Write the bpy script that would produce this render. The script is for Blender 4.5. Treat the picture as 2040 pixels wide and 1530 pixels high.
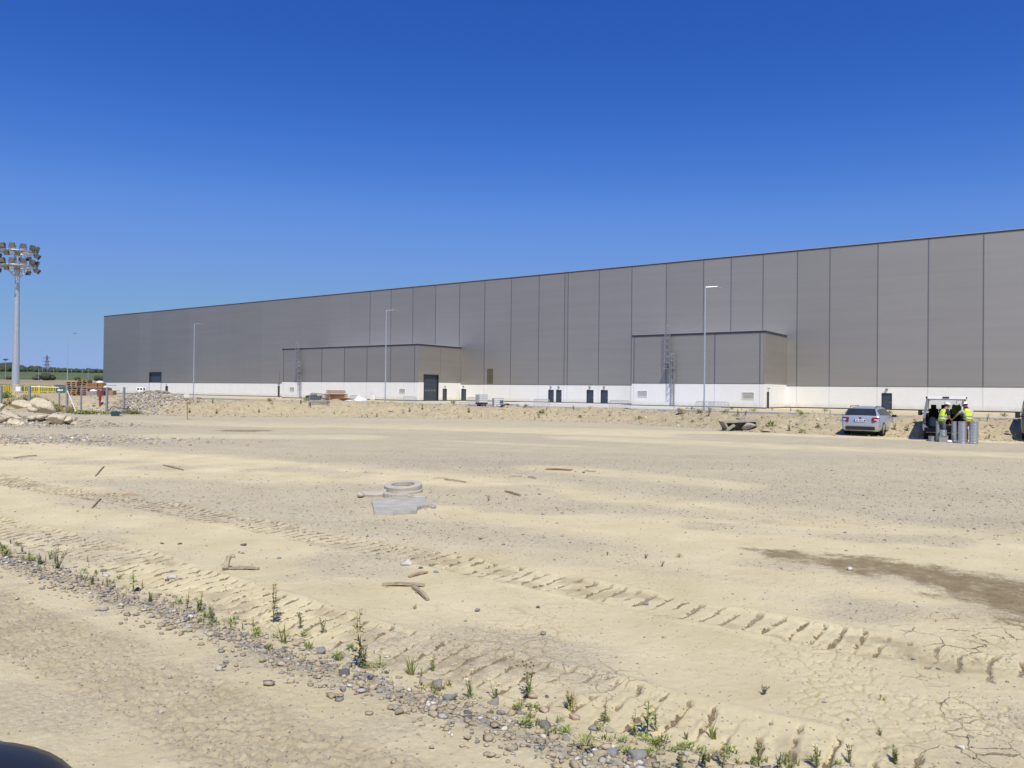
import bpy, bmesh, math, random
import numpy as np
from mathutils import Vector, Matrix, Quaternion

for _o in list(bpy.data.objects):
    bpy.data.objects.remove(_o)
random.seed(11)
RNG = np.random.default_rng(7)
scene = bpy.context.scene
COL = scene.collection
PI = math.pi

# ---------------------------------------------------------------- camera
F, ROLL, HORV, EYE = 1530.0, 0.011, 13.5, 2.1
_p = math.atan(HORV / F)
_r0, _f0, _u0 = Vector((1, 0, 0)), Vector((0, math.cos(_p), math.sin(_p))), Vector((0, -math.sin(_p), math.cos(_p)))
_ri = _r0 * math.cos(ROLL) + _u0 * math.sin(ROLL)
_ui = -_r0 * math.sin(ROLL) + _u0 * math.cos(ROLL)
cam_data = bpy.data.cameras.new('camera')
cam = bpy.data.objects.new('camera', cam_data)
COL.objects.link(cam)
cam.matrix_world = Matrix(((_ri.x, _ui.x, -_f0.x, 0), (_ri.y, _ui.y, -_f0.y, 0), (_ri.z, _ui.z, -_f0.z, EYE), (0, 0, 0, 1)))
cam_data.sensor_width = 36
cam_data.lens = 36 * F / 2040
cam_data.clip_start = 0.02
cam_data.clip_end = 12000
scene.camera = cam

# ---------------------------------------------------------------- light
SUN_DIR = Vector((0.17 * math.cos(math.radians(57)), -0.9854 * math.cos(math.radians(57)), math.sin(math.radians(57)))).normalized()
world = bpy.data.worlds.new('World')
scene.world = world
world.use_nodes = True
_nt = world.node_tree
_sky = _nt.nodes.new('ShaderNodeTexSky')
_sky.sky_type = 'NISHITA'
_sky.sun_disc = False
_sky.sun_elevation = math.asin(SUN_DIR.z)
_sky.sun_rotation = math.atan2(SUN_DIR.x, SUN_DIR.y)
_sky.altitude = 200
_sky.air_density = 1.0
_sky.dust_density = 0.3
_sky.ozone_density = 3.0
_bg = _nt.nodes['Background']
_bg.inputs['Strength'].default_value = 0.1
# grade the sky to the camera's deep saturated blue, alike in every direction
_sc = _nt.nodes.new('ShaderNodeVectorMath'); _sc.operation = 'SCALE'; _sc.inputs['Scale'].default_value = 0.08
_cv = _nt.nodes.new('ShaderNodeRGBCurve')
for _k, _pts in enumerate(([(.091, .027), (.141, .070), (.178, .120), (.231, .162), (.332, .205), (.515, .275), (.617, .295), (1, .45)],
                           [(.156, .112), (.235, .205), (.292, .277), (.366, .325), (.491, .385), (.631, .425), (1, .52)],
                           [(.287, .475), (.402, .655), (.468, .715), (.539, .715), (.617, .64), (1, .70)])):
    _c = _cv.mapping.curves[_k]
    _c.points[1].location = _pts[-1]
    for _q in _pts[:-1]: _c.points.new(*_q)
_cv.mapping.extend = 'HORIZONTAL'
_cv.mapping.update()
_s2 = _nt.nodes.new('ShaderNodeVectorMath'); _s2.operation = 'SCALE'; _s2.inputs['Scale'].default_value = 10.0
_nt.links.new(_sky.outputs['Color'], _sc.inputs[0]); _nt.links.new(_sc.outputs[0], _cv.inputs['Color'])
_nt.links.new(_cv.outputs['Color'], _s2.inputs[0]); _nt.links.new(_s2.outputs[0], _bg.inputs['Color'])
sun_data = bpy.data.lights.new('sun', 'SUN')
sun_data.energy = 5.0
sun_data.angle = math.radians(0.55)
sun_data.color = (1.0, 0.945, 0.825)
sun = bpy.data.objects.new('sun', sun_data)
COL.objects.link(sun)
sun.location = (30, -60, 90)
sun.rotation_mode = 'QUATERNION'
sun.rotation_quaternion = (-SUN_DIR).to_track_quat('-Z', 'Y')
vs = scene.view_settings
vs.view_transform = 'Standard'
vs.look = 'None'
vs.exposure = 0.0
vs.gamma = 1.0
vs.use_curve_mapping = False

# ---------------------------------------------------------------- pixel helpers (photo is 2040 x 1530)
def uv(x, y):
    a, b = x - 1020.0, y - 765.0
    return a * math.cos(ROLL) + b * math.sin(ROLL), -a * math.sin(ROLL) + b * math.cos(ROLL) - HORV
def G(x, y, z=0.0):
    u, v = uv(x, y)
    d = (EYE - z) * F / v
    return (u / F * d, d)
def AT(x, y, d):
    u, v = uv(x, y)
    return Vector((u / F * d, d, EYE - v / F * d))
def TX(x, y=780):
    return uv(x, y)[0] / F

# ---------------------------------------------------------------- noise
def _hash(xi, yi, seed):
    n = (xi * 374761393 + yi * 668265263 + seed * 144269504) & 0xFFFFFFFF
    n = ((n ^ (n >> 13)) * 1274126177) & 0xFFFFFFFF
    n = n ^ (n >> 16)
    return (n & 0xFFFF) / 65535.0
def vn(x, y, seed=0):
    x = np.asarray(x, float); y = np.asarray(y, float)
    xf, yf = np.floor(x), np.floor(y)
    fx, fy = x - xf, y - yf
    fx = fx * fx * (3 - 2 * fx); fy = fy * fy * (3 - 2 * fy)
    xi, yi = xf.astype(np.int64), yf.astype(np.int64)
    a = _hash(xi, yi, seed); b = _hash(xi + 1, yi, seed)
    c = _hash(xi, yi + 1, seed); d = _hash(xi + 1, yi + 1, seed)
    return (a + (b - a) * fx) * (1 - fy) + (c + (d - c) * fx) * fy
def fbm(x, y, o=4, seed=0):
    s = 0; amp = 0.5; tot = 0
    for k in range(o):
        s = s + amp * vn(np.asarray(x) * 2 ** k + 17.3 * k, np.asarray(y) * 2 ** k - 9.1 * k, seed + k)
        tot += amp; amp *= 0.5
    return s / tot
def sst(a, b, x):
    t = np.clip((np.asarray(x, float) - a) / (b - a), 0, 1)
    return t * t * (3 - 2 * t)
def voro_edge(x, y, seed):
    xi, yi = np.floor(x).astype(np.int64), np.floor(y).astype(np.int64)
    f1 = np.full(x.shape, 9.0); f2 = np.full(x.shape, 9.0)
    for i in (-1, 0, 1):
        for j in (-1, 0, 1):
            cx, cy = xi + i, yi + j
            d = np.hypot(cx + _hash(cx, cy, seed) - x, cy + _hash(cx, cy, seed + 5) - y)
            nf1 = np.minimum(f1, d)
            f2 = np.minimum(f2, np.maximum(f1, d)); f1 = nf1
    return f2 - f1

# ---------------------------------------------------------------- materials
MATS = {}
def mat(name, col, rough=0.7, metal=0.0, var=0.12, scale=8.0, bump=0.0, bscale=None, spec=0.4, col2=None, attr=None, vscale=None, bdist=0.02):
    if name in MATS:
        return MATS[name]
    m = bpy.data.materials.new(name)
    m.use_nodes = True
    nt = m.node_tree
    b = nt.nodes['Principled BSDF']
    b.inputs['Roughness'].default_value = rough
    b.inputs['Metallic'].default_value = metal
    b.inputs['Specular IOR Level'].default_value = spec
    tc = nt.nodes.new('ShaderNodeTexCoord')
    mp = nt.nodes.new('ShaderNodeMapping')
    if vscale:
        mp.inputs['Scale'].default_value = vscale
    nt.links.new(tc.outputs['Object'], mp.inputs['Vector'])
    no = nt.nodes.new('ShaderNodeTexNoise')
    no.inputs['Scale'].default_value = scale
    no.inputs['Detail'].default_value = 5
    no.inputs['Roughness'].default_value = 0.65
    nt.links.new(mp.outputs['Vector'], no.inputs['Vector'])
    rp = nt.nodes.new('ShaderNodeValToRGB')
    c2 = col2 if col2 else tuple(min(1, c * (1 + var)) for c in col)
    c1 = tuple(c * (1 - var) for c in col)
    rp.color_ramp.elements[0].position = 0.3
    rp.color_ramp.elements[1].position = 0.7
    rp.color_ramp.elements[0].color = (*c1, 1)
    rp.color_ramp.elements[1].color = (*c2, 1)
    nt.links.new(no.outputs['Fac'], rp.inputs['Fac'])
    out = rp.outputs['Color']
    if attr:
        at = nt.nodes.new('ShaderNodeVertexColor')
        at.layer_name = attr
        mx = nt.nodes.new('ShaderNodeMix')
        mx.data_type = 'RGBA'; mx.blend_type = 'MULTIPLY'
        mx.inputs['Factor'].default_value = 1
        nt.links.new(out, mx.inputs['A']); nt.links.new(at.outputs['Color'], mx.inputs['B'])
        out = mx.outputs['Result']
    nt.links.new(out, b.inputs['Base Color'])
    if bump:
        n2 = nt.nodes.new('ShaderNodeTexNoise')
        n2.inputs['Scale'].default_value = bscale or scale * 4
        n2.inputs['Detail'].default_value = 4
        nt.links.new(mp.outputs['Vector'], n2.inputs['Vector'])
        bp = nt.nodes.new('ShaderNodeBump')
        bp.inputs['Strength'].default_value = bump
        bp.inputs['Distance'].default_value = bdist
        nt.links.new(n2.outputs['Fac'], bp.inputs['Height'])
        nt.links.new(bp.outputs['Normal'], b.inputs['Normal'])
    MATS[name] = m
    return m

def ground_material():
    m = bpy.data.materials.new('dry_clay_ground')
    m.use_nodes = True
    nt = m.node_tree; N = nt.nodes.new; L = nt.links.new
    b = nt.nodes['Principled BSDF']
    b.inputs['Specular IOR Level'].default_value = 0.15
    tc = N('ShaderNodeTexCoord')
    at = N('ShaderNodeVertexColor'); at.layer_name = 'mask'
    sep = N('ShaderNodeSeparateColor'); L(at.outputs['Color'], sep.inputs['Color'])
    def noise(scale, det=5, rough=0.6):
        n = N('ShaderNodeTexNoise'); n.inputs['Scale'].default_value = scale
        n.inputs['Detail'].default_value = det; n.inputs['Roughness'].default_value = rough
        L(tc.outputs['Object'], n.inputs['Vector']); return n.outputs['Fac']
    def ramp(f, a, ca, bb, cb):
        r = N('ShaderNodeValToRGB'); r.color_ramp.elements[0].position = a; r.color_ramp.elements[1].position = bb
        r.color_ramp.elements[0].color = (*ca, 1); r.color_ramp.elements[1].color = (*cb, 1)
        L(f, r.inputs['Fac']); return r.outputs['Color']
    def mix(f, A, B, mode='MIX'):
        x = N('ShaderNodeMix'); x.data_type = 'RGBA'; x.blend_type = mode
        if isinstance(f, float): x.inputs['Factor'].default_value = f
        else: L(f, x.inputs['Factor'])
        L(A, x.inputs['A']); L(B, x.inputs['B']); return x.outputs['Result']
    def math_(op, a, bv):
        x = N('ShaderNodeMath'); x.operation = op; x.use_clamp = True
        for i, q in enumerate((a, bv)):
            if isinstance(q, (int, float)): x.inputs[i].default_value = q
            else: L(q, x.inputs[i])
        return x.outputs[0]
    sand = ramp(noise(0.9, 8, 0.62), 0.3, (0.53, 0.455, 0.275), 0.72, (0.65, 0.57, 0.375))
    # pebbles: per-cell tint
    vo = N('ShaderNodeTexVoronoi'); vo.inputs['Scale'].default_value = 34; L(tc.outputs['Object'], vo.inputs['Vector'])
    hs = N('ShaderNodeSeparateColor'); L(vo.outputs['Color'], hs.inputs['Color'])
    peb = ramp(hs.outputs['Red'], 0.05, (0.12, 0.108, 0.09), 0.95, (0.54, 0.49, 0.40))
    vo2 = N('ShaderNodeTexVoronoi'); vo2.inputs['Scale'].default_value = 90; L(tc.outputs['Object'], vo2.inputs['Vector'])
    hs2 = N('ShaderNodeSeparateColor'); L(vo2.outputs['Color'], hs2.inputs['Color'])
    peb2 = ramp(hs2.outputs['Green'], 0.1, (0.22, 0.19, 0.15), 0.9, (0.50, 0.445, 0.345))
    gravel = mix(0.5, peb, peb2)
    gmask = math_('MULTIPLY', sep.outputs['Red'], math_('ADD', math_('MULTIPLY', noise(7, 6, 0.7), 2.4), -0.32))
    c = mix(gmask, sand, gravel)
    bank = ramp(noise(2.5, 8, 0.7), 0.3, (0.33, 0.27, 0.165), 0.72, (0.48, 0.415, 0.28))
    c = mix(sep.outputs['Blue'], c, bank)
    soil_shade_c = ramp(noise(40, 4), 0.35, (0.17, 0.125, 0.07), 0.7, (0.29, 0.225, 0.135))
    c = mix(at.outputs['Alpha'], c, soil_shade_c)
    # thin open slits of the grouser prints and drying cracks: brown clay, inner shade painted into its colour
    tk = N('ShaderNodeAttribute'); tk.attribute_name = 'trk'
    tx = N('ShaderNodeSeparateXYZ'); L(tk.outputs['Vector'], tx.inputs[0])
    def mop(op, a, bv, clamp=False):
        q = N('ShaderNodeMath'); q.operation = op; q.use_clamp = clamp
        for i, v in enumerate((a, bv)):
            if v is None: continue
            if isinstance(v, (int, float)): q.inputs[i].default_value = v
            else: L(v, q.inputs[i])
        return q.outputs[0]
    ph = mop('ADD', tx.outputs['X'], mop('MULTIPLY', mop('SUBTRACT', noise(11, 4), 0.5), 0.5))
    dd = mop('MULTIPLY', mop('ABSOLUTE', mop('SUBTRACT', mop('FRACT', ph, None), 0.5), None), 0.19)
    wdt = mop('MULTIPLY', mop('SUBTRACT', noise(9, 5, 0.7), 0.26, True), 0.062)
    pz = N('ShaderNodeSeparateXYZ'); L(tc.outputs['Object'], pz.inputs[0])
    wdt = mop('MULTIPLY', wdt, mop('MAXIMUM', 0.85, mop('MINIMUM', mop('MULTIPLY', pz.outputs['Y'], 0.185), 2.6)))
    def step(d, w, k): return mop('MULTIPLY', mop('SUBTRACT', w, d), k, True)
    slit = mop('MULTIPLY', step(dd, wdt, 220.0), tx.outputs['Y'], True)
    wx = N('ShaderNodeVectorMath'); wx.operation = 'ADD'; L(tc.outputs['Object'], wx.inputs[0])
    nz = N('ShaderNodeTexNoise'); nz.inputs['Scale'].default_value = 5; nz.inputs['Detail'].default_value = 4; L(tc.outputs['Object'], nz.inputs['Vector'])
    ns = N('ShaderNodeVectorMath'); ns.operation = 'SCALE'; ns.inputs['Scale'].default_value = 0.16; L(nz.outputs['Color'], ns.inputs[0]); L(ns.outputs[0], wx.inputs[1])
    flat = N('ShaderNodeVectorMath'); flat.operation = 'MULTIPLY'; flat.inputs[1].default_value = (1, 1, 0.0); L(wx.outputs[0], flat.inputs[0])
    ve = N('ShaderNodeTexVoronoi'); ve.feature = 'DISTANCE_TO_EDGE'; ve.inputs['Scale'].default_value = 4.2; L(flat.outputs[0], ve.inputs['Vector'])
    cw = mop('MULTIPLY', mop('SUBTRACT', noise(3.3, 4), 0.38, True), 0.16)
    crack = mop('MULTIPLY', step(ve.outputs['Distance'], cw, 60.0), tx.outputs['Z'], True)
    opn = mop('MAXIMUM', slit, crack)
    open_shade_c = ramp(noise(60, 2), 0.3, (0.16, 0.12, 0.072), 0.7, (0.28, 0.22, 0.14))
    c = mix(opn, c, open_shade_c)
    # sparse little dark and pale crumbs everywhere
    vo3 = N('ShaderNodeTexVoronoi'); vo3.inputs['Scale'].default_value = 21; L(tc.outputs['Object'], vo3.inputs['Vector'])
    crumb = math_('MULTIPLY', math_('LESS_THAN', vo3.outputs['Distance'], 0.16), math_('GREATER_THAN', noise(3.1, 5), 0.46))
    crumbc = ramp(noise(23, 1), 0.4, (0.22, 0.19, 0.15), 0.62, (0.58, 0.53, 0.44))
    c = mix(crumb, c, crumbc)
    wetc = ramp(noise(5, 5), 0.35, (0.225, 0.172, 0.092), 0.7, (0.31, 0.245, 0.14))
    wm = math_('MULTIPLY', math_('SUBTRACT', math_('ADD', math_('MULTIPLY', sep.outputs['Green'], 0.32), math_('MULTIPLY', noise(1.9, 10, 0.8), 1.15)), 0.735), 7.0)
    c = mix(wm, c, wetc)
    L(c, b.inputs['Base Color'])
    L(ramp(wm, 0.0, (0.93,) * 3, 1.0, (0.62,) * 3), b.inputs['Roughness'])
    # relief
    h1 = noise(45, 9, 0.82)
    pd = math_('MULTIPLY', vo.outputs['Distance'], sep.outputs['Red'])
    h1 = mop('SUBTRACT', h1, mop('MULTIPLY', opn, 1.2))
    hh = N('ShaderNodeMath'); hh.operation = 'SUBTRACT'; L(h1, hh.inputs[0]); L(pd, hh.inputs[1])
    bp = N('ShaderNodeBump'); bp.inputs['Strength'].default_value = 0.7; bp.inputs['Distance'].default_value = 0.02
    L(hh.outputs[0], bp.inputs['Height']); L(bp.outputs['Normal'], b.inputs['Normal'])
    return m

# ---------------------------------------------------------------- mesh builder
class MB:
    def __init__(s): s.v = []; s.f = []
    def add(s, vs_, fs):
        o = len(s.v); s.v += [tuple(p) for p in vs_]; s.f += [tuple(i + o for i in q) for q in fs]; return s
    def box(s, c, size, rot=None):
        hx, hy, hz = size[0] / 2, size[1] / 2, size[2] / 2
        pts = [Vector((x, y, z)) for z in (-hz, hz) for x, y in ((-hx, -hy), (hx, -hy), (hx, hy), (-hx, hy))]
        if rot is not None: pts = [rot @ p for p in pts]
        c = Vector(c)
        return s.add([p + c for p in pts], [(3, 2, 1, 0), (4, 5, 6, 7), (0, 1, 5, 4), (1, 2, 6, 5), (2, 3, 7, 6), (3, 0, 4, 7)])
    def box2(s, a, b):
        return s.box([(a[i] + b[i]) / 2 for i in range(3)], [abs(b[i] - a[i]) for i in range(3)])
    def cyl(s, p0, p1, r0, r1=None, n=8, caps=True):
        r1 = r0 if r1 is None else r1
        p0, p1 = Vector(p0), Vector(p1)
        ax = (p1 - p0)
        q = ax.to_track_quat('Z', 'Y') if ax.length > 1e-9 else Quaternion()
        vs_ = []
        for p, r in ((p0, r0), (p1, r1)):
            for k in range(n):
                a = 2 * PI * k / n
                vs_.append(p + q @ Vector((r * math.cos(a), r * math.sin(a), 0)))
        fs = [(k, (k + 1) % n, n + (k + 1) % n, n + k) for k in range(n)]
        if caps: fs += [tuple(range(n - 1, -1, -1)), tuple(range(n, 2 * n))]
        return s.add(vs_, fs)
    def tube(s, pts, r, n=6):
        for a, b in zip(pts[:-1], pts[1:]): s.cyl(a, b, r, r, n)
        return s
    def lathe(s, prof, n=16, c=(0, 0, 0), rot=None):
        vs_ = []
        for r, z in prof:
            for k in range(n):
                a = 2 * PI * k / n
                p = Vector((r * math.cos(a), r * math.sin(a), z))
                vs_.append((rot @ p if rot is not None else p) + Vector(c))
        m = len(prof)
        fs = [(i * n + k, i * n + (k + 1) % n, (i + 1) * n + (k + 1) % n, (i + 1) * n + k) for i in range(m - 1) for k in range(n)]
        return s.add(vs_, fs)
    def prism(s, poly, a, b, axis=2):
        n = len(poly); vs_ = []
        for h in (a, b):
            for p in poly:
                q = [p[0], p[1]]; q.insert(axis, h); vs_.append(q)
        return s.add(vs_, [tuple(range(n - 1, -1, -1)), tuple(range(n, 2 * n))] + [(k, (k + 1) % n, n + (k + 1) % n, n + k) for k in range(n)])
    def mesh(s, name, m, smooth=False):
        me = bpy.data.meshes.new(name)
        me.from_pydata(s.v, [], s.f)
        me.materials.append(m)
        if smooth: me.polygons.foreach_set('use_smooth', [True] * len(me.polygons))
        me.update()
        return me
    def build(s, name, m, parent=None, loc=(0, 0, 0), rz=0.0, smooth=False, fix=True):
        me = s.mesh(name, m, smooth)
        if fix:
            bm = bmesh.new(); bm.from_mesh(me); bmesh.ops.recalc_face_normals(bm, faces=bm.faces); bm.to_mesh(me); bm.free()
        return obj(name, me, parent, loc, rz)
def obj(name, me, parent=None, loc=(0, 0, 0), rz=0.0):
    o = bpy.data.objects.new(name, me); COL.objects.link(o)
    o.location = loc; o.rotation_euler = (0, 0, rz)
    if parent: o.parent = parent
    return o
def tag(o, label, cat, group=None, kind=None):
    if label: o['label'] = label
    if cat: o['category'] = cat
    if group: o['group'] = group
    if kind: o['kind'] = kind
    return o
def thing(name, label, cat, loc=(0, 0, 0), rz=0.0, group=None):
    o = bpy.data.objects.new(name, None); COL.objects.link(o)
    o.empty_display_size = 0.2
    o.location = loc; o.rotation_euler = (0, 0, rz)
    return tag(o, label, cat, group)
def dup(o, loc=None, rot=None, label=None, group=None, scale=None, parent=None):
    c = o.copy(); COL.objects.link(c)
    if parent: c.parent = parent
    if loc is not None: c.location = loc
    if rot is not None: c.rotation_euler = rot
    if scale is not None: c.scale = scale
    if label: c['label'] = label
    if group: c['group'] = group
    for ch in list(o.children): dup(ch, parent=c)
    return c
def npmesh(name, V, Fc, m, smooth=False, col=None):
    me = bpy.data.meshes.new(name)
    V = np.ascontiguousarray(V, dtype=np.float32); Fc = np.ascontiguousarray(Fc, dtype=np.int32)
    k = Fc.shape[1]
    me.vertices.add(len(V)); me.vertices.foreach_set('co', V.ravel())
    me.loops.add(Fc.size); me.loops.foreach_set('vertex_index', Fc.ravel())
    me.polygons.add(len(Fc)); me.polygons.foreach_set('loop_start', np.arange(0, Fc.size, k, dtype=np.int32))
    me.polygons.foreach_set('loop_total', np.full(len(Fc), k, dtype=np.int32))
    if smooth: me.polygons.foreach_set('use_smooth', np.ones(len(Fc), dtype=bool))
    me.materials.append(m)
    if col is not None:
        a = me.color_attributes.new('mask', 'FLOAT_COLOR', 'POINT')
        a.data.foreach_set('color', np.ascontiguousarray(col, dtype=np.float32).ravel())
    me.update(); me.validate()
    return me

# ================================================================ TERRAIN
_foot = [(-300, 819), (0, 820), (220, 821), (330, 827), (450, 831), (600, 830), (900, 834), (1100, 839), (1300, 847), (1500, 860), (1700, 868), (2040, 880), (2500, 897)]
_ft = np.array([G(*p) for p in _foot])
_ftt = _ft[:, 0] / _ft[:, 1]
def foot(t): return np.interp(t, _ftt, _ft[:, 1])
_edge = np.array([G(*p) for p in [(-500, 960), (-150, 1060), (0, 1105), (150, 1150), (300, 1195), (450, 1255), (600, 1310), (750, 1355), (880, 1400), (1050, 1455), (1200, 1500), (1400, 1545), (1700, 1610), (2300, 1760)]])
def edge_sd(x, y):                      # > 0 on the gravel track nearest the camera
    ye = np.interp(x, _edge[:, 0], _edge[:, 1])
    return (ye + 0.16 * (vn(np.asarray(x) * 1.3, np.asarray(x) * 0, 71) - 0.5) - y) * 0.79
TRACKS = [[(-200, 905), (60, 965), (300, 1006), (480, 1040), (850, 1112), (1250, 1188), (1500, 1235), (1750, 1283), (2040, 1340), (2500, 1450)],
          [(-250, 990), (0, 1045), (250, 1108), (480, 1188), (700, 1262), (930, 1312), (1200, 1382), (1450, 1448), (1700, 1505), (2000, 1600)]]
TRACKS = [np.array([G(*p) for p in t]) for t in TRACKS]
def track_sq(poly, x, y):
    best = np.full(x.shape, 1e9); S = np.zeros(x.shape); s0 = 0.0
    for a, b in zip(poly[:-1], poly[1:]):
        d = b - a; L = math.hypot(*d); d = d / L
        rx, ry = x - a[0], y - a[1]
        s = np.clip(rx * d[0] + ry * d[1], 0, L)
        q = np.hypot(rx - s * d[0], ry - s * d[1])
        m = q < best
        best = np.where(m, q, best); S = np.where(m, s0 + s, S); s0 += L
    return S, best
WET = np.array([G(*p) for p in [(1500, 1094), (1620, 1112), (1760, 1132), (1880, 1150), (1960, 1172), (2080, 1195), (2300, 1230)]])
WETR = [0.35, 0.75, 1.0, 0.95, 1.25, 1.7, 1.8]
_wall_n = (0.5829, 0.8126)
P0 = G(1640, 814)
def wall_off(x, y):                     # metres in front of the warehouse wall
    return (P0[0] - x) * _wall_n[0] + (P0[1] - y) * _wall_n[1]
def H(x, y, fine=True):
    x = np.asarray(x, float); y = np.asarray(y, float)
    yy = np.maximum(y, 0.5); t = x / yy
    yard = 1 - sst(34, 46, y)
    h = yard * (0.10 * (fbm(x * 0.16, y * 0.16, 3, 3) - 0.5) + 0.03 * (fbm(x * 0.9, y * 0.9, 3, 4) - 0.5))
    yf = foot(t) + 1.6 * (fbm(x * 0.22, y * 0.05, 3, 8) - 0.5)
    d = y - yf
    hb = np.interp(t, [-0.7, -0.3, 0.2, 0.6], [1.12, 1.06, 0.82, 0.8]) * (0.88 + 0.3 * fbm(x * 0.13, x * 0 + 3.3, 3, 9))
    rise = sst(0, 2.9, d)
    back = 1 - sst(4.2, 9.0, d)
    plate = 1 - sst(104, 122, y)
    w = sst(-0.455, -0.50, t) if False else 1 - sst(-0.505, -0.46, t)
    bk = hb * rise * (back * (1 - w) + plate * w)
    rough = rise * (back * (1 - w) + plate * w * (1 - sst(75, 90, y)))
    h = h + bk + rough * (0.5 * (fbm(x * 0.7, y * 0.7, 4, 12) - 0.5) + 0.22 * (fbm(x * 2.6, y * 2.6, 3, 13) - 0.5)) * (d < 9)
    h = h + 0.55 * np.exp(-(((x + 28.6) / 3.2) ** 2 + ((y - 63.2) / 3.0) ** 2)) * (0.7 + 0.6 * fbm(x * 0.8, y * 0.8, 3, 15))
    # mound under the limestone boulders
    h = h + 0.42 * np.exp(-(((x + 25.8) / 3.6) ** 2 + ((y - 42.5) / 2.2) ** 2)) * (0.8 + 0.4 * fbm(x * 1.5, y * 1.5, 3, 16))
    sd = edge_sd(x, y)
    near = y < 30
    h = h + near * (0.055 * sst(-0.12, 0.28, sd) - 0.05 * np.exp(-((sd + 0.42) / 0.3) ** 2))
    return h
def relief(x, y, want_soil_shade=False):
    """fine relief of the nearer yard: grouser prints, cracks, clods"""
    h = np.zeros(x.shape); soil_shade = np.zeros(x.shape); TP = np.zeros(x.shape); TA = np.zeros(x.shape); TG = np.zeros(x.shape)
    sd = edge_sd(x, y)
    off = 1 - sst(-0.35, 0.0, sd)
    for k, tr in enumerate(TRACKS):
        S, q = track_sq(tr, x, y)
        per = 0.19
        ph = S / per + 0.9 * (fbm(x * 0.9, y * 0.9, 2, 30 + k) - 0.5) + 0.35 * (fbm(x * 5, y * 5, 2, 31) - 0.5)
        dd = (ph - np.floor(ph) - 0.5) * per
        inside = 1 - sst(0.27, 0.36, q + 0.10 * (fbm(x * 5, y * 5, 2, 33) - 0.5))
        amp = (0.35 + 0.65 * sst(0.30, 0.5, fbm(x * 0.8 + 4, y * 0.8, 3, 40 + k))) * inside * off
        sg = 0.015 + 0.0011 * y
        wob = 0.65 + 0.7 * fbm(x * 9, y * 9, 2, 44)
        gate = sst(0.30, 0.42, fbm(x * 4.5 + 2 * k, y * 4.5, 3, 43))
        wd = 0.011 + 0.0011 * y
        slit = (1 - sst(wd * 0.5, wd * 1.6, np.abs(dd))) * gate
        h += amp * (-0.03 * wob * slit + 0.006 * np.exp(-((dd - 0.035) / 0.02) ** 2))
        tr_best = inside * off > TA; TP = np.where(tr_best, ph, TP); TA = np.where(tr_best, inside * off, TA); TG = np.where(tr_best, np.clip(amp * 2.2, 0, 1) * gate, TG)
        soil_shade = np.maximum(soil_shade, 0.3 * inside * off * sst(0.55, 0.75, fbm(x * 3, y * 3, 3, 46)))
        h += inside * off * (-0.012 + 0.022 * (fbm(x * 16, y * 16, 2, 47) - 0.5) * amp)
        h += 0.018 * off * np.exp(-((q - 0.37) / 0.05) ** 2) * sst(0.45, 0.7, fbm(x * 1.6, y * 1.6, 3, 49 + k))
    # drying cracks, more and wider towards the right foreground
    xw = x + 0.10 * (fbm(x * 4, y * 4, 3, 52) - 0.5); yw = y + 0.10 * (fbm(x * 4 + 9, y * 4, 3, 53) - 0.5)
    e = voro_edge(xw / 0.30, yw / 0.30, 61) * 0.30
    e2 = voro_edge(xw / 0.13, yw / 0.13, 67) * 0.13
    cm = off * sst(0.56, 0.70, fbm(x * 0.45 + 7, y * 0.45, 3, 55)) * (1 - sst(6, 9.5, y)) * (0.25 + 0.75 * sst(-0.5, 2.0, x))
    h += -0.008 * cm * (1 - sst(0.003, 0.02, e))
    cm2 = off * sst(0.52, 0.66, fbm(x * 0.8 + 1, y * 0.8 + 3, 3, 57)) * (1 - sst(7, 10, y))
    h += cm2 * (-0.014 * (1 - sst(0.002, 0.012, e2)) + 0.006 * (vn(np.floor(xw / 0.13), np.floor(yw / 0.13), 3) - 0.5))
    soil_shade = np.maximum(soil_shade, 0.35 * cm2 * (1 - sst(0.003, 0.010, e2)))  # shade in the fine cracks, painted as darker brown
    # crumbly clods on the gravel track
    road = sst(0.0, 0.3, sd)
    band = sst(0.6, 0.85, sd + 0.3 * (fbm(x * 1.2, y * 1.2, 3, 58) - 0.5)) * (1 - sst(1.35, 1.6, sd))
    cl = fbm(x * 26, y * 26, 3, 59)
    h += road * (0.007 + 0.036 * band) * (cl - 0.5)
    h += (0.006 * (fbm(x * 7, y * 7, 3, 60) - 0.5) + 0.009 * (fbm(x * 24, y * 24, 2, 62) - 0.5)) * (1 - sst(14, 24, y))
    return (h, soil_shade, np.stack([TP, TG, cm], -1)) if want_soil_shade else h
_ln = np.array([G(*p) for p in [(-300, 872), (0, 884), (350, 905), (700, 935), (1000, 962), (1300, 990), (1700, 1025), (2040, 1062), (2400, 1110)]]); _lt = _ln[:, 0] / _ln[:, 1]
SANDS = [(np.array([G(*p) for p in [(1080, 932), (1280, 950), (1450, 968)]]), 0.9), (np.array([G(*p) for p in [(1150, 872), (1500, 886), (2100, 910)]]), 1.6), (np.array([G(*p) for p in [(350, 868), (700, 872)]]), 1.8), (np.array([G(*p) for p in [(0, 930), (250, 945), (600, 955)]]), 1.1)]
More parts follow.
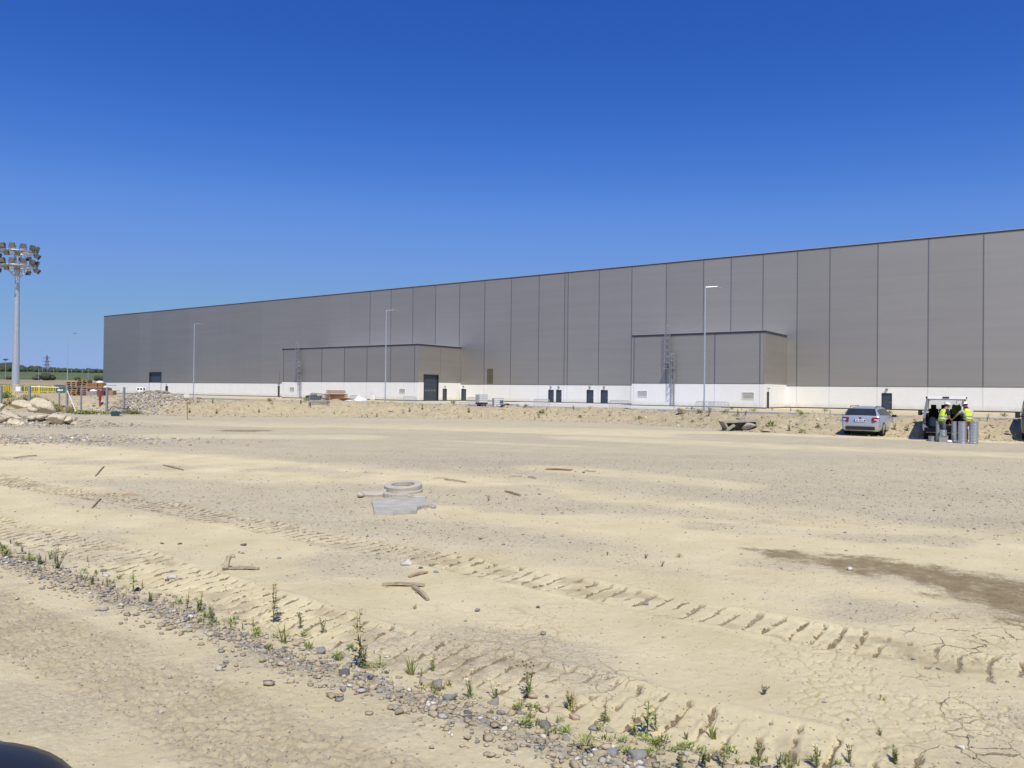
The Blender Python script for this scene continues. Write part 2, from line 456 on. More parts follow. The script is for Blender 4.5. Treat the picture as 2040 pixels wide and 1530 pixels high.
def masks(x, y):
    sd = edge_sd(x, y); t = x / np.maximum(y, 0.5)
    road = sst(-0.05, 0.15, sd) * (y < 30)
    lane = fbm(x * 0.10 + y * 0.03, y * 0.42 + x * 0.15, 4, 80)
    R = sst(0.42, 0.64, lane) * 0.85 * sst(5, 11, y)
    R = np.maximum(R, 0.75 * sst(0.5, 0.68, fbm(x * 0.55, y * 0.8, 4, 81)))
    yl = np.interp(t, _lt, _ln[:, 1]) * (1 + 0.16 * (fbm(x * 0.16, y * 0.16, 3, 87) - 0.5))
    lanem = sst(0.93, 1.06, y / yl)
    far = sst(13 - 0.25 * x, 19 - 0.25 * x, y) * (0.7 + 0.5 * fbm(x * 0.08, y * 0.3, 3, 82))
    R = np.maximum(0.8 * R * (1 - 0.5 * lanem), lanem * (0.72 + 0.5 * (fbm(x * 0.10, y * 0.4, 3, 82) - 0.3)))
    for poly, rad in SANDS:
        S_, q_ = track_sq(poly, x, y); R = R * (1 - 0.65 * (1 - sst(0.5, 1.3, q_ / rad + 0.7 * (fbm(x * 0.5, y * 0.5, 3, 88) - 0.5))))
    streak = sst(0.56, 0.68, vn(x * 0.05 + 3, (y + 0.45 * x) * 0.33, 83)) * sst(13, 18, y) * (1 - sst(38, 50, y))
    R = R * (1 - 0.85 * streak)
    band = sst(0.6, 0.85, sd + 0.3 * (fbm(x * 1.2, y * 1.2, 3, 58) - 0.5)) * (1 - sst(1.35, 1.6, sd))
    R = np.where(road > 0, np.maximum(R * (1 - road), road * (0.10 + 0.30 * band + 0.75 * (1 - sst(0.12, 0.42, sd)) + 0.4 * sst(0.55, 0.7, fbm(x * 1.4, y * 1.4, 3, 84)))), R)
    Gm = np.zeros(x.shape)
    S, q = track_sq(WET, x, y)
    ss = [0.0]
    for a, b in zip(WET[:-1], WET[1:]): ss.append(ss[-1] + math.hypot(*(b - a)))
    rr = np.interp(S, ss, WETR)
    Gm = np.maximum(Gm, 1 - sst(0.1, 1.25, q / rr + 0.5 * (fbm(x * 1.1, y * 1.1, 3, 85) - 0.5)))
    wx, wy = G(490, 858)
    Gm = np.maximum(Gm, 1 - sst(0.35, 1.2, np.hypot((x - wx) / 2.0, (y - wy) / 1.5)))
    d = y - foot(t)
    B = sst(-1.0, 0.8, d + 1.2 * (fbm(x * 0.5, y * 0.5, 3, 86) - 0.5)) * (1 - sst(8, 14, d))
    left = 1 - sst(-0.50, -0.46, t)
    B = np.maximum(B, left * sst(0, 3, d) * 0.6)
    B = np.maximum(B, 0.55 * road * band)
    m = np.exp(-(((x + 28.4) / 3.4) ** 2 + ((y - 61) / 3.2) ** 2))
    B = B * (1 - 0.8 * sst(0.2, 0.6, m)); R = np.maximum(R, sst(0.2, 0.6, m))
    behind = sst(10, 14, d) * (1 - left)
    R = np.maximum(R * (1 - behind), behind * 0.5)
    dk = 1 - sst(0, 1, q * 0 + 1)
    return np.stack([np.clip(R, 0, 1), Gm, np.clip(B, 0, 1), np.zeros(x.shape)], -1)
def h1(x, y):
    a, b = np.array([float(x)]), np.array([float(y)])
    z = H(a, b)
    if 1 < y < 28: z = z + relief(a, b)
    return float(z[0])
def GH(px, py):
    z = 0.0
    for k in range(6):
        x, y = G(px, py, z); hz = h1(x, y) if k > 3 else float(H(np.array([x]), np.array([y]))[0]); z = 0.4 * z + 0.6 * hz
    return Vector((x, y, h1(x, y)))

MG = ground_material()
def build_ground():
    ys = [0.6]
    while ys[-1] < 270:
        y = ys[-1]
        k = 0.03 if y < 3.0 else 0.0028 if y < 14 else (0.0055 if y < 30 else (0.0085 if y < 75 else 0.03))
        ys.append(y + k * (y + 1))
    ys = np.array(ys); NT = 1040
    ts = np.concatenate([np.linspace(-2.6, -0.75, 46)[:-1], np.linspace(-0.75, 0.75, NT - 90), np.linspace(0.75, 2.6, 46)[1:]])
    Y, T = np.meshgrid(ys, ts, indexing='ij'); X = T * (Y + 1)
    x, y = X.ravel(), Y.ravel()
    z = H(x, y)
    nr = y < 30
    rl, soil_shade, trk = relief(x[nr], y[nr], True)      # brown earth in the prints, and crack shade put into the colour
    z[nr] += rl
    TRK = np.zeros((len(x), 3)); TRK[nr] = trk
    MK = masks(x, y); MK[nr, 3] = np.clip(soil_shade * 1.2, 0, 1)
    n, m = len(ys), NT
    i = np.arange(n * m).reshape(n, m)
    Fc = np.stack([i[:-1, :-1], i[:-1, 1:], i[1:, 1:], i[1:, :-1]], -1).reshape(-1, 4)
    me = npmesh('ground', np.stack([x, y, z], -1), Fc, MG, True, MK)
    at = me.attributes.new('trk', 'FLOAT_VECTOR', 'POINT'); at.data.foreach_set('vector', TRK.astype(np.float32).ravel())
    o = obj('ground', me); o['kind'] = 'structure'; o['label'] = 'dry pale clay and gravel yard with tread prints and a low earth bank'
    # the same earth going on around and behind
    b = MB().box((0, 0, -0.50), (9000, 9000, 0.8))
    me = b.mesh('earth', MG)
    a = me.color_attributes.new('mask', 'FLOAT_COLOR', 'POINT')
    a.data.foreach_set('color', np.tile([0.3, 0, 0.3, 0], (len(me.vertices), 1)).astype(np.float32).ravel())
    o = obj('earth', me); o['kind'] = 'structure'; o['label'] = 'bare earth going on all around the site'
build_ground()

# ---------------------------------------------------------------- warehouse frame: local x = along the wall to the left, y = out towards the yard
WD = (-0.8126, 0.5829)
WROT = math.atan2(WD[1], WD[0])
def WP(s, o, z=0.0): return Vector((P0[0] + s * WD[0] - o * _wall_n[0], P0[1] + s * WD[1] - o * _wall_n[1], z))
def wall_s(px, py=770, off=0.0):
    t = TX(px, py); a, b = P0[0] - off * _wall_n[0], P0[1] - off * _wall_n[1]
    return (t * b - a) / (WD[0] - t * WD[1])
def side_o(px, py, s):
    t = TX(px, py); a, b = P0[0] + s * WD[0], P0[1] + s * WD[1]
    return (a - t * b) / (_wall_n[0] - t * _wall_n[1])

# asphalt access road with kerbs, concrete apron
M_asph = mat('asphalt', (0.135, 0.13, 0.128), 0.9, var=0.15, scale=1.5, bump=0.3, bscale=60)
M_conc = mat('apron_concrete', (0.50, 0.49, 0.46), 0.85, var=0.1, scale=0.7, bump=0.15, bscale=30)
M_kerb = mat('kerb_concrete', (0.42, 0.41, 0.38), 0.85, var=0.12, scale=3)
road = MB().box2((-40, 35.2, -0.2), (175, 41.5, 0.03)).build('access_road', M_asph, None, (P0[0], P0[1], 0), WROT)
road['kind'] = 'structure'; road['label'] = 'narrow grey asphalt access road along the warehouse'
for o0 in (34.95, 41.5):
    kb = MB()
    for k in range(107): kb.box2((-40 + 2 * k, o0, -0.1), (-40 + 2 * k + 1.98, o0 + 0.25, 0.13))
    kb = kb.build('kerb', M_kerb, None, (P0[0], P0[1], 0), WROT); kb['kind'] = 'structure'
s_a, s_b = wall_s(1385, 812, 20), wall_s(905, 800, 20)
ap = MB()
sx = s_a
while sx < s_b:
    for o0 in (0.3, 6.3, 12.3, 18.3, 24.3):
        if not (sx + 6 > 70.0 and False): ap.box2((sx, o0, -0.2), (min(sx + 5.98, s_b), o0 + 5.98, 0.05))
    sx += 6
ap = ap.build('concrete_apron', M_conc, None, (P0[0], P0[1], 0), WROT); ap['kind'] = 'structure'; ap['label'] = 'pale concrete apron of large slabs before the warehouse doors'

# ---------------------------------------------------------------- far country on the left
def sector(name, r0, r1, zf, m, n=40, label=None, t0=-1.5, t1=-0.30):
    rs = np.linspace(r0, r1, n); ts = np.linspace(t0, t1, 130)
    R, T = np.meshgrid(rs, ts, indexing='ij'); x, y = (T * R).ravel(), R.ravel()
    z = zf(x, y)
    i = np.arange(n * 130).reshape(n, 130)
    Fc = np.stack([i[:-1, :-1], i[:-1, 1:], i[1:, 1:], i[1:, :-1]], -1).reshape(-1, 4)
    o = obj(name, npmesh(name, np.stack([x, y, z], -1), Fc, m, True)); o['kind'] = 'structure'; o['label'] = label or name
    return o
def zfar(x, y):
    t = x / y
    base = np.interp(y, [123, 180, 300, 560, 600, 900, 1500, 2100, 2600], [-0.1, 0.05, 0.3, 2.9, 3.1, 8.8, 28.5, 42, 30])
    hill = 12 * np.exp(-((t + 0.66) / 0.05) ** 2) * sst(1500, 2050, y)
    return base + hill + 3.0 * (fbm(x * 0.004, y * 0.004, 3, 90) - 0.5) * sst(700, 1400, y)
M_gf = mat('crop_green', (0.055, 0.088, 0.042), 0.9, var=0.25, scale=0.02, bump=0.2, bscale=1.5)
M_gf2 = mat('hill_crop_green', (0.088, 0.118, 0.04), 0.9, var=0.22, scale=0.006)
M_st = mat('stubble', (0.30, 0.235, 0.15), 0.95, var=0.2, scale=0.01)
M_tr = mat('chalk_track', (0.36, 0.32, 0.24), 0.95, var=0.1, scale=0.02)
M_hw = mat('wooded_hill', (0.035, 0.06, 0.03), 0.95, var=0.3, scale=0.01)
sector('crop_field', 124, 560, zfar, M_gf, 40, 'flat dark green crop field beyond the site', -1.5, -0.548)
sector('field_track', 560.2, 606, zfar, M_tr, 6, 'pale farm track crossing the fields')
sector('stubble_field', 606.2, 905, zfar, M_st, 16, 'brown stubble field below the hill')
sector('hillside_field', 905.2, 1510, zfar, M_gf2, 24, 'green crop field on the hillside')
sector('wooded_hill', 1510.2, 2600, zfar, M_hw, 30, 'low dark wooded hill on the horizon')

def ico(sub=1):
    bm = bmesh.new(); bmesh.ops.create_icosphere(bm, subdivisions=sub, radius=1.0)
    V = np.array([v.co[:] for v in bm.verts]); Fc = np.array([[v.index for v in f.verts] for f in bm.faces]); bm.free()
    return V, Fc
ICO1, ICO2, ICO3 = ico(1), ico(2), ico(3)
OCT = (np.array([(1, 0, 0), (-1, 0, 0), (0, 1, 0), (0, -1, 0), (0, 0, 1), (0, 0, -1)], float),
       np.array([(0, 2, 4), (2, 1, 4), (1, 3, 4), (3, 0, 4), (2, 0, 5), (1, 2, 5), (3, 1, 5), (0, 3, 5)]))
def scatter(name, base, P, S, m, squash=0.6, cols=None, jit=0.28, label=None, kind='stuff'):
    V0, F0 = base; n, k = len(P), len(V0)
    a = RNG.uniform(0, 2 * PI, n); ca, sa = np.cos(a), np.sin(a)
    j = 1 + RNG.uniform(-jit, jit, (n, k))
    el = RNG.uniform(0.6, 1.0, n)
    x = V0[None, :, 0] * j; y = V0[None, :, 1] * j * el[:, None]; z = V0[None, :, 2] * j * (squash * RNG.uniform(0.7, 1.2, n))[:, None]
    X = (x * ca[:, None] - y * sa[:, None]) * S[:, None] + P[:, None, 0]
    Y = (x * sa[:, None] + y * ca[:, None]) * S[:, None] + P[:, None, 1]
    Z = z * S[:, None] + P[:, None, 2]
    V = np.stack([X, Y, Z], -1).reshape(-1, 3)
    Fc = (F0[None] + (np.arange(n) * k)[:, None, None]).reshape(-1, 3)
    C = None
    if cols is not None: C = np.repeat(np.concatenate([cols, np.ones((n, 1))], 1), k, 0)
    o = obj(name, npmesh(name, V, Fc, m, False, C)); o['kind'] = kind
    if label: o['label'] = label
    return o
# far wood along the hill, read as one mass
n = 900
t = RNG.uniform(-0.95, -0.42, n); r = RNG.uniform(1490, 1900, n)
x, y = t * r, r
s = RNG.uniform(2.5, 6, n) * (1 + 0.5 * (t < -0.64))
scatter('wood', ICO2, np.stack([x, y, zfar(x, y) + s * 0.5], -1), s, mat('far_foliage', (0.048, 0.064, 0.036), 0.95, var=0.4, scale=0.08), 0.95, None, 0.32, 'dark belt of trees along the far hill')

# ---------------------------------------------------------------- loose stones too many to count
M_stone = mat('stone', (0.8, 0.8, 0.8), 0.9, var=0.18, scale=25, bump=0.4, bscale=60, attr='mask')
def stone_cols(n, warm=0.5):
    k = RNG.random(n)[:, None]; g = RNG.uniform(0.2, 0.5, (n, 1))
    grey = np.concatenate([g, g * 0.935, g * 0.835], 1)
    t = RNG.uniform(0.8, 1.2, (n, 1)); tan = np.concatenate([0.46 * t, 0.38 * t, 0.26 * t], 1)
    wh = np.concatenate([0.62 * t, 0.58 * t, 0.5 * t], 1)
    return np.where(k < warm, tan, np.where(k < warm + 0.08, wh, grey))
def drop(x, y, s, sink=0.25):
    z = H(x, y); nr = (y > 1) & (y < 28)
    if nr.any(): z[nr] += relief(x[nr], y[nr])
    return np.stack([x, y, z + s * (0.45 - sink)], -1)
def scat_yard():
    # pebbles over the yard, thicker where it is gravelly
    n = 90000
    y = 4.0 * (26 / 4.0) ** RNG.random(n); x = RNG.uniform(-0.72, 0.72, n) * y
    mk = masks(x, y); keep = (RNG.random(n) < mk[:, 0] * 0.55 + 0.05) & (edge_sd(x, y) < 0.1) & (mk[:, 1] < 0.3)
    x, y = x[keep], y[keep]; s = np.clip(RNG.lognormal(math.log(0.0085), 0.42, len(x)), 0.004, 0.03) * np.clip(y / 10, 0.7, 1.25)
    scatter('gravel', OCT, drop(x, y, s), s, M_stone, 0.6, stone_cols(len(x), 0.45), 0.25, 'loose gravel strewn over the yard')
    # crumbs on the near gravel track
    n = 30000
    y = RNG.uniform(3.6, 10.5, n); x = RNG.uniform(-7.2, 2.2, n)
    sd = edge_sd(x, y); band = sst(0.55, 0.9, sd) * (1 - sst(1.35, 1.65, sd))
    keep = (sd > 0.0) & (np.abs(x / y) < 0.75) & (RNG.random(n) < 0.07 + 0.6 * band)
    x, y = x[keep], y[keep]; s = np.clip(RNG.lognormal(math.log(0.0068), 0.4, len(x)), 0.003, 0.022)
    scatter('track_gravel', OCT, drop(x, y, s), s, M_stone, 0.65, stone_cols(len(x), 0.78), 0.25, 'tan crumbs and gravel on the vehicle track')
    # stony strip on the track edge
    n = 4200
    x = RNG.uniform(-7.5, 3.2, n); d = RNG.normal(0.12, 0.18, n)
    y = np.interp(x, _edge[:, 0], _edge[:, 1]) - d / 0.79
    keep = (y > 3.6) & (np.abs(x / y) < 0.75); x, y = x[keep], y[keep]
    s = np.clip(RNG.lognormal(math.log(0.014), 0.5, len(x)), 0.006, 0.04)
    c = stone_cols(len(x), 0.62)
    scatter('edge_rubble', ICO1, drop(x, y, s, 0.1), s, M_stone, 0.48, c, 0.45, 'small grey rubble along the edge of the vehicle track')
    # bank rubble
    n = 6000
    t = RNG.uniform(-0.72, 0.74, n); d = RNG.gamma(2.0, 1.2, n) - 0.8
    y = foot(t) + d; x = t * y
    s = np.clip(RNG.lognormal(math.log(0.032), 0.5, n), 0.015, 0.16)
    c = stone_cols(n, 0.84)
    scatter('bank_rubble', ICO1, drop(x, y, s), s, M_stone, 0.65, c, 0.3, 'stones and clods on the earth bank')
    n = 5200
    x = RNG.normal(-28.6, 2.4, n); y = RNG.normal(62.0, 2.0, n); s = np.clip(RNG.lognormal(math.log(0.06), 0.4, n), 0.02, 0.2)
    scatter('mound_gravel', ICO1, drop(x, y, s), s, M_stone, 0.7, stone_cols(n, 0.25) * 1.05, 0.3, 'coarse grey gravel on the mound by the fence')
    n = 3000
    x = np.concatenate([RNG.normal(-25.6, 2.6, n), RNG.normal(-20, 3.5, n)]); y = np.concatenate([RNG.normal(40.3, 1.0, n), RNG.normal(29.5, 1.3, n)])
    s = np.clip(RNG.lognormal(math.log(0.035), 0.5, 2 * n), 0.01, 0.13)
    scatter('boulder_rubble', ICO1, drop(x, y, s), s, M_stone, 0.6, stone_cols(2 * n, 0.45) * 1.1, 0.3, 'broken stone around the boulder heap')
scat_yard()

# ================================================================ WAREHOUSE
def clad_material(name, col, rough):
    m = bpy.data.materials.new(name); m.use_nodes = True
    nt = m.node_tree; N = nt.nodes.new; L = nt.links.new
    b = nt.nodes['Principled BSDF']
    b.inputs['Roughness'].default_value = rough; b.inputs['Metallic'].default_value = 0.8
    tc = N('ShaderNodeTexCoord'); mp = N('ShaderNodeMapping'); mp.inputs['Scale'].default_value = (0.05, 0.05, 1.0)
    L(tc.outputs['Object'], mp.inputs['Vector'])
    no = N('ShaderNodeTexNoise'); no.inputs['Scale'].default_value = 1.0; no.inputs['Detail'].default_value = 4
    L(mp.outputs['Vector'], no.inputs['Vector'])
    rp = N('ShaderNodeValToRGB'); rp.color_ramp.elements[0].position = 0.3; rp.color_ramp.elements[1].position = 0.7
    rp.color_ramp.elements[0].color = (*[c * 0.965 for c in col], 1); rp.color_ramp.elements[1].color = (*[c * 1.035 for c in col], 1)
    L(no.outputs['Fac'], rp.inputs['Fac'])
    oi = N('ShaderNodeObjectInfo'); mr = N('ShaderNodeMapRange'); mr.inputs['To Min'].default_value = 0.955; mr.inputs['To Max'].default_value = 1.04
    L(oi.outputs['Random'], mr.inputs['Value'])
    tin = N('ShaderNodeVectorMath'); tin.operation = 'SCALE'; L(rp.outputs['Color'], tin.inputs[0]); L(mr.outputs[0], tin.inputs['Scale']); L(tin.outputs[0], b.inputs['Base Color'])
    wv = N('ShaderNodeTexWave'); wv.bands_direction = 'Z'; wv.inputs['Scale'].default_value = 1.6; wv.inputs['Distortion'].default_value = 0.0
    L(tc.outputs['Object'], wv.inputs['Vector'])
    bp = N('ShaderNodeBump'); bp.inputs['Strength'].default_value = 0.12; bp.inputs['Distance'].default_value = 0.02
    L(wv.outputs['Fac'], bp.inputs['Height']); L(bp.outputs['Normal'], b.inputs['Normal'])
    return m
M_clad = clad_material('grey_metal_cladding', (0.39, 0.37, 0.342), 0.55)
M_white = mat('white_wall_panel', (0.77, 0.77, 0.76), 0.55, var=0.03, scale=0.6)
def splash_white():
    m = mat('white_base_panel', (0.77, 0.77, 0.76), 0.55, var=0.03, scale=0.6)
    nt = m.node_tree; N = nt.nodes.new; L = nt.links.new; b = nt.nodes['Principled BSDF']
    src = b.inputs['Base Color'].links[0].from_socket
    tc = N('ShaderNodeTexCoord'); sp = N('ShaderNodeSeparateXYZ'); L(tc.outputs['Object'], sp.inputs[0])
    mp = N('ShaderNodeMapping'); mp.inputs['Scale'].default_value = (1.2, 1.2, 0.5); L(tc.outputs['Object'], mp.inputs['Vector'])
    no = N('ShaderNodeTexNoise'); no.inputs['Scale'].default_value = 2.0; no.inputs['Detail'].default_value = 7; L(mp.outputs[0], no.inputs['Vector'])
    mr = N('ShaderNodeMapRange'); mr.inputs['From Min'].default_value = 0.1; mr.inputs['From Max'].default_value = 0.9; mr.inputs['To Min'].default_value = 0.95; mr.inputs['To Max'].default_value = 0.12; L(sp.outputs['Z'], mr.inputs['Value'])
    mu = N('ShaderNodeMath'); mu.operation = 'MULTIPLY'; L(no.outputs['Fac'], mu.inputs[0]); L(mr.outputs[0], mu.inputs[1])
    mx = N('ShaderNodeMix'); mx.data_type = 'RGBA'; L(mu.outputs[0], mx.inputs['Factor']); L(src, mx.inputs['A']); mx.inputs['B'].default_value = (0.46, 0.40, 0.29, 1)
    L(mx.outputs['Result'], b.inputs['Base Color'])
    return m
M_basew = splash_white()
M_joint = mat('dark_joint_strip', (0.22, 0.22, 0.225), 0.45, 0.8, var=0.08, scale=2)
M_cap = mat('dark_roof_flashing', (0.045, 0.05, 0.065), 0.45, 0.3, var=0.08, scale=1)
M_capl = mat('pale_roof_flashing', (0.40, 0.40, 0.41), 0.4, 0.4, var=0.05, scale=1)
M_door = mat('slate_door_paint', (0.042, 0.056, 0.08), 0.45, var=0.12, scale=3)
M_doorf = mat('dark_door_frame', (0.018, 0.022, 0.03), 0.5, var=0.1, scale=3)
M_core = mat('wall_core', (0.16, 0.16, 0.16), 0.8, var=0.1, scale=1)
M_roof = mat('roof_membrane', (0.62, 0.62, 0.60), 0.7, var=0.06, scale=0.4)
M_seamw = mat('white_joint_strip', (0.62, 0.62, 0.62), 0.5, var=0.04, scale=2)
M_base = mat('dark_base_strip', (0.05, 0.05, 0.05), 0.8, var=0.15, scale=3)
M_galv = mat('galvanised_steel', (0.46, 0.47, 0.48), 0.45, 0.4, var=0.12, scale=6)
M_pole = mat('galvanised_pole', (0.50, 0.54, 0.60), 0.4, 0.55, var=0.1, scale=3)
M_lampb = mat('grey_lamp_body', (0.22, 0.22, 0.22), 0.5, 0.3, var=0.1, scale=5)

Z1, ZT = 3.25, 23.55
wh = thing('warehouse', 'huge grey clad warehouse with white base wall and two low annexes', 'warehouse', (P0[0], P0[1], 0), WROT)
def strip(name, s0, s1, z0, z1, o0, o1, openings, m, parent, axis='s'):
    """wall piece from s0..s1, z0..z1 with rectangular openings (a, b, c, d)"""
    ops = [q for q in openings if q[0] < s1 - 0.01 and q[1] > s0 + 0.01 and q[2] < z1 and q[3] > z0]
    cuts = sorted({s0, s1, *[max(s0, q[0]) for q in ops], *[min(s1, q[1]) for q in ops]})
    b = MB()
    for a, c in zip(cuts[:-1], cuts[1:]):
        if c - a < 1e-4: continue
        zz = [z0]
        for q in sorted([q for q in ops if q[0] < (a + c) / 2 < q[1]], key=lambda q: q[2]):
            zz += [max(z0, q[2]), min(z1, q[3])]
        zz.append(z1)
        for k in range(0, len(zz), 2):
            if zz[k + 1] - zz[k] > 1e-4:
                if axis == 's': b.box2((a, o0, zz[k]), (c, o1, zz[k + 1]))
                else: b.box2((o0, a, zz[k]), (o1, c, zz[k + 1]))
    return b.build(name, m, parent)
def zof(px, py, s, off=0.0):
    p = WP(s, off); u, v = uv(px, py)
    return EYE - v / F * p.y
main_seams = [-45.1, -38.8, -32.5, -26.2, -19.9, -13.5, -7.2, -0.8, 3.8, 8.9, 13.9, 18.4, 24.8, 31.1, 37.4, 43.75, 44.45, 50.0, 56.3, 62.6, 68.9, 75.2, 81.5]
while main_seams[-1] < 203: main_seams.append(round(main_seams[-1] + 6.3, 2))
main_seams[-1] = 209.3
S0, S1 = main_seams[0], main_seams[-1]
# openings on the main wall
def op(x0, x1, y, h, off=0.0, z0=0.06):
    a, b = sorted((wall_s(x0, y, off), wall_s(x1, y, off))); return (a, b, z0, h)
doors_main = [op(919, 928.8, 787, 2.35), op(1092.3, 1103.3, 790, 2.35), op(1108, 1118.8, 790, 2.35), op(1168.6, 1182.4, 793, 2.4), op(1196.8, 1211, 793, 2.4), op(1756, 1777, 800, 2.35), op(329.5, 335, 778, 2.35), op(553.6, 557.6, 780, 2.6)]
bay_main = op(297.3, 321.2, 770, 6.3)
vent_main = (wall_s(983, 750), wall_s(970, 750), Z1 + 0.02, Z1 + 3.1)
OPS = doors_main + [bay_main, vent_main]
MB().box2((S0 + 0.05, -70, 0), (S1 - 0.05, -0.62, ZT - 0.6)).build('building_core', M_core, wh)
MB().box2((S0 - 0.02, -70, ZT - 0.6), (S1, -0.45, ZT - 0.45)).build('roof', M_roof, wh)
for a, b in zip(main_seams[:-1], main_seams[1:]):
    strip('cladding_panel', a + (0.03 if a < 95 else 0.008), b - (0.03 if a < 95 else 0.008), Z1 + 0.03, ZT - 0.2, -0.12, 0.0, OPS, M_clad, wh)
    bo = [q for q in OPS if q[2] < 1 and q[0] < b and q[1] > a and q[3] >= Z1]
    if bo:
        strip('base_panel', a + 0.012, bo[0][0], 0.16, Z1 - 0.01, -0.10, 0.03, OPS, M_basew, wh); strip('base_panel', bo[0][1], b - 0.012, 0.16, Z1 - 0.01, -0.10, 0.03, OPS, M_basew, wh)
    else: strip('base_panel', a + 0.012, b - 0.012, 0.16, Z1 - 0.01, -0.10, 0.03, OPS, M_basew, wh)
MB().box2((S0, -0.6, 0), (S1, -0.13, ZT - 0.6)).build('backing_wall', M_joint, wh) if False else strip('backing_wall', S0, S1, 0.0, ZT - 0.6, -0.5, -0.13, OPS, M_joint, wh)
for s in main_seams[1:-1]:
    w = 0.06 if s < 95 else 0.025
    strip('joint_strip', s - w, s + w, Z1 + 0.03, ZT - 0.21, -0.05, 0.035 if s < 95 else 0.012, [bay_main], M_joint if s < 95 else M_clad, wh)
    strip('base_joint_strip', s - 0.06, s + 0.06, 0.16, Z1 - 0.02, -0.02, 0.045, OPS, M_seamw, wh)
MB().box2((S0, -0.6, ZT - 0.2), (S1 + 0.06, 0.06, ZT - 0.06)).build('parapet_flashing', M_cap, wh)
MB().box2((S0, -0.66, ZT - 0.058), (S1 + 0.08, 0.10, ZT + 0.06)).build('parapet_capping', M_capl, wh)
MB().box2((S1 - 0.05, -70, 0.16), (S1 + 0.05, -0.02, ZT - 0.36)).build('end_wall', M_clad, wh)
strip('base_strip', S0, S1, 0.0, 0.15, -0.10, 0.06, [(q[0], q[1], -1, 1) for q in OPS], M_base, wh)
strip('drip_flashing', S0, S1, Z1 - 0.012, Z1 + 0.028, -0.1, 0.06, OPS, M_cap, wh)
def door(parent, a, b, z0, z1, face=0.0, axis='s', glass=False, sgn=1):
    """leaf, frame and handle set back in the opening; sub-parts of the door"""
    def bx(mb, lo, hi):
        if axis == 's': mb.box2((lo[0], lo[1], lo[2]), (hi[0], hi[1], hi[2]))
        else: mb.box2((face - 0 + sgn * (lo[1] - face), lo[0], lo[2]), (face + sgn * (hi[1] - face), hi[0], hi[2]))
        return mb
    f = face
    d = bx(MB(), (a + 0.08, f - 0.12, z0), (b - 0.08, f - 0.07, z1 - 0.08)).build('door', M_door, parent)
    fr = MB(); bx(fr, (a, f - 0.13, z0), (a + 0.08, f + 0.035, z1)); bx(fr, (b - 0.08, f - 0.13, z0), (b, f + 0.035, z1)); bx(fr, (a + 0.08, f - 0.13, z1 - 0.08), (b - 0.08, f + 0.035, z1))
    return d, fr
def finish_door(d, fr, parent, subs):
    if subs:
        fr.build('door_frame', M_doorf, d)
    else:
        fr.build('door_frame', M_doorf, parent)
def wall_lamp(parent, s, z, face=0.03):
    l = MB(); l.box2((s - 0.06, face, z), (s + 0.06, face + 0.12, z + 0.08)); l.box((s, face + 0.2, z + 0.1), (0.34, 0.3, 0.1), Matrix.Rotation(0.5, 3, 'X'))
    return l.build('wall_lamp', M_lampb, parent)
for (a, b, z0, z1) in doors_main:
    d, fr = door(wh, a, b, z0, z1); fr.build('door_frame', M_doorf, d)
    MB().box2((a + 0.16, -0.07, 1.0), (a + 0.32, -0.02, 1.05)).build('handle', M_galv, d)
    wall_lamp(wh, (a + b) / 2, z1 + 0.42)
def bay_door(parent, a, b, z0, z1, face=0.0, axis='s', sgn=1, panels=7):
    def bx(mb, lo, hi):
        if axis == 's': mb.box2(lo, hi)
        else: mb.box2((face + sgn * (lo[1] - face), lo[0], lo[2]), (face + sgn * (hi[1] - face), hi[0], hi[2]))
        return mb
    f = face
    fr = MB(); bx(fr, (a, f - 0.3, z0), (a + 0.14, f + 0.07, z1)); bx(fr, (b - 0.14, f - 0.3, z0), (b, f + 0.07, z1)); bx(fr, (a + 0.14, f - 0.3, z1 - 0.5), (b - 0.14, f + 0.07, z1))
    d = fr.build('bay_door', M_doorf, parent)
    hp = (z1 - 0.5 - z0) / panels
    for k in range(panels):
        bx(MB(), (a + 0.15, f - 0.3, z0 + k * hp + 0.012), (b - 0.15, f - 0.24, z0 + (k + 1) * hp - 0.012)).build('door_section', M_door, d)
    n = 3
    for k in range(n):
        c = a + (b - a) * (0.24 + 0.26 * k)
        bx(MB(), (c - 0.25, f - 0.24, z0 + 1.45), (c + 0.25, f - 0.225, z0 + 1.8)).build('door_pane', mat('door_glass', (0.12, 0.15, 0.18), 0.15, var=0.1, spec=0.6), d)
    return d
bay_door(wh, *bay_main)
def louvre(parent, a, b, z0, z1, face, m, n=6, framed=True):
    fr = MB(); w = 0.07
    fr.box2((a, face - 0.1, z0), (a + w, face + 0.05, z1)); fr.box2((b - w, face - 0.1, z0), (b, face + 0.05, z1))
    fr.box2((a + w, face - 0.1, z0), (b - w, face + 0.05, z0 + w)); fr.box2((a + w, face - 0.1, z1 - w), (b - w, face + 0.05, z1))
    v = fr.build('louvre_vent', m, parent)
    hp = (z1 - z0 - 2 * w) / n
    for k in range(n):
        MB().box(((a + b) / 2, face - 0.03, z0 + w + (k + 0.5) * hp), (b - a - 2 * w - 0.01, 0.02, hp * 0.95), Matrix.Rotation(-0.75, 3, 'X')).build('slat', m, v)
    MB().box2((a + w, face - 0.2, z0 + w), (b - w, face - 0.16, z1 - w)).build('duct_back', M_base, v)
louvre(wh, *vent_main, 0.0, M_clad, 14)

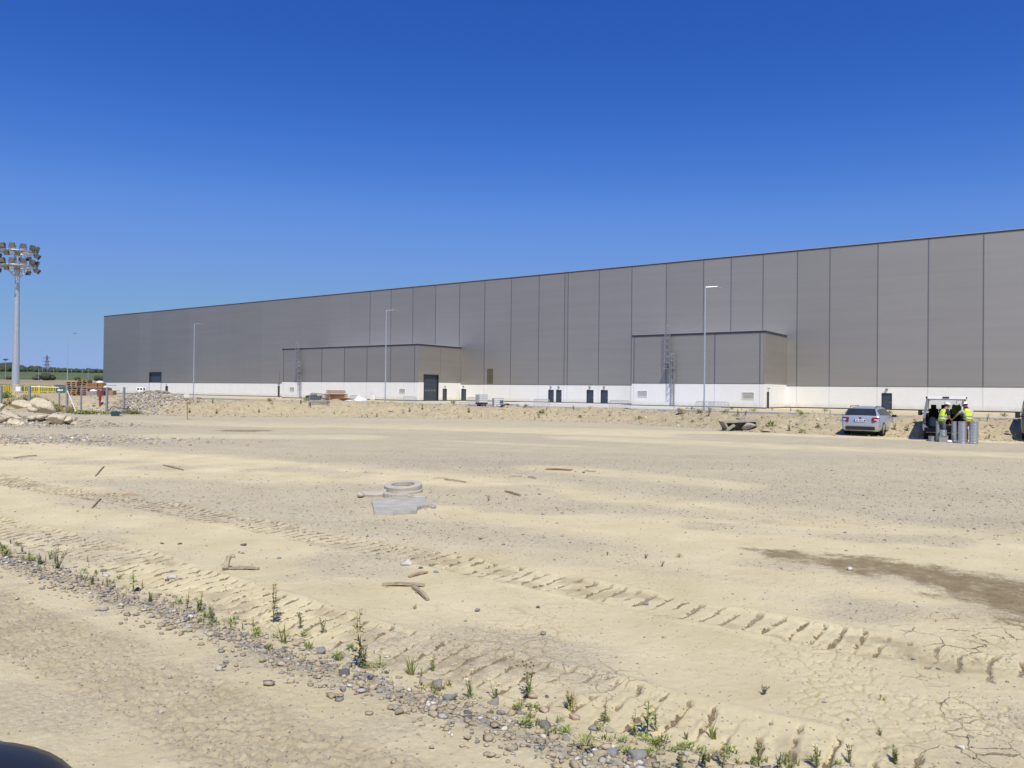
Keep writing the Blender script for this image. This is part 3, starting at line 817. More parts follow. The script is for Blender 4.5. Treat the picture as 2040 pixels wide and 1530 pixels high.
# ---- annexes
def annex(px_corner, px_left, seams_px, px_side, top_px, vents, side_door, side_bay, plinth):
    sw = wall_s(px_side[0], px_side[1])                     # where the side wall meets the main wall
    # corner point: on the perpendicular through sw, seen at px_corner
    o = side_o(px_corner, 760, sw)
    sc = sw
    sl = wall_s(px_left, 730, o)
    zt = zof(px_corner, top_px, sc, o)
    an = MB().box2((sc + 0.3, 0.1, 0), (sl - 0.3, o - 0.5, zt - 0.7)).build('annex', M_core, wh)
    vops = []
    for (x0, x1, y0, y1) in vents:
        a, b = sorted((wall_s(x0, y0, o), wall_s(x1, y0, o))); vops.append((a, b, zof((x0 + x1) / 2, y1, (a + b) / 2, o), zof((x0 + x1) / 2, y0, (a + b) / 2, o)))
    ss = sorted([sc + 0.13] + [wall_s(p, 730, o) for p in seams_px] + [sl])
    for a, b in zip(ss[:-1], ss[1:]):
        strip('cladding_panel', a + 0.03, b - 0.03, plinth + 0.03, zt - 0.3, o - 0.12, o, [], M_clad, an)
        strip('base_panel', a + 0.012, b - 0.012, 0.16, plinth - 0.01, o - 0.1, o + 0.03, vops, M_basew, an)
    for s in ss[1:-1]:
        strip('joint_strip', s - 0.075, s + 0.075, plinth + 0.03, zt - 0.31, o - 0.05, o + 0.035, [], M_joint, an)
        strip('base_joint_strip', s - 0.06, s + 0.06, 0.16, plinth - 0.02, o - 0.02, o + 0.045, [], M_seamw, an)
    strip('backing_wall', sc + 0.14, sl, 0, zt - 0.4, o - 0.4, o - 0.13, vops, M_joint, an)
    # side wall facing right
    sops = []
    if side_door: a, b = sorted((side_o(side_door[0], 790, sc), side_o(side_door[1], 790, sc))); sops.append((a, b, 0.06, 2.35))
    if side_bay: a, b = sorted((side_o(side_bay[0], 780, sc), side_o(side_bay[1], 780, sc))); sops.append((a, b, 0.06, side_bay[2]))
    nside = 2
    for k in range(nside):
        a, b = (o - 0.13) * k / nside + 0.02, (o - 0.13) * (k + 1) / nside
        strip('cladding_panel', a + 0.02, b - 0.02, plinth + 0.03, zt - 0.3, sc, sc + 0.12, sops, M_clad, an, 'o')
        bo = [q for q in sops if q[3] > plinth and q[0] < b and q[1] > a]
        for a_, b_ in ([(a + 0.01, bo[0][0]), (bo[0][1], b - 0.01)] if bo else [(a + 0.01, b - 0.01)]):
            if b_ - a_ > 0.02: strip('base_panel', a_, b_, 0.16, plinth - 0.01, sc - 0.03, sc + 0.1, sops, M_basew, an, 'o')
    strip('backing_wall', 0.02, o - 0.41, 0, zt - 0.4, sc + 0.13, sc + 0.4, sops, M_joint, an, 'o')
    # corner trim and flashings
    MB().box2((sc - 0.02, o - 0.13, plinth + 0.03), (sc + 0.13, o + 0.02, zt - 0.31)).build('corner_trim', M_clad, an)
    MB().box2((sc - 0.04, o - 0.13, 0.16), (sc + 0.135, o + 0.04, plinth - 0.01)).build('corner_base', M_white, an)
    MB().prism([(sc - 0.07, 0.03), (sl, 0.03), (sl, o + 0.07), (sc - 0.07, o + 0.07)], zt - 0.3, zt).build('roof_flashing', M_cap, an)
    MB().box2((sc + 0.2, 0.04, zt + 0.002), (sl - 0.2, o - 0.2, zt + 0.06)).build('roof', M_roof, an)
    strip('drip_flashing', sc - 0.05, sl, plinth - 0.012, plinth + 0.028, o - 0.1, o + 0.06, [], M_cap, an)
    strip('base_strip', sc - 0.05, sl, 0.0, 0.15, o - 0.1, o + 0.06, [], M_base, an)
    for q in vops: louvre(an, *q, o + 0.03, M_white, 5)
    if side_door:
        q = sops[0]; d, fr = door(an, *q, face=sc, axis='o', sgn=-1); fr.build('door_frame', M_doorf, an)
        MB().box((sc - 0.18, (q[0] + q[1]) / 2, 2.85), (0.3, 0.34, 0.1)).build('wall_lamp', M_lampb, an)
    if side_bay:
        q = sops[-1]
        fr = MB()
        fr.box2((sc - 0.07, q[0], q[2]), (sc + 0.3, q[0] + 0.14, q[3])); fr.box2((sc - 0.07, q[1] - 0.14, q[2]), (sc + 0.3, q[1], q[3])); fr.box2((sc - 0.07, q[0] + 0.14, q[3] - 0.25), (sc + 0.3, q[1] - 0.14, q[3]))
        fr.build('bay_door_frame', M_doorf, an)
        for k in range(7):
            hp = (q[3] - 0.25 - q[2]) / 7
            MB().box2((sc + 0.2, q[0] + 0.15, q[2] + k * hp + 0.012), (sc + 0.26, q[1] - 0.15, q[2] + (k + 1) * hp - 0.012)).build('bay_door_section', M_door, an)
        for k in range(4):
            c = q[0] + (q[1] - q[0]) * (0.2 + 0.2 * k)
            MB().box2((sc + 0.185, c - 0.2, q[2] + 1.75), (sc + 0.2, c + 0.2, q[2] + 2.1)).build('bay_door_pane', MATS['door_glass'], an)
    return an, sc, sl, o, zt
A2 = annex(1523, 1259, [1263, 1327, 1424, 1514], (1567, 720), 658, [(1269.4, 1289.9, 778, 791), (1478, 1503, 781, 796)], (1527, 1531.6), None, 3.45)
A1 = annex(833, 562, [565, 641, 686, 731, 778, 826], (918, 730), 684.5, [(577, 587, 771, 780), (795.3, 807.7, 774, 784)], (881.4, 889.8), (843.7, 873.2, 5.0), 3.5)
A2[0]['label'] = 'annex with two white louvres, nearer one'; A1[0]['label'] = 'annex with a slate bay door in its side'

# ---- caged access ladders on the annex fronts
M_lad = mat('ladder_steel', (0.33, 0.34, 0.36), 0.5, 0.5, var=0.12, scale=6)
def ladder(px, A, label):
    _, sc, sl, o, zt = A
    s = wall_s(px, 760, o)
    p = WP(s, o + 0.05, 0)
    t = thing('access_ladder', label, 'ladder', p, WROT, 'caged ladders on the annexes')
    zm = 0.52 * zt
    def flight(x, z0, z1, c0, c1):
        for sx in (-0.25, 0.25): MB().box2((x + sx - 0.045, 0.20, z0), (x + sx + 0.045, 0.28, z1)).build('rail', M_lad, t)
        r = MB(); z = z0 + 0.15
        while z < z1 - 0.1: r.cyl((x - 0.25, 0.245, z), (x + 0.25, 0.245, z), 0.024, n=5); z += 0.28
        r.build('rungs', M_lad, t)
        br = MB(); z = z0 + 0.3
        while z < min(z1, zt): br.box2((x - 0.27, 0, z), (x - 0.23, 0.22, z + 0.05)); br.box2((x + 0.23, 0, z), (x + 0.27, 0.22, z + 0.05)); z += 2.0
        br.build('wall_bracket', M_lad, t)
        cg = MB(); pts = [(-0.25, 0.26), (-0.37, 0.5), (-0.33, 0.8), (-0.12, 0.95), (0.12, 0.95), (0.33, 0.8), (0.37, 0.5), (0.25, 0.26)]
        z = c0
        while z <= c1 + 0.01:
            for a, b in zip(pts[:-1], pts[1:]): cg.box(((a[0] + b[0]) / 2 + x, (a[1] + b[1]) / 2, z), (math.hypot(a[0] - b[0], a[1] - b[1]) + 0.03, 0.02, 0.07), Matrix.Rotation(math.atan2(b[1] - a[1], b[0] - a[0]), 3, 'Z'))
            z += (c1 - c0) / max(1, round((c1 - c0) / 0.95))
        for q in pts[1:-1]: cg.box2((x + q[0] - 0.025, q[1] - 0.012, c0), (x + q[0] + 0.025, q[1] + 0.012, c1))
        cg.build('safety_cage', M_lad, t)
    flight(-0.38, 0.05, zm + 2.2, 2.9, zm + 2.2)
    flight(0.38, zm - 0.1, zt + 1.15, zm + 0.9, zt + 1.15)
    pl = MB().box2((-0.8, 0.03, zm - 0.06), (0.95, 0.95, zm)); pl.build('rest_platform', M_lad, t)
    g = MB()
    for q in ((-0.4, -0.3), (-1.1, -0.3), (-1.1, -1.1), (0.9, -0.3)): g.cyl((q[0], q[1], zt + 0.06), (q[0], q[1], zt + 1.15), 0.022, n=6)
    for z in (zt + 0.6, zt + 1.13):
        g.cyl((-0.4, -0.3, z), (-1.1, -0.3, z), 0.02, n=6); g.cyl((-1.1, -0.3, z), (-1.1, -1.1, z), 0.02, n=6); g.cyl((0.63, 0.25, z), (0.9, -0.3, z), 0.02, n=6)
    g.build('roof_guard_rail', M_lad, t)
    return t
ladder(1337, A2, 'galvanised caged ladder on the nearer annex with two white louvres')
ladder(598, A1, 'galvanised caged ladder on the farther annex with the bay door')
# thin brown pole and white cabinet at the far annex
s = wall_s(559, 780, A1[3]); p = WP(s + 0.25, A1[3] + 0.15, 0)
t = thing('rusty_pole', 'thin rusty brown pole standing at the left end of the far annex', 'pole', p)
MB().cyl((0, 0, 0), (0, 0, 5.6), 0.06, 0.05, 8).build('shaft', mat('rust_brown_paint', (0.16, 0.085, 0.055), 0.8, var=0.25, scale=6), t)
MB().cyl((0, 0, 5.6), (0, 0, 5.95), 0.09, 0.07, 8).build('cap', M_lampb, t)
s = wall_s(739, 790, A1[3] + 1); p = WP(s, A1[3] + 0.6, 0)
t = thing('utility_cabinet', 'small white utility cabinet against the far annex wall', 'cabinet', p, WROT)
MB().box2((-0.45, -0.22, 0.12), (0.45, 0.22, 1.25)).build('body', M_white, t); MB().box2((-0.5, -0.27, 1.255), (0.5, 0.27, 1.32)).build('lid', M_white, t); MB().box2((-0.4, -0.2, 0), (0.4, 0.2, 0.118)).build('plinth', M_conc, t)

# ================================================================ STREET LAMPS
def lamp_post(loc, label, h=14.0, ang=0.0):
    t = thing('lamp_post', label, 'street lamp', loc, ang, 'tall lamp posts along the access road')
    MB().lathe([(0.11, 0), (0.11, 1.2), (0.095, 1.25), (0.085, 5), (0.06, h)], 12).build('pole', M_pole, t, smooth=True)
    MB().box2((-0.2, -0.2, 0), (0.2, 0.2, 0.04)).build('base_plate', M_galv, t)
    MB().cyl((0, 0, h - 0.05), (1.35, 0, h + 0.02), 0.035, 0.03, 8).build('arm', M_pole, t)
    hd = MB().prism([(1.3, h - 0.02), (1.42, h + 0.1), (1.9, h + 0.06), (2.05, h - 0.02), (1.9, h - 0.06), (1.42, h - 0.05)], -0.14, 0.14, 1).build('lamp_head', M_lampb, t)
    MB().box2((1.5, -0.11, h - 0.085), (1.9, 0.11, h - 0.062)).build('lens', M_white, hd)
    MB().box2((-0.05, -0.125, 0.6), (0.05, -0.10, 1.0)).build('access_hatch', M_galv, t)
    return t
for (px, top, lab) in ((1405.5, 571, 'nearest tall galvanised lamp post, before the louvred annex'), (769.5, 617.5, 'tall galvanised lamp post before the annex with the bay door'), (387, 644.5, 'tall galvanised lamp post left of the far annex'), (135, 664, 'farthest tall lamp post, rising behind the pallets')):
    u, v = uv(px, top); d = (14.0 - EYE) * F / -v
    lamp_post((u / F * d, d, 0), lab, 14.0, -0.12)

# ================================================================ FLOODLIGHT MAST
dm = 102.0
pm = AT(31, 770, dm); zb = h1(pm.x, pm.y)
mast = thing('floodlight_mast', 'high floodlight mast with two rings of floodlights', 'floodlight mast', (pm.x, pm.y, zb))
def zpx(y): return EYE - uv(33, y)[1] / F * dm - zb
MB().lathe([(0.50, 0), (0.50, 0.6), (0.46, 1.0), (0.27, zpx(552)), (0.27, zpx(531)), (0.13, zpx(529)), (0.12, zpx(497)), (0.0, zpx(496))], 12).build('pole', M_pole, mast)
MB().cyl((0, 0, 0), (0, 0, 0.06), 0.75, n=16).build('base_flange', M_galv, mast)
M_flt = mat('floodlight_casing', (0.10, 0.10, 0.095), 0.55, 0.2, var=0.2, scale=4)
M_flg = mat('floodlight_glass', (0.22, 0.215, 0.19), 0.25, 0.1, var=0.12, scale=4, spec=0.6)
for zr, nm in ((zpx(531), 12), (zpx(502), 12)):
    R0 = 2.25
    rg = MB()
    for k in range(24):
        a, b = 2 * PI * k / 24, 2 * PI * (k + 1) / 24
        for rr, dz in ((R0, 0), (R0 - 0.5, 0)): rg.cyl((rr * math.cos(a), rr * math.sin(a), zr + dz), (rr * math.cos(b), rr * math.sin(b), zr + dz), 0.06, n=6)
    for k in range(8):
        a = 2 * PI * k / 8; rg.cyl((0.1 * math.cos(a), 0.1 * math.sin(a), zr), (R0 * math.cos(a), R0 * math.sin(a), zr), 0.05, n=6)
    rg.build('ring_frame', M_galv, mast)
    for k in range(nm):
        a = 2 * PI * (k + 0.35) / nm
        for up in (1, 0):
            if not up and k % 3 == 2: continue
            aa = a + (0.12 if up else -0.14)
            out = R0 + (0.1 if up else 0.2); z = zr + (0.55 if up else -0.5)
            R3 = Matrix.Rotation(aa, 3, 'Z') @ Matrix.Rotation(0.35 if up else 0.6, 3, 'Y')
            c = Vector((out * math.cos(aa), out * math.sin(aa), z))
            fl = MB().box(c, (0.18, 0.62, 0.58), R3); fl.box(c + R3 @ Vector((-0.2, 0, 0)), (0.22, 0.4, 0.34), R3)
            fl.cyl(c + R3 @ Vector((-0.05, 0.4, 0)), Vector((R0 * math.cos(aa), R0 * math.sin(aa), zr)) + R3 @ Vector((0, 0.4, 0)), 0.03, n=5)
            fl.cyl(c + R3 @ Vector((-0.05, -0.4, 0)), Vector((R0 * math.cos(aa), R0 * math.sin(aa), zr)) + R3 @ Vector((0, -0.4, 0)), 0.03, n=5)
            fo = fl.build('floodlight', M_flt, mast)
            MB().box(c + R3 @ Vector((0.105, 0, 0)), (0.02, 0.55, 0.5), R3).build('glass', M_flg, fo)
for k in range(8):
    a = 2 * PI * (k + 0.5) / 8
    MB().cyl((0.27 * math.cos(a), 0.27 * math.sin(a), zpx(552)), (1.5 * math.cos(a), 1.5 * math.sin(a), zpx(532)), 0.05, n=6).build('strut', M_galv, mast)
for k in range(4):
    a = 2 * PI * (k + 0.3) / 4
    MB().cyl((0.8 * math.cos(a), 0.8 * math.sin(a), zpx(531)), (0.8 * math.cos(a), 0.8 * math.sin(a), zpx(502)), 0.035, n=6).build('hanger_rod', M_galv, mast)

# far pylon, poles and bushes
def pylon(px, ytop, ybot, d, label):
    b = AT(px, ybot, d); h = (ybot - ytop) / F * d
    zb = float(zfar(np.array([b.x]), np.array([b.y]))[0]); h = AT(px, ytop, d).z - zb
    t = thing('power_pylon', label, 'pylon', (b.x, b.y, zb))
    m = mat('pylon_steel', (0.17, 0.18, 0.19), 0.6, 0.4, var=0.1, scale=1)
    w = h * 0.09; tr = MB()
    lv = [0, 0.2, 0.38, 0.54, 0.68, 0.8, 0.9, 1.0]
    def cw(f): return w * (1 - f) ** 1.0 + 0.35 if f < 0.55 else w * 0.45 * (1.02 - f) / 0.47 + 0.25
    cs = [(1, 1), (-1, 1), (-1, -1), (1, -1)]
    for a, c in zip(lv[:-1], lv[1:]):
        for k in range(4):
            p, q = cs[k], cs[(k + 1) % 4]
            A = (p[0] * cw(a), p[1] * cw(a), a * h); B = (p[0] * cw(c), p[1] * cw(c), c * h); C = (q[0] * cw(c), q[1] * cw(c), c * h); D = (q[0] * cw(a), q[1] * cw(a), a * h)
            tr.cyl(A, B, 0.2, n=4); tr.cyl(A, C, 0.1, n=4); tr.cyl(D, B, 0.1, n=4)
    tr.build('lattice_tower', m, t)
    for f, l in ((0.9, 0.15), (0.76, 0.2), (0.62, 0.16)):
        MB().cyl((-l * h, 0, f * h), (0, 0, f * h + 0.8), 0.2, n=4).cyl((l * h, 0, f * h), (0, 0, f * h + 0.8), 0.2, n=4).cyl((-l * h, 0, f * h), (l * h, 0, f * h), 0.2, n=4).build('cross_arm', m, t)
    return t
pylon(93, 708, 756, 860, 'steel lattice pylon standing in the fields')
def far_pole(px, ytop, d, label, head=0.0):
    b = AT(px, 760, d); zb = float(zfar(np.array([b.x]), np.array([b.y]))[0]); h = AT(px, ytop, d).z - zb
    t = thing('pole', label, 'pole', (b.x, b.y, zb))
    r = d * 0.0002
    MB().cyl((0, 0, 0), (0, 0, h), r * 1.2, r * 0.8, 8).build('shaft', M_pole, t)
    if head: MB().cyl((0, 0, h), (0, 0, h + 0.5), head, head * 0.7, 10).cyl((0, 0, h - 1), (0, 0, h), 0.3, head, 10).build('lamp_crown', M_flt, t)
    else: MB().box2((-r * 3, -r * 0.6, h - r * 4), (r * 3, r * 0.6, h - r * 2.6)).build('cross_piece', M_lampb, t)
far_pole(10.5, 716, 620, 'far floodlight mast above the hill, left of the big mast', 2.2)
far_pole(76.5, 735, 700, 'slim pale pole between the big mast and the pylon')
far_pole(175.5, 735, 430, 'slim pale pole standing behind the pallets')
far_pole(84, 732, 1500, 'short pole on the skyline left of the pylon')
far_pole(106.5, 734, 1500, 'short pole on the skyline right of the pylon')
far_pole(142, 733, 1500, 'thick short pole on the skyline right of the far lamp post')
far_pole(163.5, 735, 1500, 'short pole on the skyline left of the slim pale pole')

# ================================================================ VEHICLES
M_tyre = mat('tyre_rubber', (0.02, 0.02, 0.02), 0.85, var=0.2, scale=12)
M_rim = mat('alloy_rim', (0.5, 0.5, 0.5), 0.35, 0.8, var=0.08, scale=12)
M_glass = mat('vehicle_glass', (0.025, 0.03, 0.035), 0.08, 0.0, var=0.15, scale=2, spec=0.8)
M_trim = mat('black_plastic_trim', (0.022, 0.022, 0.023), 0.6, var=0.15, scale=9)
M_red = mat('tail_light_red', (0.22, 0.012, 0.015), 0.25, var=0.2, scale=14)
M_clear = mat('clear_lamp', (0.6, 0.6, 0.6), 0.2, var=0.1, scale=14)
M_plate = mat('plate_white', (0.75, 0.75, 0.75), 0.5, var=0.03, scale=9)
M_blue = mat('plate_blue', (0.02, 0.06, 0.30), 0.5, var=0.05, scale=9)
M_ink = mat('plate_black', (0.02, 0.02, 0.02), 0.6, var=0.05, scale=9)
def ring(st):
    x, zb, zk, zr, wl, wb, wr = st
    zm = zb + 0.35 * (zk - zb)
    half = [(wl * 0.86, zb), (wl, zb + 0.10), (max(wl, wb) + 0.015, zm), (wb, zk), (wr, zr - 0.05 * min(1, (zr - zk) / 0.3 + 0.2)), (wr * 0.82, zr), (wr * 0.35, zr + 0.018)]
    return [(x, -w, z) for w, z in half] + [(x, w, z) for w, z in reversed(half)]
def loft(sts, open_rear=False, t=0.05):
    b = MB(); rs = [ring(s) for s in sts]; n = len(rs[0])
    for r in rs: b.v += r
    for i in range(len(rs) - 1):
        for k in range(n): b.f.append((i * n + k, i * n + (k + 1) % n, (i + 1) * n + (k + 1) % n, (i + 1) * n + k))
    b.f.append(tuple((len(rs) - 1) * n + k for k in range(n)))
    if not open_rear: b.f.append(tuple(reversed(range(n))))
    return b, rs
def wheel(parent, x, y, r, w, side):
    t = MB().lathe([(r * 0.66, -w / 2), (r * 0.94, -w / 2), (r, -w * 0.36), (r, w * 0.36), (r * 0.94, w / 2), (r * 0.66, w / 2)], 22, (x, y, r), Matrix.Rotation(PI / 2, 3, 'X')).build('wheel', M_tyre, parent, smooth=True)
    rm = MB(); yo = y + side * w * 0.30
    rm.lathe([(r * 0.66, -0.02), (r * 0.66, 0.03), (r * 0.58, 0.03)], 22, (x, yo, r), Matrix.Rotation(PI / 2, 3, 'X'))
    for k in range(7):
        a = 2 * PI * k / 7; rm.box((x + 0.32 * r * math.cos(a), yo, r + 0.32 * r * math.sin(a)), (r * 0.62, 0.03, r * 0.14), Matrix.Rotation(-a, 3, 'Y'))
    rm.cyl((x, yo - 0.02, r), (x, yo + 0.02, r), r * 0.17, n=10)
    rm.build('rim', M_rim, t)
    MB().cyl((x, y - side * w * 0.1, r), (x, y - side * w * 0.12, r), r * 0.64, n=18).build('brake_shadow_plate', M_trim, t)  # black plate standing in for the shade behind the spokes
def offset_patch(quads, d, name, m, parent):
    b = MB()
    for q in quads:
        q = [Vector(p) for p in q]; n = (q[1] - q[0]).cross(q[3] - q[0]).normalized()
        b.add([p + n * d for p in q] + [p + n * (d - 0.012) for p in q], [(0, 1, 2, 3), (7, 6, 5, 4), (0, 4, 5, 1), (1, 5, 6, 2), (2, 6, 7, 3), (3, 7, 4, 0)])
    return b.build(name, m, parent)
def lerp(a, b, t): return tuple(a[i] + (b[i] - a[i]) * t for i in range(3))
def side_window(rs, i, j, s, name, parent, x0=None, x1=None, f0=0.12, f1=0.88):
    """glass panel between stations i and j on side s (-1 left, +1 right in local y)"""
    n = len(rs[0]); lo, hi = (3, 4) if s < 0 else (n - 4, n - 5)
    A, B, C, D = rs[i][lo], rs[j][lo], rs[j][hi], rs[i][hi]
    q = [lerp(A, D, f0), lerp(B, C, f0), lerp(B, C, f1), lerp(A, D, f1)]
    if s > 0: q = [q[1], q[0], q[3], q[2]]
    return offset_patch([q], 0.014, name, M_glass, parent)

def estate_car(loc, rz):
    m = mat('silver_car_paint', (0.52, 0.55, 0.60), 0.28, 0.55, var=0.04, scale=3)
    t = thing('estate_car', 'silver estate car parked by the earth bank', 'car', loc, rz)
    sts = [(0.0, 0.42, 0.66, 0.70, 0.76, 0.78, 0.74), (0.07, 0.30, 0.95, 0.98, 0.86, 0.87, 0.80), (0.12, 0.26, 1.00, 1.04, 0.88, 0.87, 0.80), (0.40, 0.25, 1.02, 1.40, 0.89, 0.87, 0.66), (0.9, 0.22, 1.01, 1.455, 0.90, 0.88, 0.63), (1.75, 0.2, 1.0, 1.47, 0.90, 0.88, 0.63), (2.5, 0.2, 0.98, 1.44, 0.90, 0.88, 0.62), (2.95, 0.2, 0.96, 1.30, 0.90, 0.88, 0.66), (3.55, 0.22, 0.94, 0.99, 0.90, 0.86, 0.78), (4.2, 0.24, 0.84, 0.88, 0.88, 0.82, 0.74), (4.55, 0.28, 0.70, 0.73, 0.80, 0.74, 0.66), (4.66, 0.36, 0.55, 0.58, 0.66, 0.6, 0.55)]
    b, rs = loft(sts); body = b.build('body', m, t, smooth=True)
    for s in (-1, 1):
        side_window(rs, 3, 4, s, 'quarter_window', t); side_window(rs, 4, 5, s, 'rear_door_window', t, f0=0.1); side_window(rs, 5, 6, s, 'front_door_window', t, f0=0.1); side_window(rs, 6, 7, s, 'quarterlight', t)
    # rear glass and windscreen lie on the sloping roof strips
    def top(i, j, f0, f1, w, name):
        A, B = sts[i], sts[j]
        def P(st, f, sg): return (st[0], sg * st[6] * w, st[3])
        q = [lerp(P(A, 0, 1), P(B, 0, 1), f0), lerp(P(A, 0, -1), P(B, 0, -1), f0), lerp(P(A, 0, -1), P(B, 0, -1), f1), lerp(P(A, 0, 1), P(B, 0, 1), f1)]
        return offset_patch([q], 0.03, name, M_glass, t)
    top(2, 3, 0.02, 0.92, 0.93, 'rear_window'); top(7, 8, 0.05, 0.95, 0.9, 'windscreen')
    for s in (-1, 1):
        MB().box((0.09, s * 0.70, 0.83), (0.16, 0.34, 0.24), Matrix.Rotation(-s * 0.35, 3, 'Z')).build('tail_light', M_red, t)
        MB().box((0.005, s * 0.72, 0.84), (0.03, 0.16, 0.06)).build('reversing_lamp', M_clear, t)
        for x in (0.98, 3.62): wheel(t, x, s * 0.80, 0.325, 0.21, s)
        for x in (0.98, 3.62): MB().lathe([(0.345, -0.02), (0.40, 0.0), (0.345, 0.02)], 20, (x, s * 0.905, 0.325), Matrix.Rotation(PI / 2, 3, 'X')).build('wheel_arch', M_trim, t)
        mi = MB().box((3.0, s * 1.0, 0.99), (0.14, 0.2, 0.13)); mi.box((3.02, s * 0.91, 0.95), (0.06, 0.12, 0.05)); mi.build('door_mirror', M_trim, t)
        MB().tube([(0.55, s * 0.60, 1.43), (0.62, s * 0.60, 1.50), (2.3, s * 0.60, 1.51), (2.4, s * 0.60, 1.45)], 0.018, 6).build('roof_rail', M_trim, t)
        for x in (1.3, 2.3): MB().box2((x, s * 0.905, 0.84), (x + 0.18, s * 0.925, 0.87)).build('door_handle', m, t)
        MB().box((4.5, s * 0.6, 0.62), (0.14, 0.3, 0.14), Matrix.Rotation(s * 0.3, 3, 'Z')).build('headlight', M_clear, t)
    p = MB().box((-0.015, 0.02, 0.80), (0.02, 0.52, 0.12)).build('number_plate', M_plate, t)
    MB().box((-0.027, 0.255, 0.80), (0.004, 0.05, 0.116)).build('blue_band', M_blue, p)
    for k, y in enumerate((0.17, 0.11, 0.02, -0.04, -0.10, -0.19, -0.225)): MB().box((-0.027, y, 0.80), (0.004, 0.032, 0.07)).build('character', M_ink, p)
    MB().box((-0.0, 0, 0.40), (0.16, 1.36, 0.17)).build('rear_bumper_insert', M_trim, t)
    MB().cyl((-0.03, 0, 0.92), (0.02, 0, 0.92), 0.045, n=14).build('badge', M_trim, t)
    MB().box((0.13, 0.1, 1.06), (0.03, 0.5, 0.025), Matrix.Rotation(0.03, 3, 'X')).build('rear_wiper', M_ink, t)
    MB().box2((0.6, -0.6, 0.16), (4.2, 0.6, 0.24)).build('underbody', M_trim, t)
    return t
c = GH(1713, 869)
hd = math.radians(37)                     # heading, clockwise from +Y
estate_car((c.x, c.y, c.z), PI / 2 - hd)

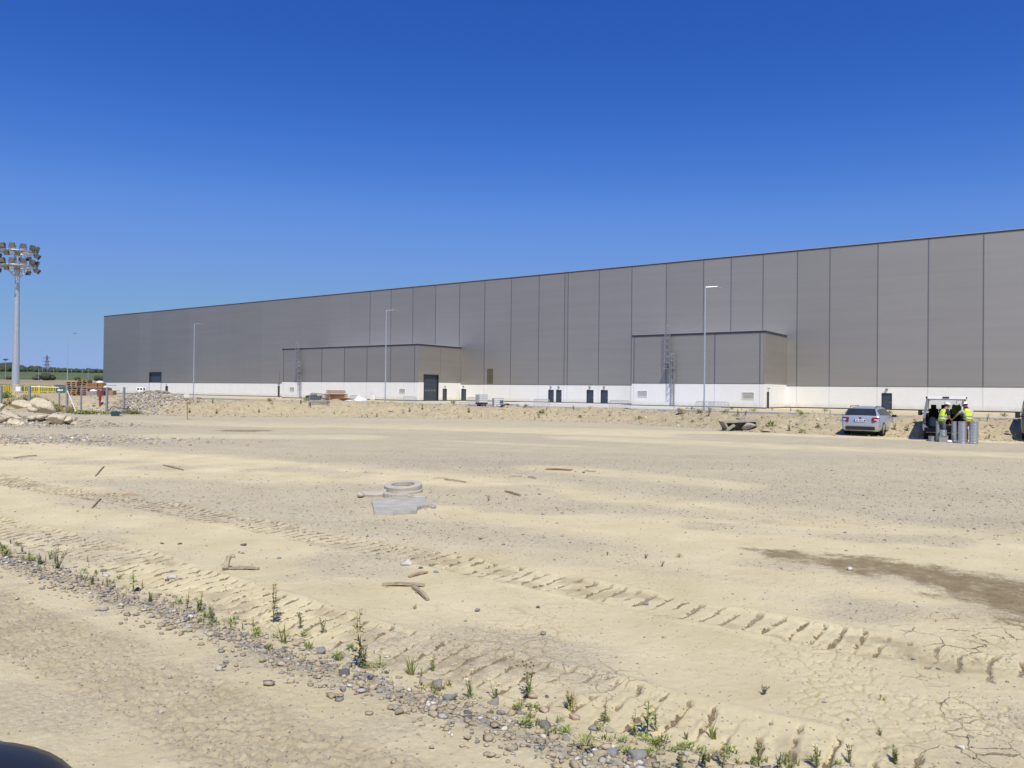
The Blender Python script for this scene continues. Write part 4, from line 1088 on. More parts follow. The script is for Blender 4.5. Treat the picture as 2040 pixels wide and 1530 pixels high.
def thin_glass():
    m = mat('clear_glass', (0.75, 0.78, 0.78), 0.02, var=0.02)
    m.node_tree.nodes['Principled BSDF'].inputs['Transmission Weight'].default_value = 1.0
    m.node_tree.nodes['Principled BSDF'].inputs['IOR'].default_value = 1.05
    return m
def van(label, loc, rz, paint, open_rear=False, group=None, name='van'):
    t = thing(name, label, 'van', loc, rz, group)
    sts = [(0.0, 0.38, 1.05, 1.93, 0.90, 0.93, 0.80), (0.12, 0.33, 1.05, 1.96, 0.93, 0.95, 0.82), (1.5, 0.28, 1.05, 1.97, 0.95, 0.955, 0.83), (3.1, 0.28, 1.05, 1.96, 0.95, 0.955, 0.82), (3.45, 0.28, 1.05, 1.86, 0.95, 0.955, 0.80), (4.15, 0.28, 1.04, 1.20, 0.94, 0.93, 0.84), (4.65, 0.30, 0.93, 1.0, 0.92, 0.88, 0.80), (4.88, 0.34, 0.72, 0.76, 0.84, 0.78, 0.7), (4.95, 0.42, 0.6, 0.62, 0.7, 0.65, 0.6)]
    b, rs = loft(sts, open_rear)
    if open_rear: b.f = [f for k, f in enumerate(b.f) if not (k // 14 == 4 and k % 14 in (4, 5, 6, 7, 8))]
    body = b.build('body', paint, t, smooth=True)
    for s in (-1, 1):
        side_window(rs, 3, 4, s, 'front_door_window', t)
        if not open_rear: side_window(rs, 1, 2, s, 'side_window', t)
        for x in (0.85, 3.95): wheel(t, x, s * 0.82, 0.33, 0.21, s)
        mi = MB().box((3.75, s * 1.10, 1.2), (0.14, 0.2, 0.28)); mi.box((3.75, s * 0.97, 1.15), (0.06, 0.14, 0.06)); mi.build('door_mirror', M_trim, t)
        MB().box2((-0.02, s * 0.885, 0.72), (0.05, s * 0.945, 1.0)).build('tail_light', mat('tail_light_dark_red', (0.08, 0.01, 0.012), 0.3, var=0.2, scale=14), t)
        MB().box((4.72, s * 0.66, 0.86), (0.2, 0.32, 0.2), Matrix.Rotation(s * 0.35, 3, 'Z')).build('headlight', M_clear, t)
    A, B = sts[4], sts[5]
    q = [(A[0], -A[6] * 0.9, A[3]), (A[0], A[6] * 0.9, A[3]), (B[0], B[6] * 0.95, B[3]), (B[0], -B[6] * 0.95, B[3])]
    offset_patch([[q[3], q[2], q[1], q[0]]] if False else [[q[0], q[3], q[2], q[1]]], 0.03, 'windscreen', M_glass if not open_rear else thin_glass(), t)
    MB().box2((-0.08, -0.9, 0.36), (0.06, 0.9, 0.56)).build('rear_bumper', M_trim, t)
    MB().box2((4.86, -0.78, 0.36), (4.99, 0.78, 0.54)).build('front_bumper', M_trim, t)
    MB().box2((4.80, -0.5, 0.6), (4.965, 0.5, 0.72)).build('grille', M_trim, t)
    MB().box2((0.4, -0.7, 0.2), (4.5, 0.7, 0.28)).build('underbody', M_trim, t)
    if open_rear:
        M_in = mat('van_lining', (0.035, 0.035, 0.037), 0.8, var=0.2, scale=4)
        inn = [(s[0] + 0.01, s[1] + 0.16, s[2], s[3] - 0.07, s[4] - 0.10, s[5] - 0.08, s[6] - 0.09) for s in sts[:4]]
        b2, r2 = loft(inn, True); b2.f.pop(); b2.build('cargo_lining', M_in, t)
        fr = MB(); n = len(rs[0])
        fr.v += list(rs[0]) + list(r2[0])
        fr.f += [(k, (k + 1) % n, n + (k + 1) % n, n + k) for k in range(n)]
        fr.build('rear_opening_frame', paint, t)
        for s in (-0.42, 0.05, 0.5):
            st = MB().box((2.3, s, 1.05), (0.16, 0.42, 0.75), Matrix.Rotation(0.15, 3, 'Y')); st.box((2.28, s, 1.53), (0.1, 0.24, 0.2)); st.build('seat', M_trim, t)
        tg = MB()
        R = Matrix.Rotation(0.10, 3, 'Y')
        tg.box((-0.52, 0, 1.99), (1.05, 1.5, 0.06), R); tg.box((-1.02, 0, 2.0), (0.07, 1.52, 0.14), R)
        tg = tg.build('tailgate', paint, t)
        MB().box((-0.5, 0, 1.952), (0.6, 1.2, 0.012), R).build('tailgate_window', M_glass, tg)
        MB().box((-1.065, 0.03, 2.0), (0.03, 0.26, 0.07)).build('tailgate_handle', M_trim, tg)
        for s in (-0.78, 0.78):
            MB().box((-0.03, s, 1.98), (0.18, 0.12, 0.10)).build('tailgate_hinge', M_trim, t)
            MB().cyl((-0.02, s * 0.95, 1.3), (-0.62, s * 0.92, 1.95), 0.014, n=6).build('gas_strut', M_trim, t)
    else:
        for s in (-1, 1):
            MB().box2((-0.03, s * 0.10, 1.2), (-0.005, s * 0.66, 1.72)).build('rear_window', M_glass, t)
        p = MB().box((-0.03, 0, 0.75), (0.02, 0.52, 0.11)).build('number_plate', M_plate, t); MB().box((-0.045, 0.24, 0.75), (0.004, 0.04, 0.106)).build('blue_band', M_blue, p)
    return t
M_vw = mat('white_van_paint', (0.78, 0.78, 0.77), 0.3, var=0.03, scale=3)
M_vb = mat('bronze_van_paint', (0.15, 0.135, 0.115), 0.3, 0.5, var=0.06, scale=3)
vdir = math.radians(28.5)
vc = GH(1884, 877); vpos = Vector((vc.x, vc.y, vc.z))
van('white van with its tailgate raised, two workers behind it', vpos, PI / 2 - vdir, M_vw, True)
c = GH(2084, 881)
cb = van('bronze grey van cut off by the right edge of the photo', (c.x, c.y, c.z), PI / 2 - math.radians(33) + PI, M_vb)
cb.location = Vector(cb.location) + Vector((math.sin(math.radians(33)), math.cos(math.radians(33)), 0)) * 4.6
sv = wall_s(281, 780, 3); p = WP(sv, 3.4, 0)
van('small white van standing beside the far bay door', p, PI / 2 + math.radians(8), M_vw)

# camera's own vehicle: the black mirror rim in the lower left corner and the cab door it hangs on
t = thing('lorry_door', 'black rounded wing mirror of the vehicle the photo is taken from', 'vehicle door', (-0.95, 0.1, 0.0))
M_mir = mat('mirror_housing_plastic', (0.018, 0.019, 0.022), 0.42, var=0.12, scale=30)
mv = []; n, mm = 40, 9
cx, cz = 0.462, 1.709
for j in range(mm):
    f = j / (mm - 1); y = 0.43 + 0.16 * f
    k = [0.90, 0.97, 1.0, 1.0, 0.985, 0.95, 0.88, 0.72, 0.4][j]
    for i in range(n):
        a = 2 * PI * i / n; ca, sa = math.cos(a), math.sin(a)
        e = 0.55
        mv.append((cx + 0.155 * k * math.copysign(abs(ca) ** e, ca), y, cz + 0.105 * k * math.copysign(abs(sa) ** e, sa)))
b = MB(); b.v = mv
b.f = [(j * n + i, j * n + (i + 1) % n, (j + 1) * n + (i + 1) % n, (j + 1) * n + i) for j in range(mm - 1) for i in range(n)] + [tuple((mm - 1) * n + i for i in range(n))]
b.build('mirror_housing', M_mir, t, smooth=True)
g = MB(); g.v = [(cx + 0.155 * 0.86 * math.copysign(abs(math.cos(2 * PI * i / n)) ** 0.55, math.cos(2 * PI * i / n)), 0.445, cz + 0.105 * 0.84 * math.copysign(abs(math.sin(2 * PI * i / n)) ** 0.55, math.sin(2 * PI * i / n))) for i in range(n)]
g.f = [tuple(range(n))]; g.build('mirror_glass', mat('mirror_glass', (0.02, 0.02, 0.022), 0.15, var=0.1, scale=5), t)
MB().cyl((0.42, 0.5, 1.64), (0.30, 0.32, 1.42), 0.025, n=8).cyl((0.30, 0.32, 1.42), (0.20, 0.06, 1.42), 0.025, n=8).build('mirror_arm', M_mir, t)
MB().prism([(-0.9, 0.45), (0.28, 0.45), (0.28, 1.35), (0.05, 1.46), (-0.9, 1.46)], -0.02, 0.05, 1).build('door_panel', mat('cab_paint', (0.05, 0.05, 0.055), 0.4, var=0.05, scale=2), t)
MB().lathe([(0.2, -0.12), (0.46, -0.12), (0.5, -0.08), (0.5, 0.08), (0.46, 0.12), (0.2, 0.12)], 24, (-0.5, -0.18, 0.45), Matrix.Rotation(PI / 2, 3, 'X')).build('wheel', M_tyre, t, smooth=True)

# ================================================================ PEOPLE
def skin_mesh(name, pts, edges, radii, root, m, sub=1):
    me = bpy.data.meshes.new(name); me.from_pydata([tuple(p) for p in pts], edges, [])
    o = bpy.data.objects.new(name, me); COL.objects.link(o)
    sk = o.modifiers.new('skin', 'SKIN'); sk.use_smooth_shade = True
    for i, r in enumerate(radii):
        r = r if isinstance(r, tuple) else (r, r)
        me.skin_vertices[0].data[i].radius = r
    me.skin_vertices[0].data[root].use_root = True
    sb = o.modifiers.new('sub', 'SUBSURF'); sb.levels = sub; sb.render_levels = sub
    dg = bpy.context.evaluated_depsgraph_get()
    ev = o.evaluated_get(dg)
    out = bpy.data.meshes.new_from_object(ev)
    bpy.data.objects.remove(o)
    out.materials.clear(); out.materials.append(m)
    out.polygons.foreach_set('use_smooth', [True] * len(out.polygons))
    return out
M_skin = mat('skin', (0.36, 0.20, 0.13), 0.6, var=0.08, scale=10)
M_hair = mat('dark_hair', (0.03, 0.02, 0.015), 0.7, var=0.2, scale=40)
M_vest = mat('yellow_hi_vis', (0.62, 0.78, 0.05), 0.6, var=0.08, scale=9)
M_refl = mat('grey_reflective_band', (0.35, 0.36, 0.33), 0.4, var=0.1, scale=20)
M_helm = mat('white_helmet', (0.75, 0.73, 0.70), 0.35, var=0.04, scale=9)
M_shoe = mat('black_boots', (0.03, 0.028, 0.026), 0.7, var=0.2, scale=12)
def person(label, loc, rz, J, shirt, trouser, pattern):
    t = thing('person', label, 'person', loc, rz)
    P = J
    # one continuous body
    names = [k for k in P if k != 'face']; idx = {k: i for i, k in enumerate(names)}
    E_ = [('pelvis', 'spine'), ('spine', 'chest'), ('chest', 'neck'), ('neck', 'head0'), ('head0', 'head1')]
    for s in 'LR': E_ += [('chest', 'sh' + s), ('sh' + s, 'el' + s), ('el' + s, 'wr' + s), ('wr' + s, 'pa' + s), ('pelvis', 'hip' + s), ('hip' + s, 'kn' + s), ('kn' + s, 'an' + s), ('an' + s, 'to' + s)]
    rad = dict(pelvis=(0.15, 0.11), spine=(0.135, 0.10), chest=(0.155, 0.11), neck=0.058, head0=(0.07, 0.085), head1=(0.075, 0.09))
    for s in 'LR': rad.update({'sh' + s: 0.068, 'el' + s: 0.045, 'wr' + s: 0.03, 'pa' + s: (0.042, 0.022), 'hip' + s: 0.092, 'kn' + s: 0.062, 'an' + s: 0.042, 'to' + s: 0.038})
    me = skin_mesh('body', [P[k] for k in names], [(idx[a], idx[b]) for a, b in E_], [rad[k] for k in names], idx['pelvis'], M_skin)
    # fingers, nose and ears grown onto the same mesh
    bm = bmesh.new(); bm.from_mesh(me)
    def add_mb(mb):
        vs_ = [bm.verts.new(v) for v in mb.v]
        for f in mb.f: bm.faces.new([vs_[i] for i in f])
    fb = MB()
    for s in 'LR':
        w, p = Vector(P['wr' + s]), Vector(P['pa' + s]); d = (p - w).normalized()
        side = d.cross(Vector((0, 0, 1))).normalized(); dn = side.cross(d).normalized()
        if dn.z > 0: dn = -dn
        for k, L in enumerate((0.068, 0.078, 0.072, 0.058)):
            r = p + side * (k - 1.5) * 0.021; a = r + d * L * 0.5 + dn * 0.008; e = a + d * L * 0.35 + dn * 0.03
            fb.cyl(r - d * 0.02, a, 0.0095, 0.009, 6); fb.cyl(a, e, 0.009, 0.007, 6)
        sg = -1 if s == 'L' else 1
        r = w + d * 0.035 + side * 0.034 * sg; a = r + d * 0.035 + side * 0.02 * sg + dn * 0.012
        fb.cyl(r, a, 0.011, 0.0095, 6); fb.cyl(a, a + d * 0.03 + dn * 0.01, 0.0095, 0.007, 6)
    h0, h1_ = Vector(P['head0']), Vector(P['head1']); up = (h1_ - h0).normalized(); fw = Vector(P['face']) if 'face' in P else Vector((0, 1, 0))
    sd = fw.cross(up).normalized(); mid = (h0 + h1_) / 2
    fb.cyl(mid + fw * 0.075 + up * 0.02, mid + fw * 0.105 - up * 0.015, 0.009, 0.016, 6)
    for q in (-1, 1): fb.cyl(mid + sd * 0.07 * q, mid + sd * 0.09 * q, 0.028, 0.022, 8)
    add_mb(fb); bm.to_mesh(me); bm.free()
    body = obj('body', me, t)
    for q in (-1, 1):
        MB().lathe([(0.0, -0.008), (0.010, -0.004), (0.010, 0.004), (0, 0.008)], 8, mid + fw * 0.078 + up * 0.03 + sd * 0.03 * q).build('eye', M_ink, body)
    MB().box(mid + fw * 0.082 - up * 0.04, (0.045, 0.012, 0.008)).build('mouth', mat('lips', (0.25, 0.09, 0.08), 0.6, var=0.05), body)
    # hair under the helmet
    hb = MB().lathe([(0.088, 0.0), (0.098, 0.05), (0.08, 0.1), (0.03, 0.12)], 14, mid - fw * 0.012 + up * 0.0)
    hb.build('hair', M_hair, t, smooth=True)
    # clothes
    def sub(keys, rr, edges, nm, m, grow):
        ii = {k: i for i, k in enumerate(keys)}
        me = skin_mesh(nm, [P[k] for k in keys], [(ii[a], ii[b]) for a, b in edges], rr, 0, m)
        return obj(nm, me, t)
    P['waist'] = tuple(Vector(P['pelvis']).lerp(Vector(P['spine']), 0.55))
    tk = ['pelvis', 'waist', 'hipL', 'hipR', 'knL', 'knR', 'anL', 'anR']
    sub(tk, [(0.155, 0.12), (0.15, 0.115), 0.105, 0.105, 0.08, 0.08, 0.066, 0.066], [('pelvis', 'waist'), ('pelvis', 'hipL'), ('pelvis', 'hipR'), ('hipL', 'knL'), ('hipR', 'knR'), ('knL', 'anL'), ('knR', 'anR')], 'trousers', trouser, 0)
    P['slL'] = tuple(Vector(P['shL']).lerp(Vector(P['elL']), 0.75)); P['slR'] = tuple(Vector(P['shR']).lerp(Vector(P['elR']), 0.75))
    P['col'] = tuple(Vector(P['chest']).lerp(Vector(P['neck']), 0.7))
    sub(['spine', 'pelvis', 'chest', 'shL', 'shR', 'slL', 'slR', 'col'], [(0.16, 0.122), (0.165, 0.125), (0.185, 0.14), 0.09, 0.09, 0.072, 0.072, (0.12, 0.10)], [('pelvis', 'spine'), ('spine', 'chest'), ('chest', 'col'), ('chest', 'shL'), ('chest', 'shR'), ('shL', 'slL'), ('shR', 'slR')], 'shirt', shirt, 0)
    P['vtop'] = tuple(Vector(P['chest']).lerp(Vector(P['neck']), 0.62)); P['vbot'] = tuple(Vector(P['pelvis']) + Vector((0, 0, -0.04)))
    P['vL'] = tuple(Vector(P['chest']).lerp(Vector(P['shL']), 0.72)); P['vR'] = tuple(Vector(P['chest']).lerp(Vector(P['shR']), 0.72))
    v = sub(['spine', 'vbot', 'chest', 'vtop', 'vL', 'vR'], [(0.185, 0.152), (0.195, 0.16), (0.212, 0.17), (0.15, 0.125), 0.112, 0.112], [('vbot', 'spine'), ('spine', 'chest'), ('chest', 'vtop'), ('chest', 'vL'), ('chest', 'vR')], 'safety_vest', M_vest, 0)
    a, c = Vector(P['vbot']), Vector(P['chest']); ax = (c - a).normalized(); q = ax.to_track_quat('Z', 'X').to_matrix()
    for f in (0.30, 0.58):
        o_ = a.lerp(c, f); prof = [(1.0, -0.025), (1.015, -0.02), (1.015, 0.02), (1.0, 0.025)]
        bb = MB()
        for r, z in prof:
            for k in range(24):
                an = 2 * PI * k / 24; bb.v.append(tuple(o_ + ax * z + Vector((0.205 * r * math.cos(an), 0.165 * r * math.sin(an), 0))))
        bb.f = [(i * 24 + k, i * 24 + (k + 1) % 24, (i + 1) * 24 + (k + 1) % 24, (i + 1) * 24 + k) for i in range(3) for k in range(24)]
        bb.build('reflective_band', M_refl, v, smooth=True)
    if pattern:                                            # small dark print across the shoulders
        for k in range(6): MB().box(Vector(P['chest']) + Vector((-0.11 + 0.042 * k, -0.185, 0.0)), (0.028, 0.006, 0.034)).build('vest_print', M_refl, v)
    for s in 'LR':
        an, to = Vector(P['an' + s]), Vector(P['to' + s]); d = (to - an); d.z = 0; d.normalize()
        bt = MB(); R = Matrix.Rotation(math.atan2(d.y, d.x), 3, 'Z')
        z0 = min(an.z, to.z) - 0.04
        bt.prism([(-0.09, z0), (0.20, z0), (0.21, z0 + 0.05), (0.12, z0 + 0.085), (0.06, z0 + 0.19), (-0.075, z0 + 0.19)], -0.05, 0.05, 1)
        bt.v = [tuple(R @ Vector((p_[0], p_[1], 0)) + Vector((an.x, an.y, p_[2]))) for p_ in bt.v]
        bt.build('boot', M_shoe, t)
    # helmet tilted with the head
    q = up.to_track_quat('Z', 'Y').to_matrix(); hc = mid + up * 0.055
    hm = MB().lathe([(0.126, 0.0), (0.128, 0.02), (0.118, 0.07), (0.09, 0.115), (0.04, 0.138), (0.0, 0.142)], 20, hc, q)
    hm = hm.build('helmet', M_helm, t, smooth=True)
    br = MB(); 
    for k in range(12):
        an = -0.9 + 1.8 * k / 11; d = fw * math.cos(an) + sd * math.sin(an)
        br.v += [tuple(hc + d * 0.118 + up * 0.01), tuple(hc + d * (0.128 + 0.045 * math.cos(an * 1.6)) - up * 0.008)]
    br.f = [(2 * k, 2 * k + 1, 2 * k + 3, 2 * k + 2) for k in range(11)]
    br.build('helmet_peak', M_helm, hm)
    return t
M_grayt = mat('grey_work_trousers', (0.10, 0.11, 0.13), 0.85, var=0.15, scale=10)
M_redt = mat('red_work_trousers', (0.28, 0.025, 0.022), 0.85, var=0.2, scale=10)
M_navy = mat('navy_tshirt', (0.02, 0.024, 0.035), 0.85, var=0.15, scale=10)
M_greyt = mat('grey_tshirt', (0.42, 0.43, 0.42), 0.85, var=0.1, scale=10)
def V3(*a): return tuple(a)
J1 = dict(pelvis=V3(0, 0, 0.93), spine=V3(0, 0.06, 1.13), chest=V3(0, 0.17, 1.36), neck=V3(0, 0.24, 1.49), head0=V3(0, 0.29, 1.55), head1=V3(0, 0.335, 1.68),
          shL=V3(-0.19, 0.18, 1.39), shR=V3(0.19, 0.18, 1.39), elL=V3(-0.23, 0.16, 1.12), elR=V3(0.23, 0.18, 1.11), wrL=V3(-0.10, 0.40, 1.05), wrR=V3(0.12, 0.39, 1.02), paL=V3(-0.06, 0.48, 1.05), paR=V3(0.08, 0.47, 1.01),
          hipL=V3(-0.10, 0.0, 0.88), hipR=V3(0.10, 0.0, 0.88), knL=V3(-0.11, 0.09, 0.49), knR=V3(0.11, 0.03, 0.49), anL=V3(-0.12, 0.0, 0.09), anR=V3(0.12, -0.06, 0.09), toL=V3(-0.13, 0.15, 0.05), toR=V3(0.14, 0.09, 0.05), face=Vector((0, 0.80, -0.6)).normalized())
J2 = dict(pelvis=V3(0, 0, 0.94), spine=V3(-0.01, 0.03, 1.14), chest=V3(-0.02, 0.09, 1.38), neck=V3(-0.03, 0.15, 1.51), head0=V3(-0.05, 0.20, 1.57), head1=V3(-0.07, 0.245, 1.70),
          shL=V3(-0.21, 0.12, 1.40), shR=V3(0.17, 0.10, 1.41), elL=V3(-0.40, 0.22, 1.21), elR=V3(0.22, 0.26, 1.17), wrL=V3(-0.50, 0.38, 1.03), wrR=V3(0.08, 0.46, 1.08), paL=V3(-0.53, 0.44, 0.97), paR=V3(0.03, 0.54, 1.06),
          hipL=V3(-0.10, 0.0, 0.89), hipR=V3(0.10, 0.0, 0.89), knL=V3(-0.11, 0.05, 0.5), knR=V3(0.12, 0.04, 0.5), anL=V3(-0.13, -0.02, 0.09), anR=V3(0.14, -0.03, 0.09), toL=V3(-0.15, 0.13, 0.05), toR=V3(0.17, 0.12, 0.05), face=Vector((-0.35, 0.75, -0.55)).normalized())
def yard_at(px, d):
    x = TX(px, 880) * d
    return Vector((x, d, h1(x, d)))
person('worker in white helmet, navy shirt and yellow vest bending over the ducts', yard_at(1875, 34.8), -math.radians(72), J1, M_navy, M_grayt, False)
person('worker in white helmet, yellow vest and red trousers seen from behind', yard_at(1929, 34.6), -math.radians(8), J2, M_greyt, M_redt, True)
# vest hung inside the van and bundles on its floor
vf = Vector((math.sin(vdir), math.cos(vdir), 0)); vr = Vector((math.cos(vdir), -math.sin(vdir), 0))
p = vpos + vf * 1.1 + vr * 0.45
t = thing('hanging_vest', 'dull green vest hanging inside the open van', 'vest', p + Vector((0, 0, 1.2)), PI / 2 - vdir)
MB().prism([(-0.2, 0), (0.2, 0), (0.2, 0.35), (0.12, 0.5), (0.04, 0.42), (-0.04, 0.42), (-0.12, 0.5), (-0.2, 0.35)], -0.03, 0.03, 0).build('cloth', mat('green_vest_cloth', (0.12, 0.2, 0.03), 0.8, var=0.15, scale=8), t)
MB().tube([(0, 0, 0.45), (0, 0, 0.66)], 0.01, 5).build('hook', M_trim, t)
def bundle(loc, s, m, label, seed, name='sack', cat='sack'):
    V, Fc = ICO3; r = np.random.default_rng(seed)
    V = V * np.array(s) * (1 + 0.25 * (fbm(V[:, 0] * 2 + seed, V[:, 1] * 2 + V[:, 2] * 2, 3, seed)[:, None] - 0.5) * 2)
    V[:, 2] = np.maximum(V[:, 2], -s[2] * 0.6) + s[2] * 0.6
    me = npmesh(name, V, Fc, m, True)
    return tag(obj(name, me, None, loc), label, cat)
M_pe = mat('grey_plastic_bag', (0.30, 0.32, 0.35), 0.5, var=0.25, scale=9, bump=0.5)
bundle(vpos + vf * 0.75 - vr * 0.55 + Vector((0, 0, 0.54)), (0.22, 0.25, 0.33), M_pe, 'grey plastic bundle inside the van on the left', 3)

# ---- spiral ducts standing behind the van
def duct_mat(name, col, rough=0.33, metal=0.85):
    m = mat(name, col, rough, metal, var=0.06, scale=3)
    return m
M_du = duct_mat('zinc_duct', (0.52, 0.55, 0.60)); M_du2 = duct_mat('dull_zinc_duct', (0.40, 0.39, 0.37), 0.5, 0.6)
def duct(px, py, dia, h, label, m, name='ventilation_duct', d=None):
    p = GH(px, py) if d is None else yard_at(px, d)
    t = thing(name, label, 'duct', p, random.random() * 6, 'sheet metal ducts standing behind the open van')
    r = dia / 2
    prof = [(r - 0.012, 0.0), (r, 0.0)]
    z = 0.06
    while z < h - 0.04: prof += [(r, z - 0.006), (r + 0.005, z), (r, z + 0.006)]; z += 0.13
    prof += [(r, h), (r - 0.012, h), (r - 0.012, 0.0)]
    MB().lathe(prof, 28).build('duct_wall', m, t, smooth=False)
    for z in (0.012, h - 0.03): MB().lathe([(r + 0.003, z), (r + 0.010, z + 0.004), (r + 0.010, z + 0.014), (r + 0.003, z + 0.018)], 28).build('end_collar', m, t)
    return t
duct(1868.8, 879.5, 0.20, 0.93, 'tall slim dull duct in front of the van, leftmost tall one', M_du2)
duct(1857, 878.8, 0.32, 0.24, 'short wide dull duct at the left of the group', M_du2)
duct(1899.8, 880.5, 0.21, 0.93, 'tall slim shiny duct in the middle of the group', M_du)
duct(1916.5, 883.3, 0.34, 0.97, 'tall wide duct left of the red trousers', M_du2 if False else M_du)
duct(1939.5, 884, 0.34, 0.98, 'tall wide duct at the right end of the group', M_du)
duct(1908.5, 882.5, 0.2, 0.13, 'low ring of duct before the tall middle ducts', M_du)
def box_duct(px, py, label):
    p = GH(px, py); t = thing('duct_box', label, 'duct', p, -vdir + 0.1, 'sheet metal ducts standing behind the open van')
    b = MB(); w, d, h, k = 0.36, 0.3, 0.27, 0.012
    b.box2((-w / 2, -d / 2, 0), (w / 2, -d / 2 + k, h)); b.box2((-w / 2, d / 2 - k, 0), (w / 2, d / 2, h)); b.box2((-w / 2, -d / 2 + k, 0), (-w / 2 + k, d / 2 - k, h)); b.box2((w / 2 - k, -d / 2 + k, 0), (w / 2, d / 2 - k, h))
    b.box2((-w / 2 + k, -d / 2 + k, h - 0.03), (w / 2 - k, d / 2 - k, h - 0.018))
    b.build('casing', M_du2, t)
    MB().box2((-w / 2 - 0.02, -d / 2 - 0.02, h), (w / 2 + 0.02, d / 2 + 0.02, h + 0.015)).build('flange', M_du2, t)
    return p, t
pb, _ = box_duct(1878.5, 880.5, 'square dull sheet metal duct box on the ground')
t = duct(1878, 880.5, 0.29, 0.27, 'shiny short duct standing on the square duct box', M_du)
t.location = (pb.x, pb.y, pb.z + 0.286)
p = GH(1891.5, 881.5)
bundle(p, (0.13, 0.1, 0.07), M_white, 'crumpled white wrapping beside the duct box', 9, 'wrapping', 'wrapping')

# ================================================================ SITE THINGS
M_wood = mat('raw_wood', (0.36, 0.235, 0.125), 0.85, var=0.25, scale=5, bump=0.3, vscale=(1, 6, 6))
M_wood2 = mat('grey_weathered_wood', (0.36, 0.295, 0.20), 0.9, var=0.5, scale=9, bump=0.4, vscale=(1, 8, 8))
M_woodr = mat('red_brown_wood', (0.27, 0.13, 0.065), 0.85, var=0.25, scale=5, vscale=(1, 6, 6))
M_yel = mat('yellow_barrier_paint', (0.68, 0.52, 0.02), 0.5, var=0.1, scale=5)
M_green = mat('weed_green', (0.23, 0.245, 0.075), 0.7, var=0.3, scale=14)
M_green2 = mat('fresh_green', (0.24, 0.30, 0.07), 0.65, var=0.25, scale=14)
M_green3 = mat('grey_green', (0.25, 0.265, 0.14), 0.75, var=0.25, scale=14)
M_straw = mat('dry_straw', (0.40, 0.33, 0.15), 0.85, var=0.25, scale=14)
M_stemd = mat('dark_dry_stem', (0.12, 0.095, 0.06), 0.85, var=0.25, scale=14)
M_lime = mat('limestone', (0.54, 0.47, 0.34), 0.95, var=0.22, scale=3.2, bump=1.0, bscale=9, bdist=0.09)
M_con = mat('cast_concrete', (0.42, 0.385, 0.32), 0.9, var=0.1, scale=6, bump=0.35, bscale=40)
M_con2 = mat('blue_grey_slab_concrete', (0.385, 0.365, 0.325), 1.0, var=0.2, scale=4, bump=0.3, bscale=30, spec=0.05)
M_rust = mat('rusty_rebar', (0.28, 0.13, 0.045), 0.9, 0.1, var=0.35, scale=8)

# ---- steel crowd barriers
def barrier(loc, rz, label, m=M_galv, w=2.2, h=1.1, tilt=0.0, group='steel crowd barriers about the access road', bars=13, name='crowd_barrier', r=0.027):
    t = thing(name, label, 'barrier', loc, rz, group); t.rotation_euler = (tilt, 0, rz)
    f = MB(); c = 0.18
    pts = [(-w / 2, 0, 0.02), (-w / 2, 0, h - c), (-w / 2 + c * 0.4, 0, h - c * 0.3), (-w / 2 + c, 0, h), (w / 2 - c, 0, h), (w / 2 - c * 0.4, 0, h - c * 0.3), (w / 2, 0, h - c), (w / 2, 0, 0.02)]
    f.tube(pts, r * 1.15, 6); f.cyl((-w / 2, 0, 0.22), (w / 2, 0, 0.22), r, n=6)
    f.build('frame', m, t)
    for k in range(bars):
        x = -w / 2 + w * (k + 1) / (bars + 1); MB().cyl((x, 0, 0.22), (x, 0, h - 0.01), r * 0.62, n=5).build('bar', m, t)
    for s in (-1, 1): MB().tube([(s * w * 0.42, -0.3, 0.02), (s * w * 0.42, 0, 0.2), (s * w * 0.42, 0.3, 0.02)], r, 6).build('foot', m, t)
    return t
def road_pt(px, d):
    x = TX(px, 800) * d; return Vector((x, d, max(0.03, h1(x, d))))
barrier(road_pt(708, 118), WROT, 'steel crowd barrier beside the white plastic heap')
barrier(road_pt(816, 106), WROT + 0.1, 'steel crowd barrier before the bay door annex, right of its lamp post')
barrier(road_pt(943, 104), WROT - 0.15, 'steel crowd barrier half hidden behind the taller water tank')
barrier(road_pt(1079, 91), WROT, 'steel crowd barrier before the first pair of doors')
barrier(road_pt(1235, 86), WROT + 0.05, 'steel crowd barrier left of the nearer annex, above the black sheeting', w=2.5)
barrier(road_pt(1405, 86), WROT, 'steel crowd barrier behind the nearest lamp post')
barrier(road_pt(1432, 84.5), WROT + 0.08, 'steel crowd barrier right of the nearest lamp post')
bp = yard_at(634, 59.0)
b = barrier((bp.x, bp.y, bp.z - 0.02), 0.35, 'bent steel crowd barrier leaning on the earth bank', mat('dull_barrier_steel', (0.2, 0.2, 0.21), 0.6, 0.3, var=0.15, scale=5), w=1.5, h=0.95, tilt=-0.25)
b.rotation_euler = (-0.3, 0.10, 0.25)
# yellow barriers round the mast
for k, (px, d, a) in enumerate(((6, 92, 1.1), (11, 93, 1.25), (16, 91, 1.0), (21, 92, 0.2), (43, 90, 0.3), (64, 91, 0.2), (73, 92, 1.2), (80, 92, 0.9), (86, 91, 1.3), (92, 90, 0.1), (101, 92, 1.2))):
    labs = ['first from the left edge', 'second from the left edge', 'third from the left edge', 'fourth from the left edge, beside the mast', 'just right of the mast, with a white board', 'first right of the gap beside the mast', 'second right of the gap', 'third right of the gap', 'fourth right of the gap', 'fifth right of the gap', 'last one on the right']
    x = TX(px, 785) * d; p = Vector((x, d, h1(x, d)))
    t = barrier(p, a, 'yellow site barrier by the floodlight mast, ' + labs[k], M_yel, 1.25 if a > 0.5 else 1.6, 0.98, 0, 'yellow barriers around the floodlight mast', 5, 'yellow_barrier', 0.032)
    if k == 4: MB().box2((-0.6, -0.03, 0.25), (-0.1, 0.0, 0.85)).build('board', M_white, t)

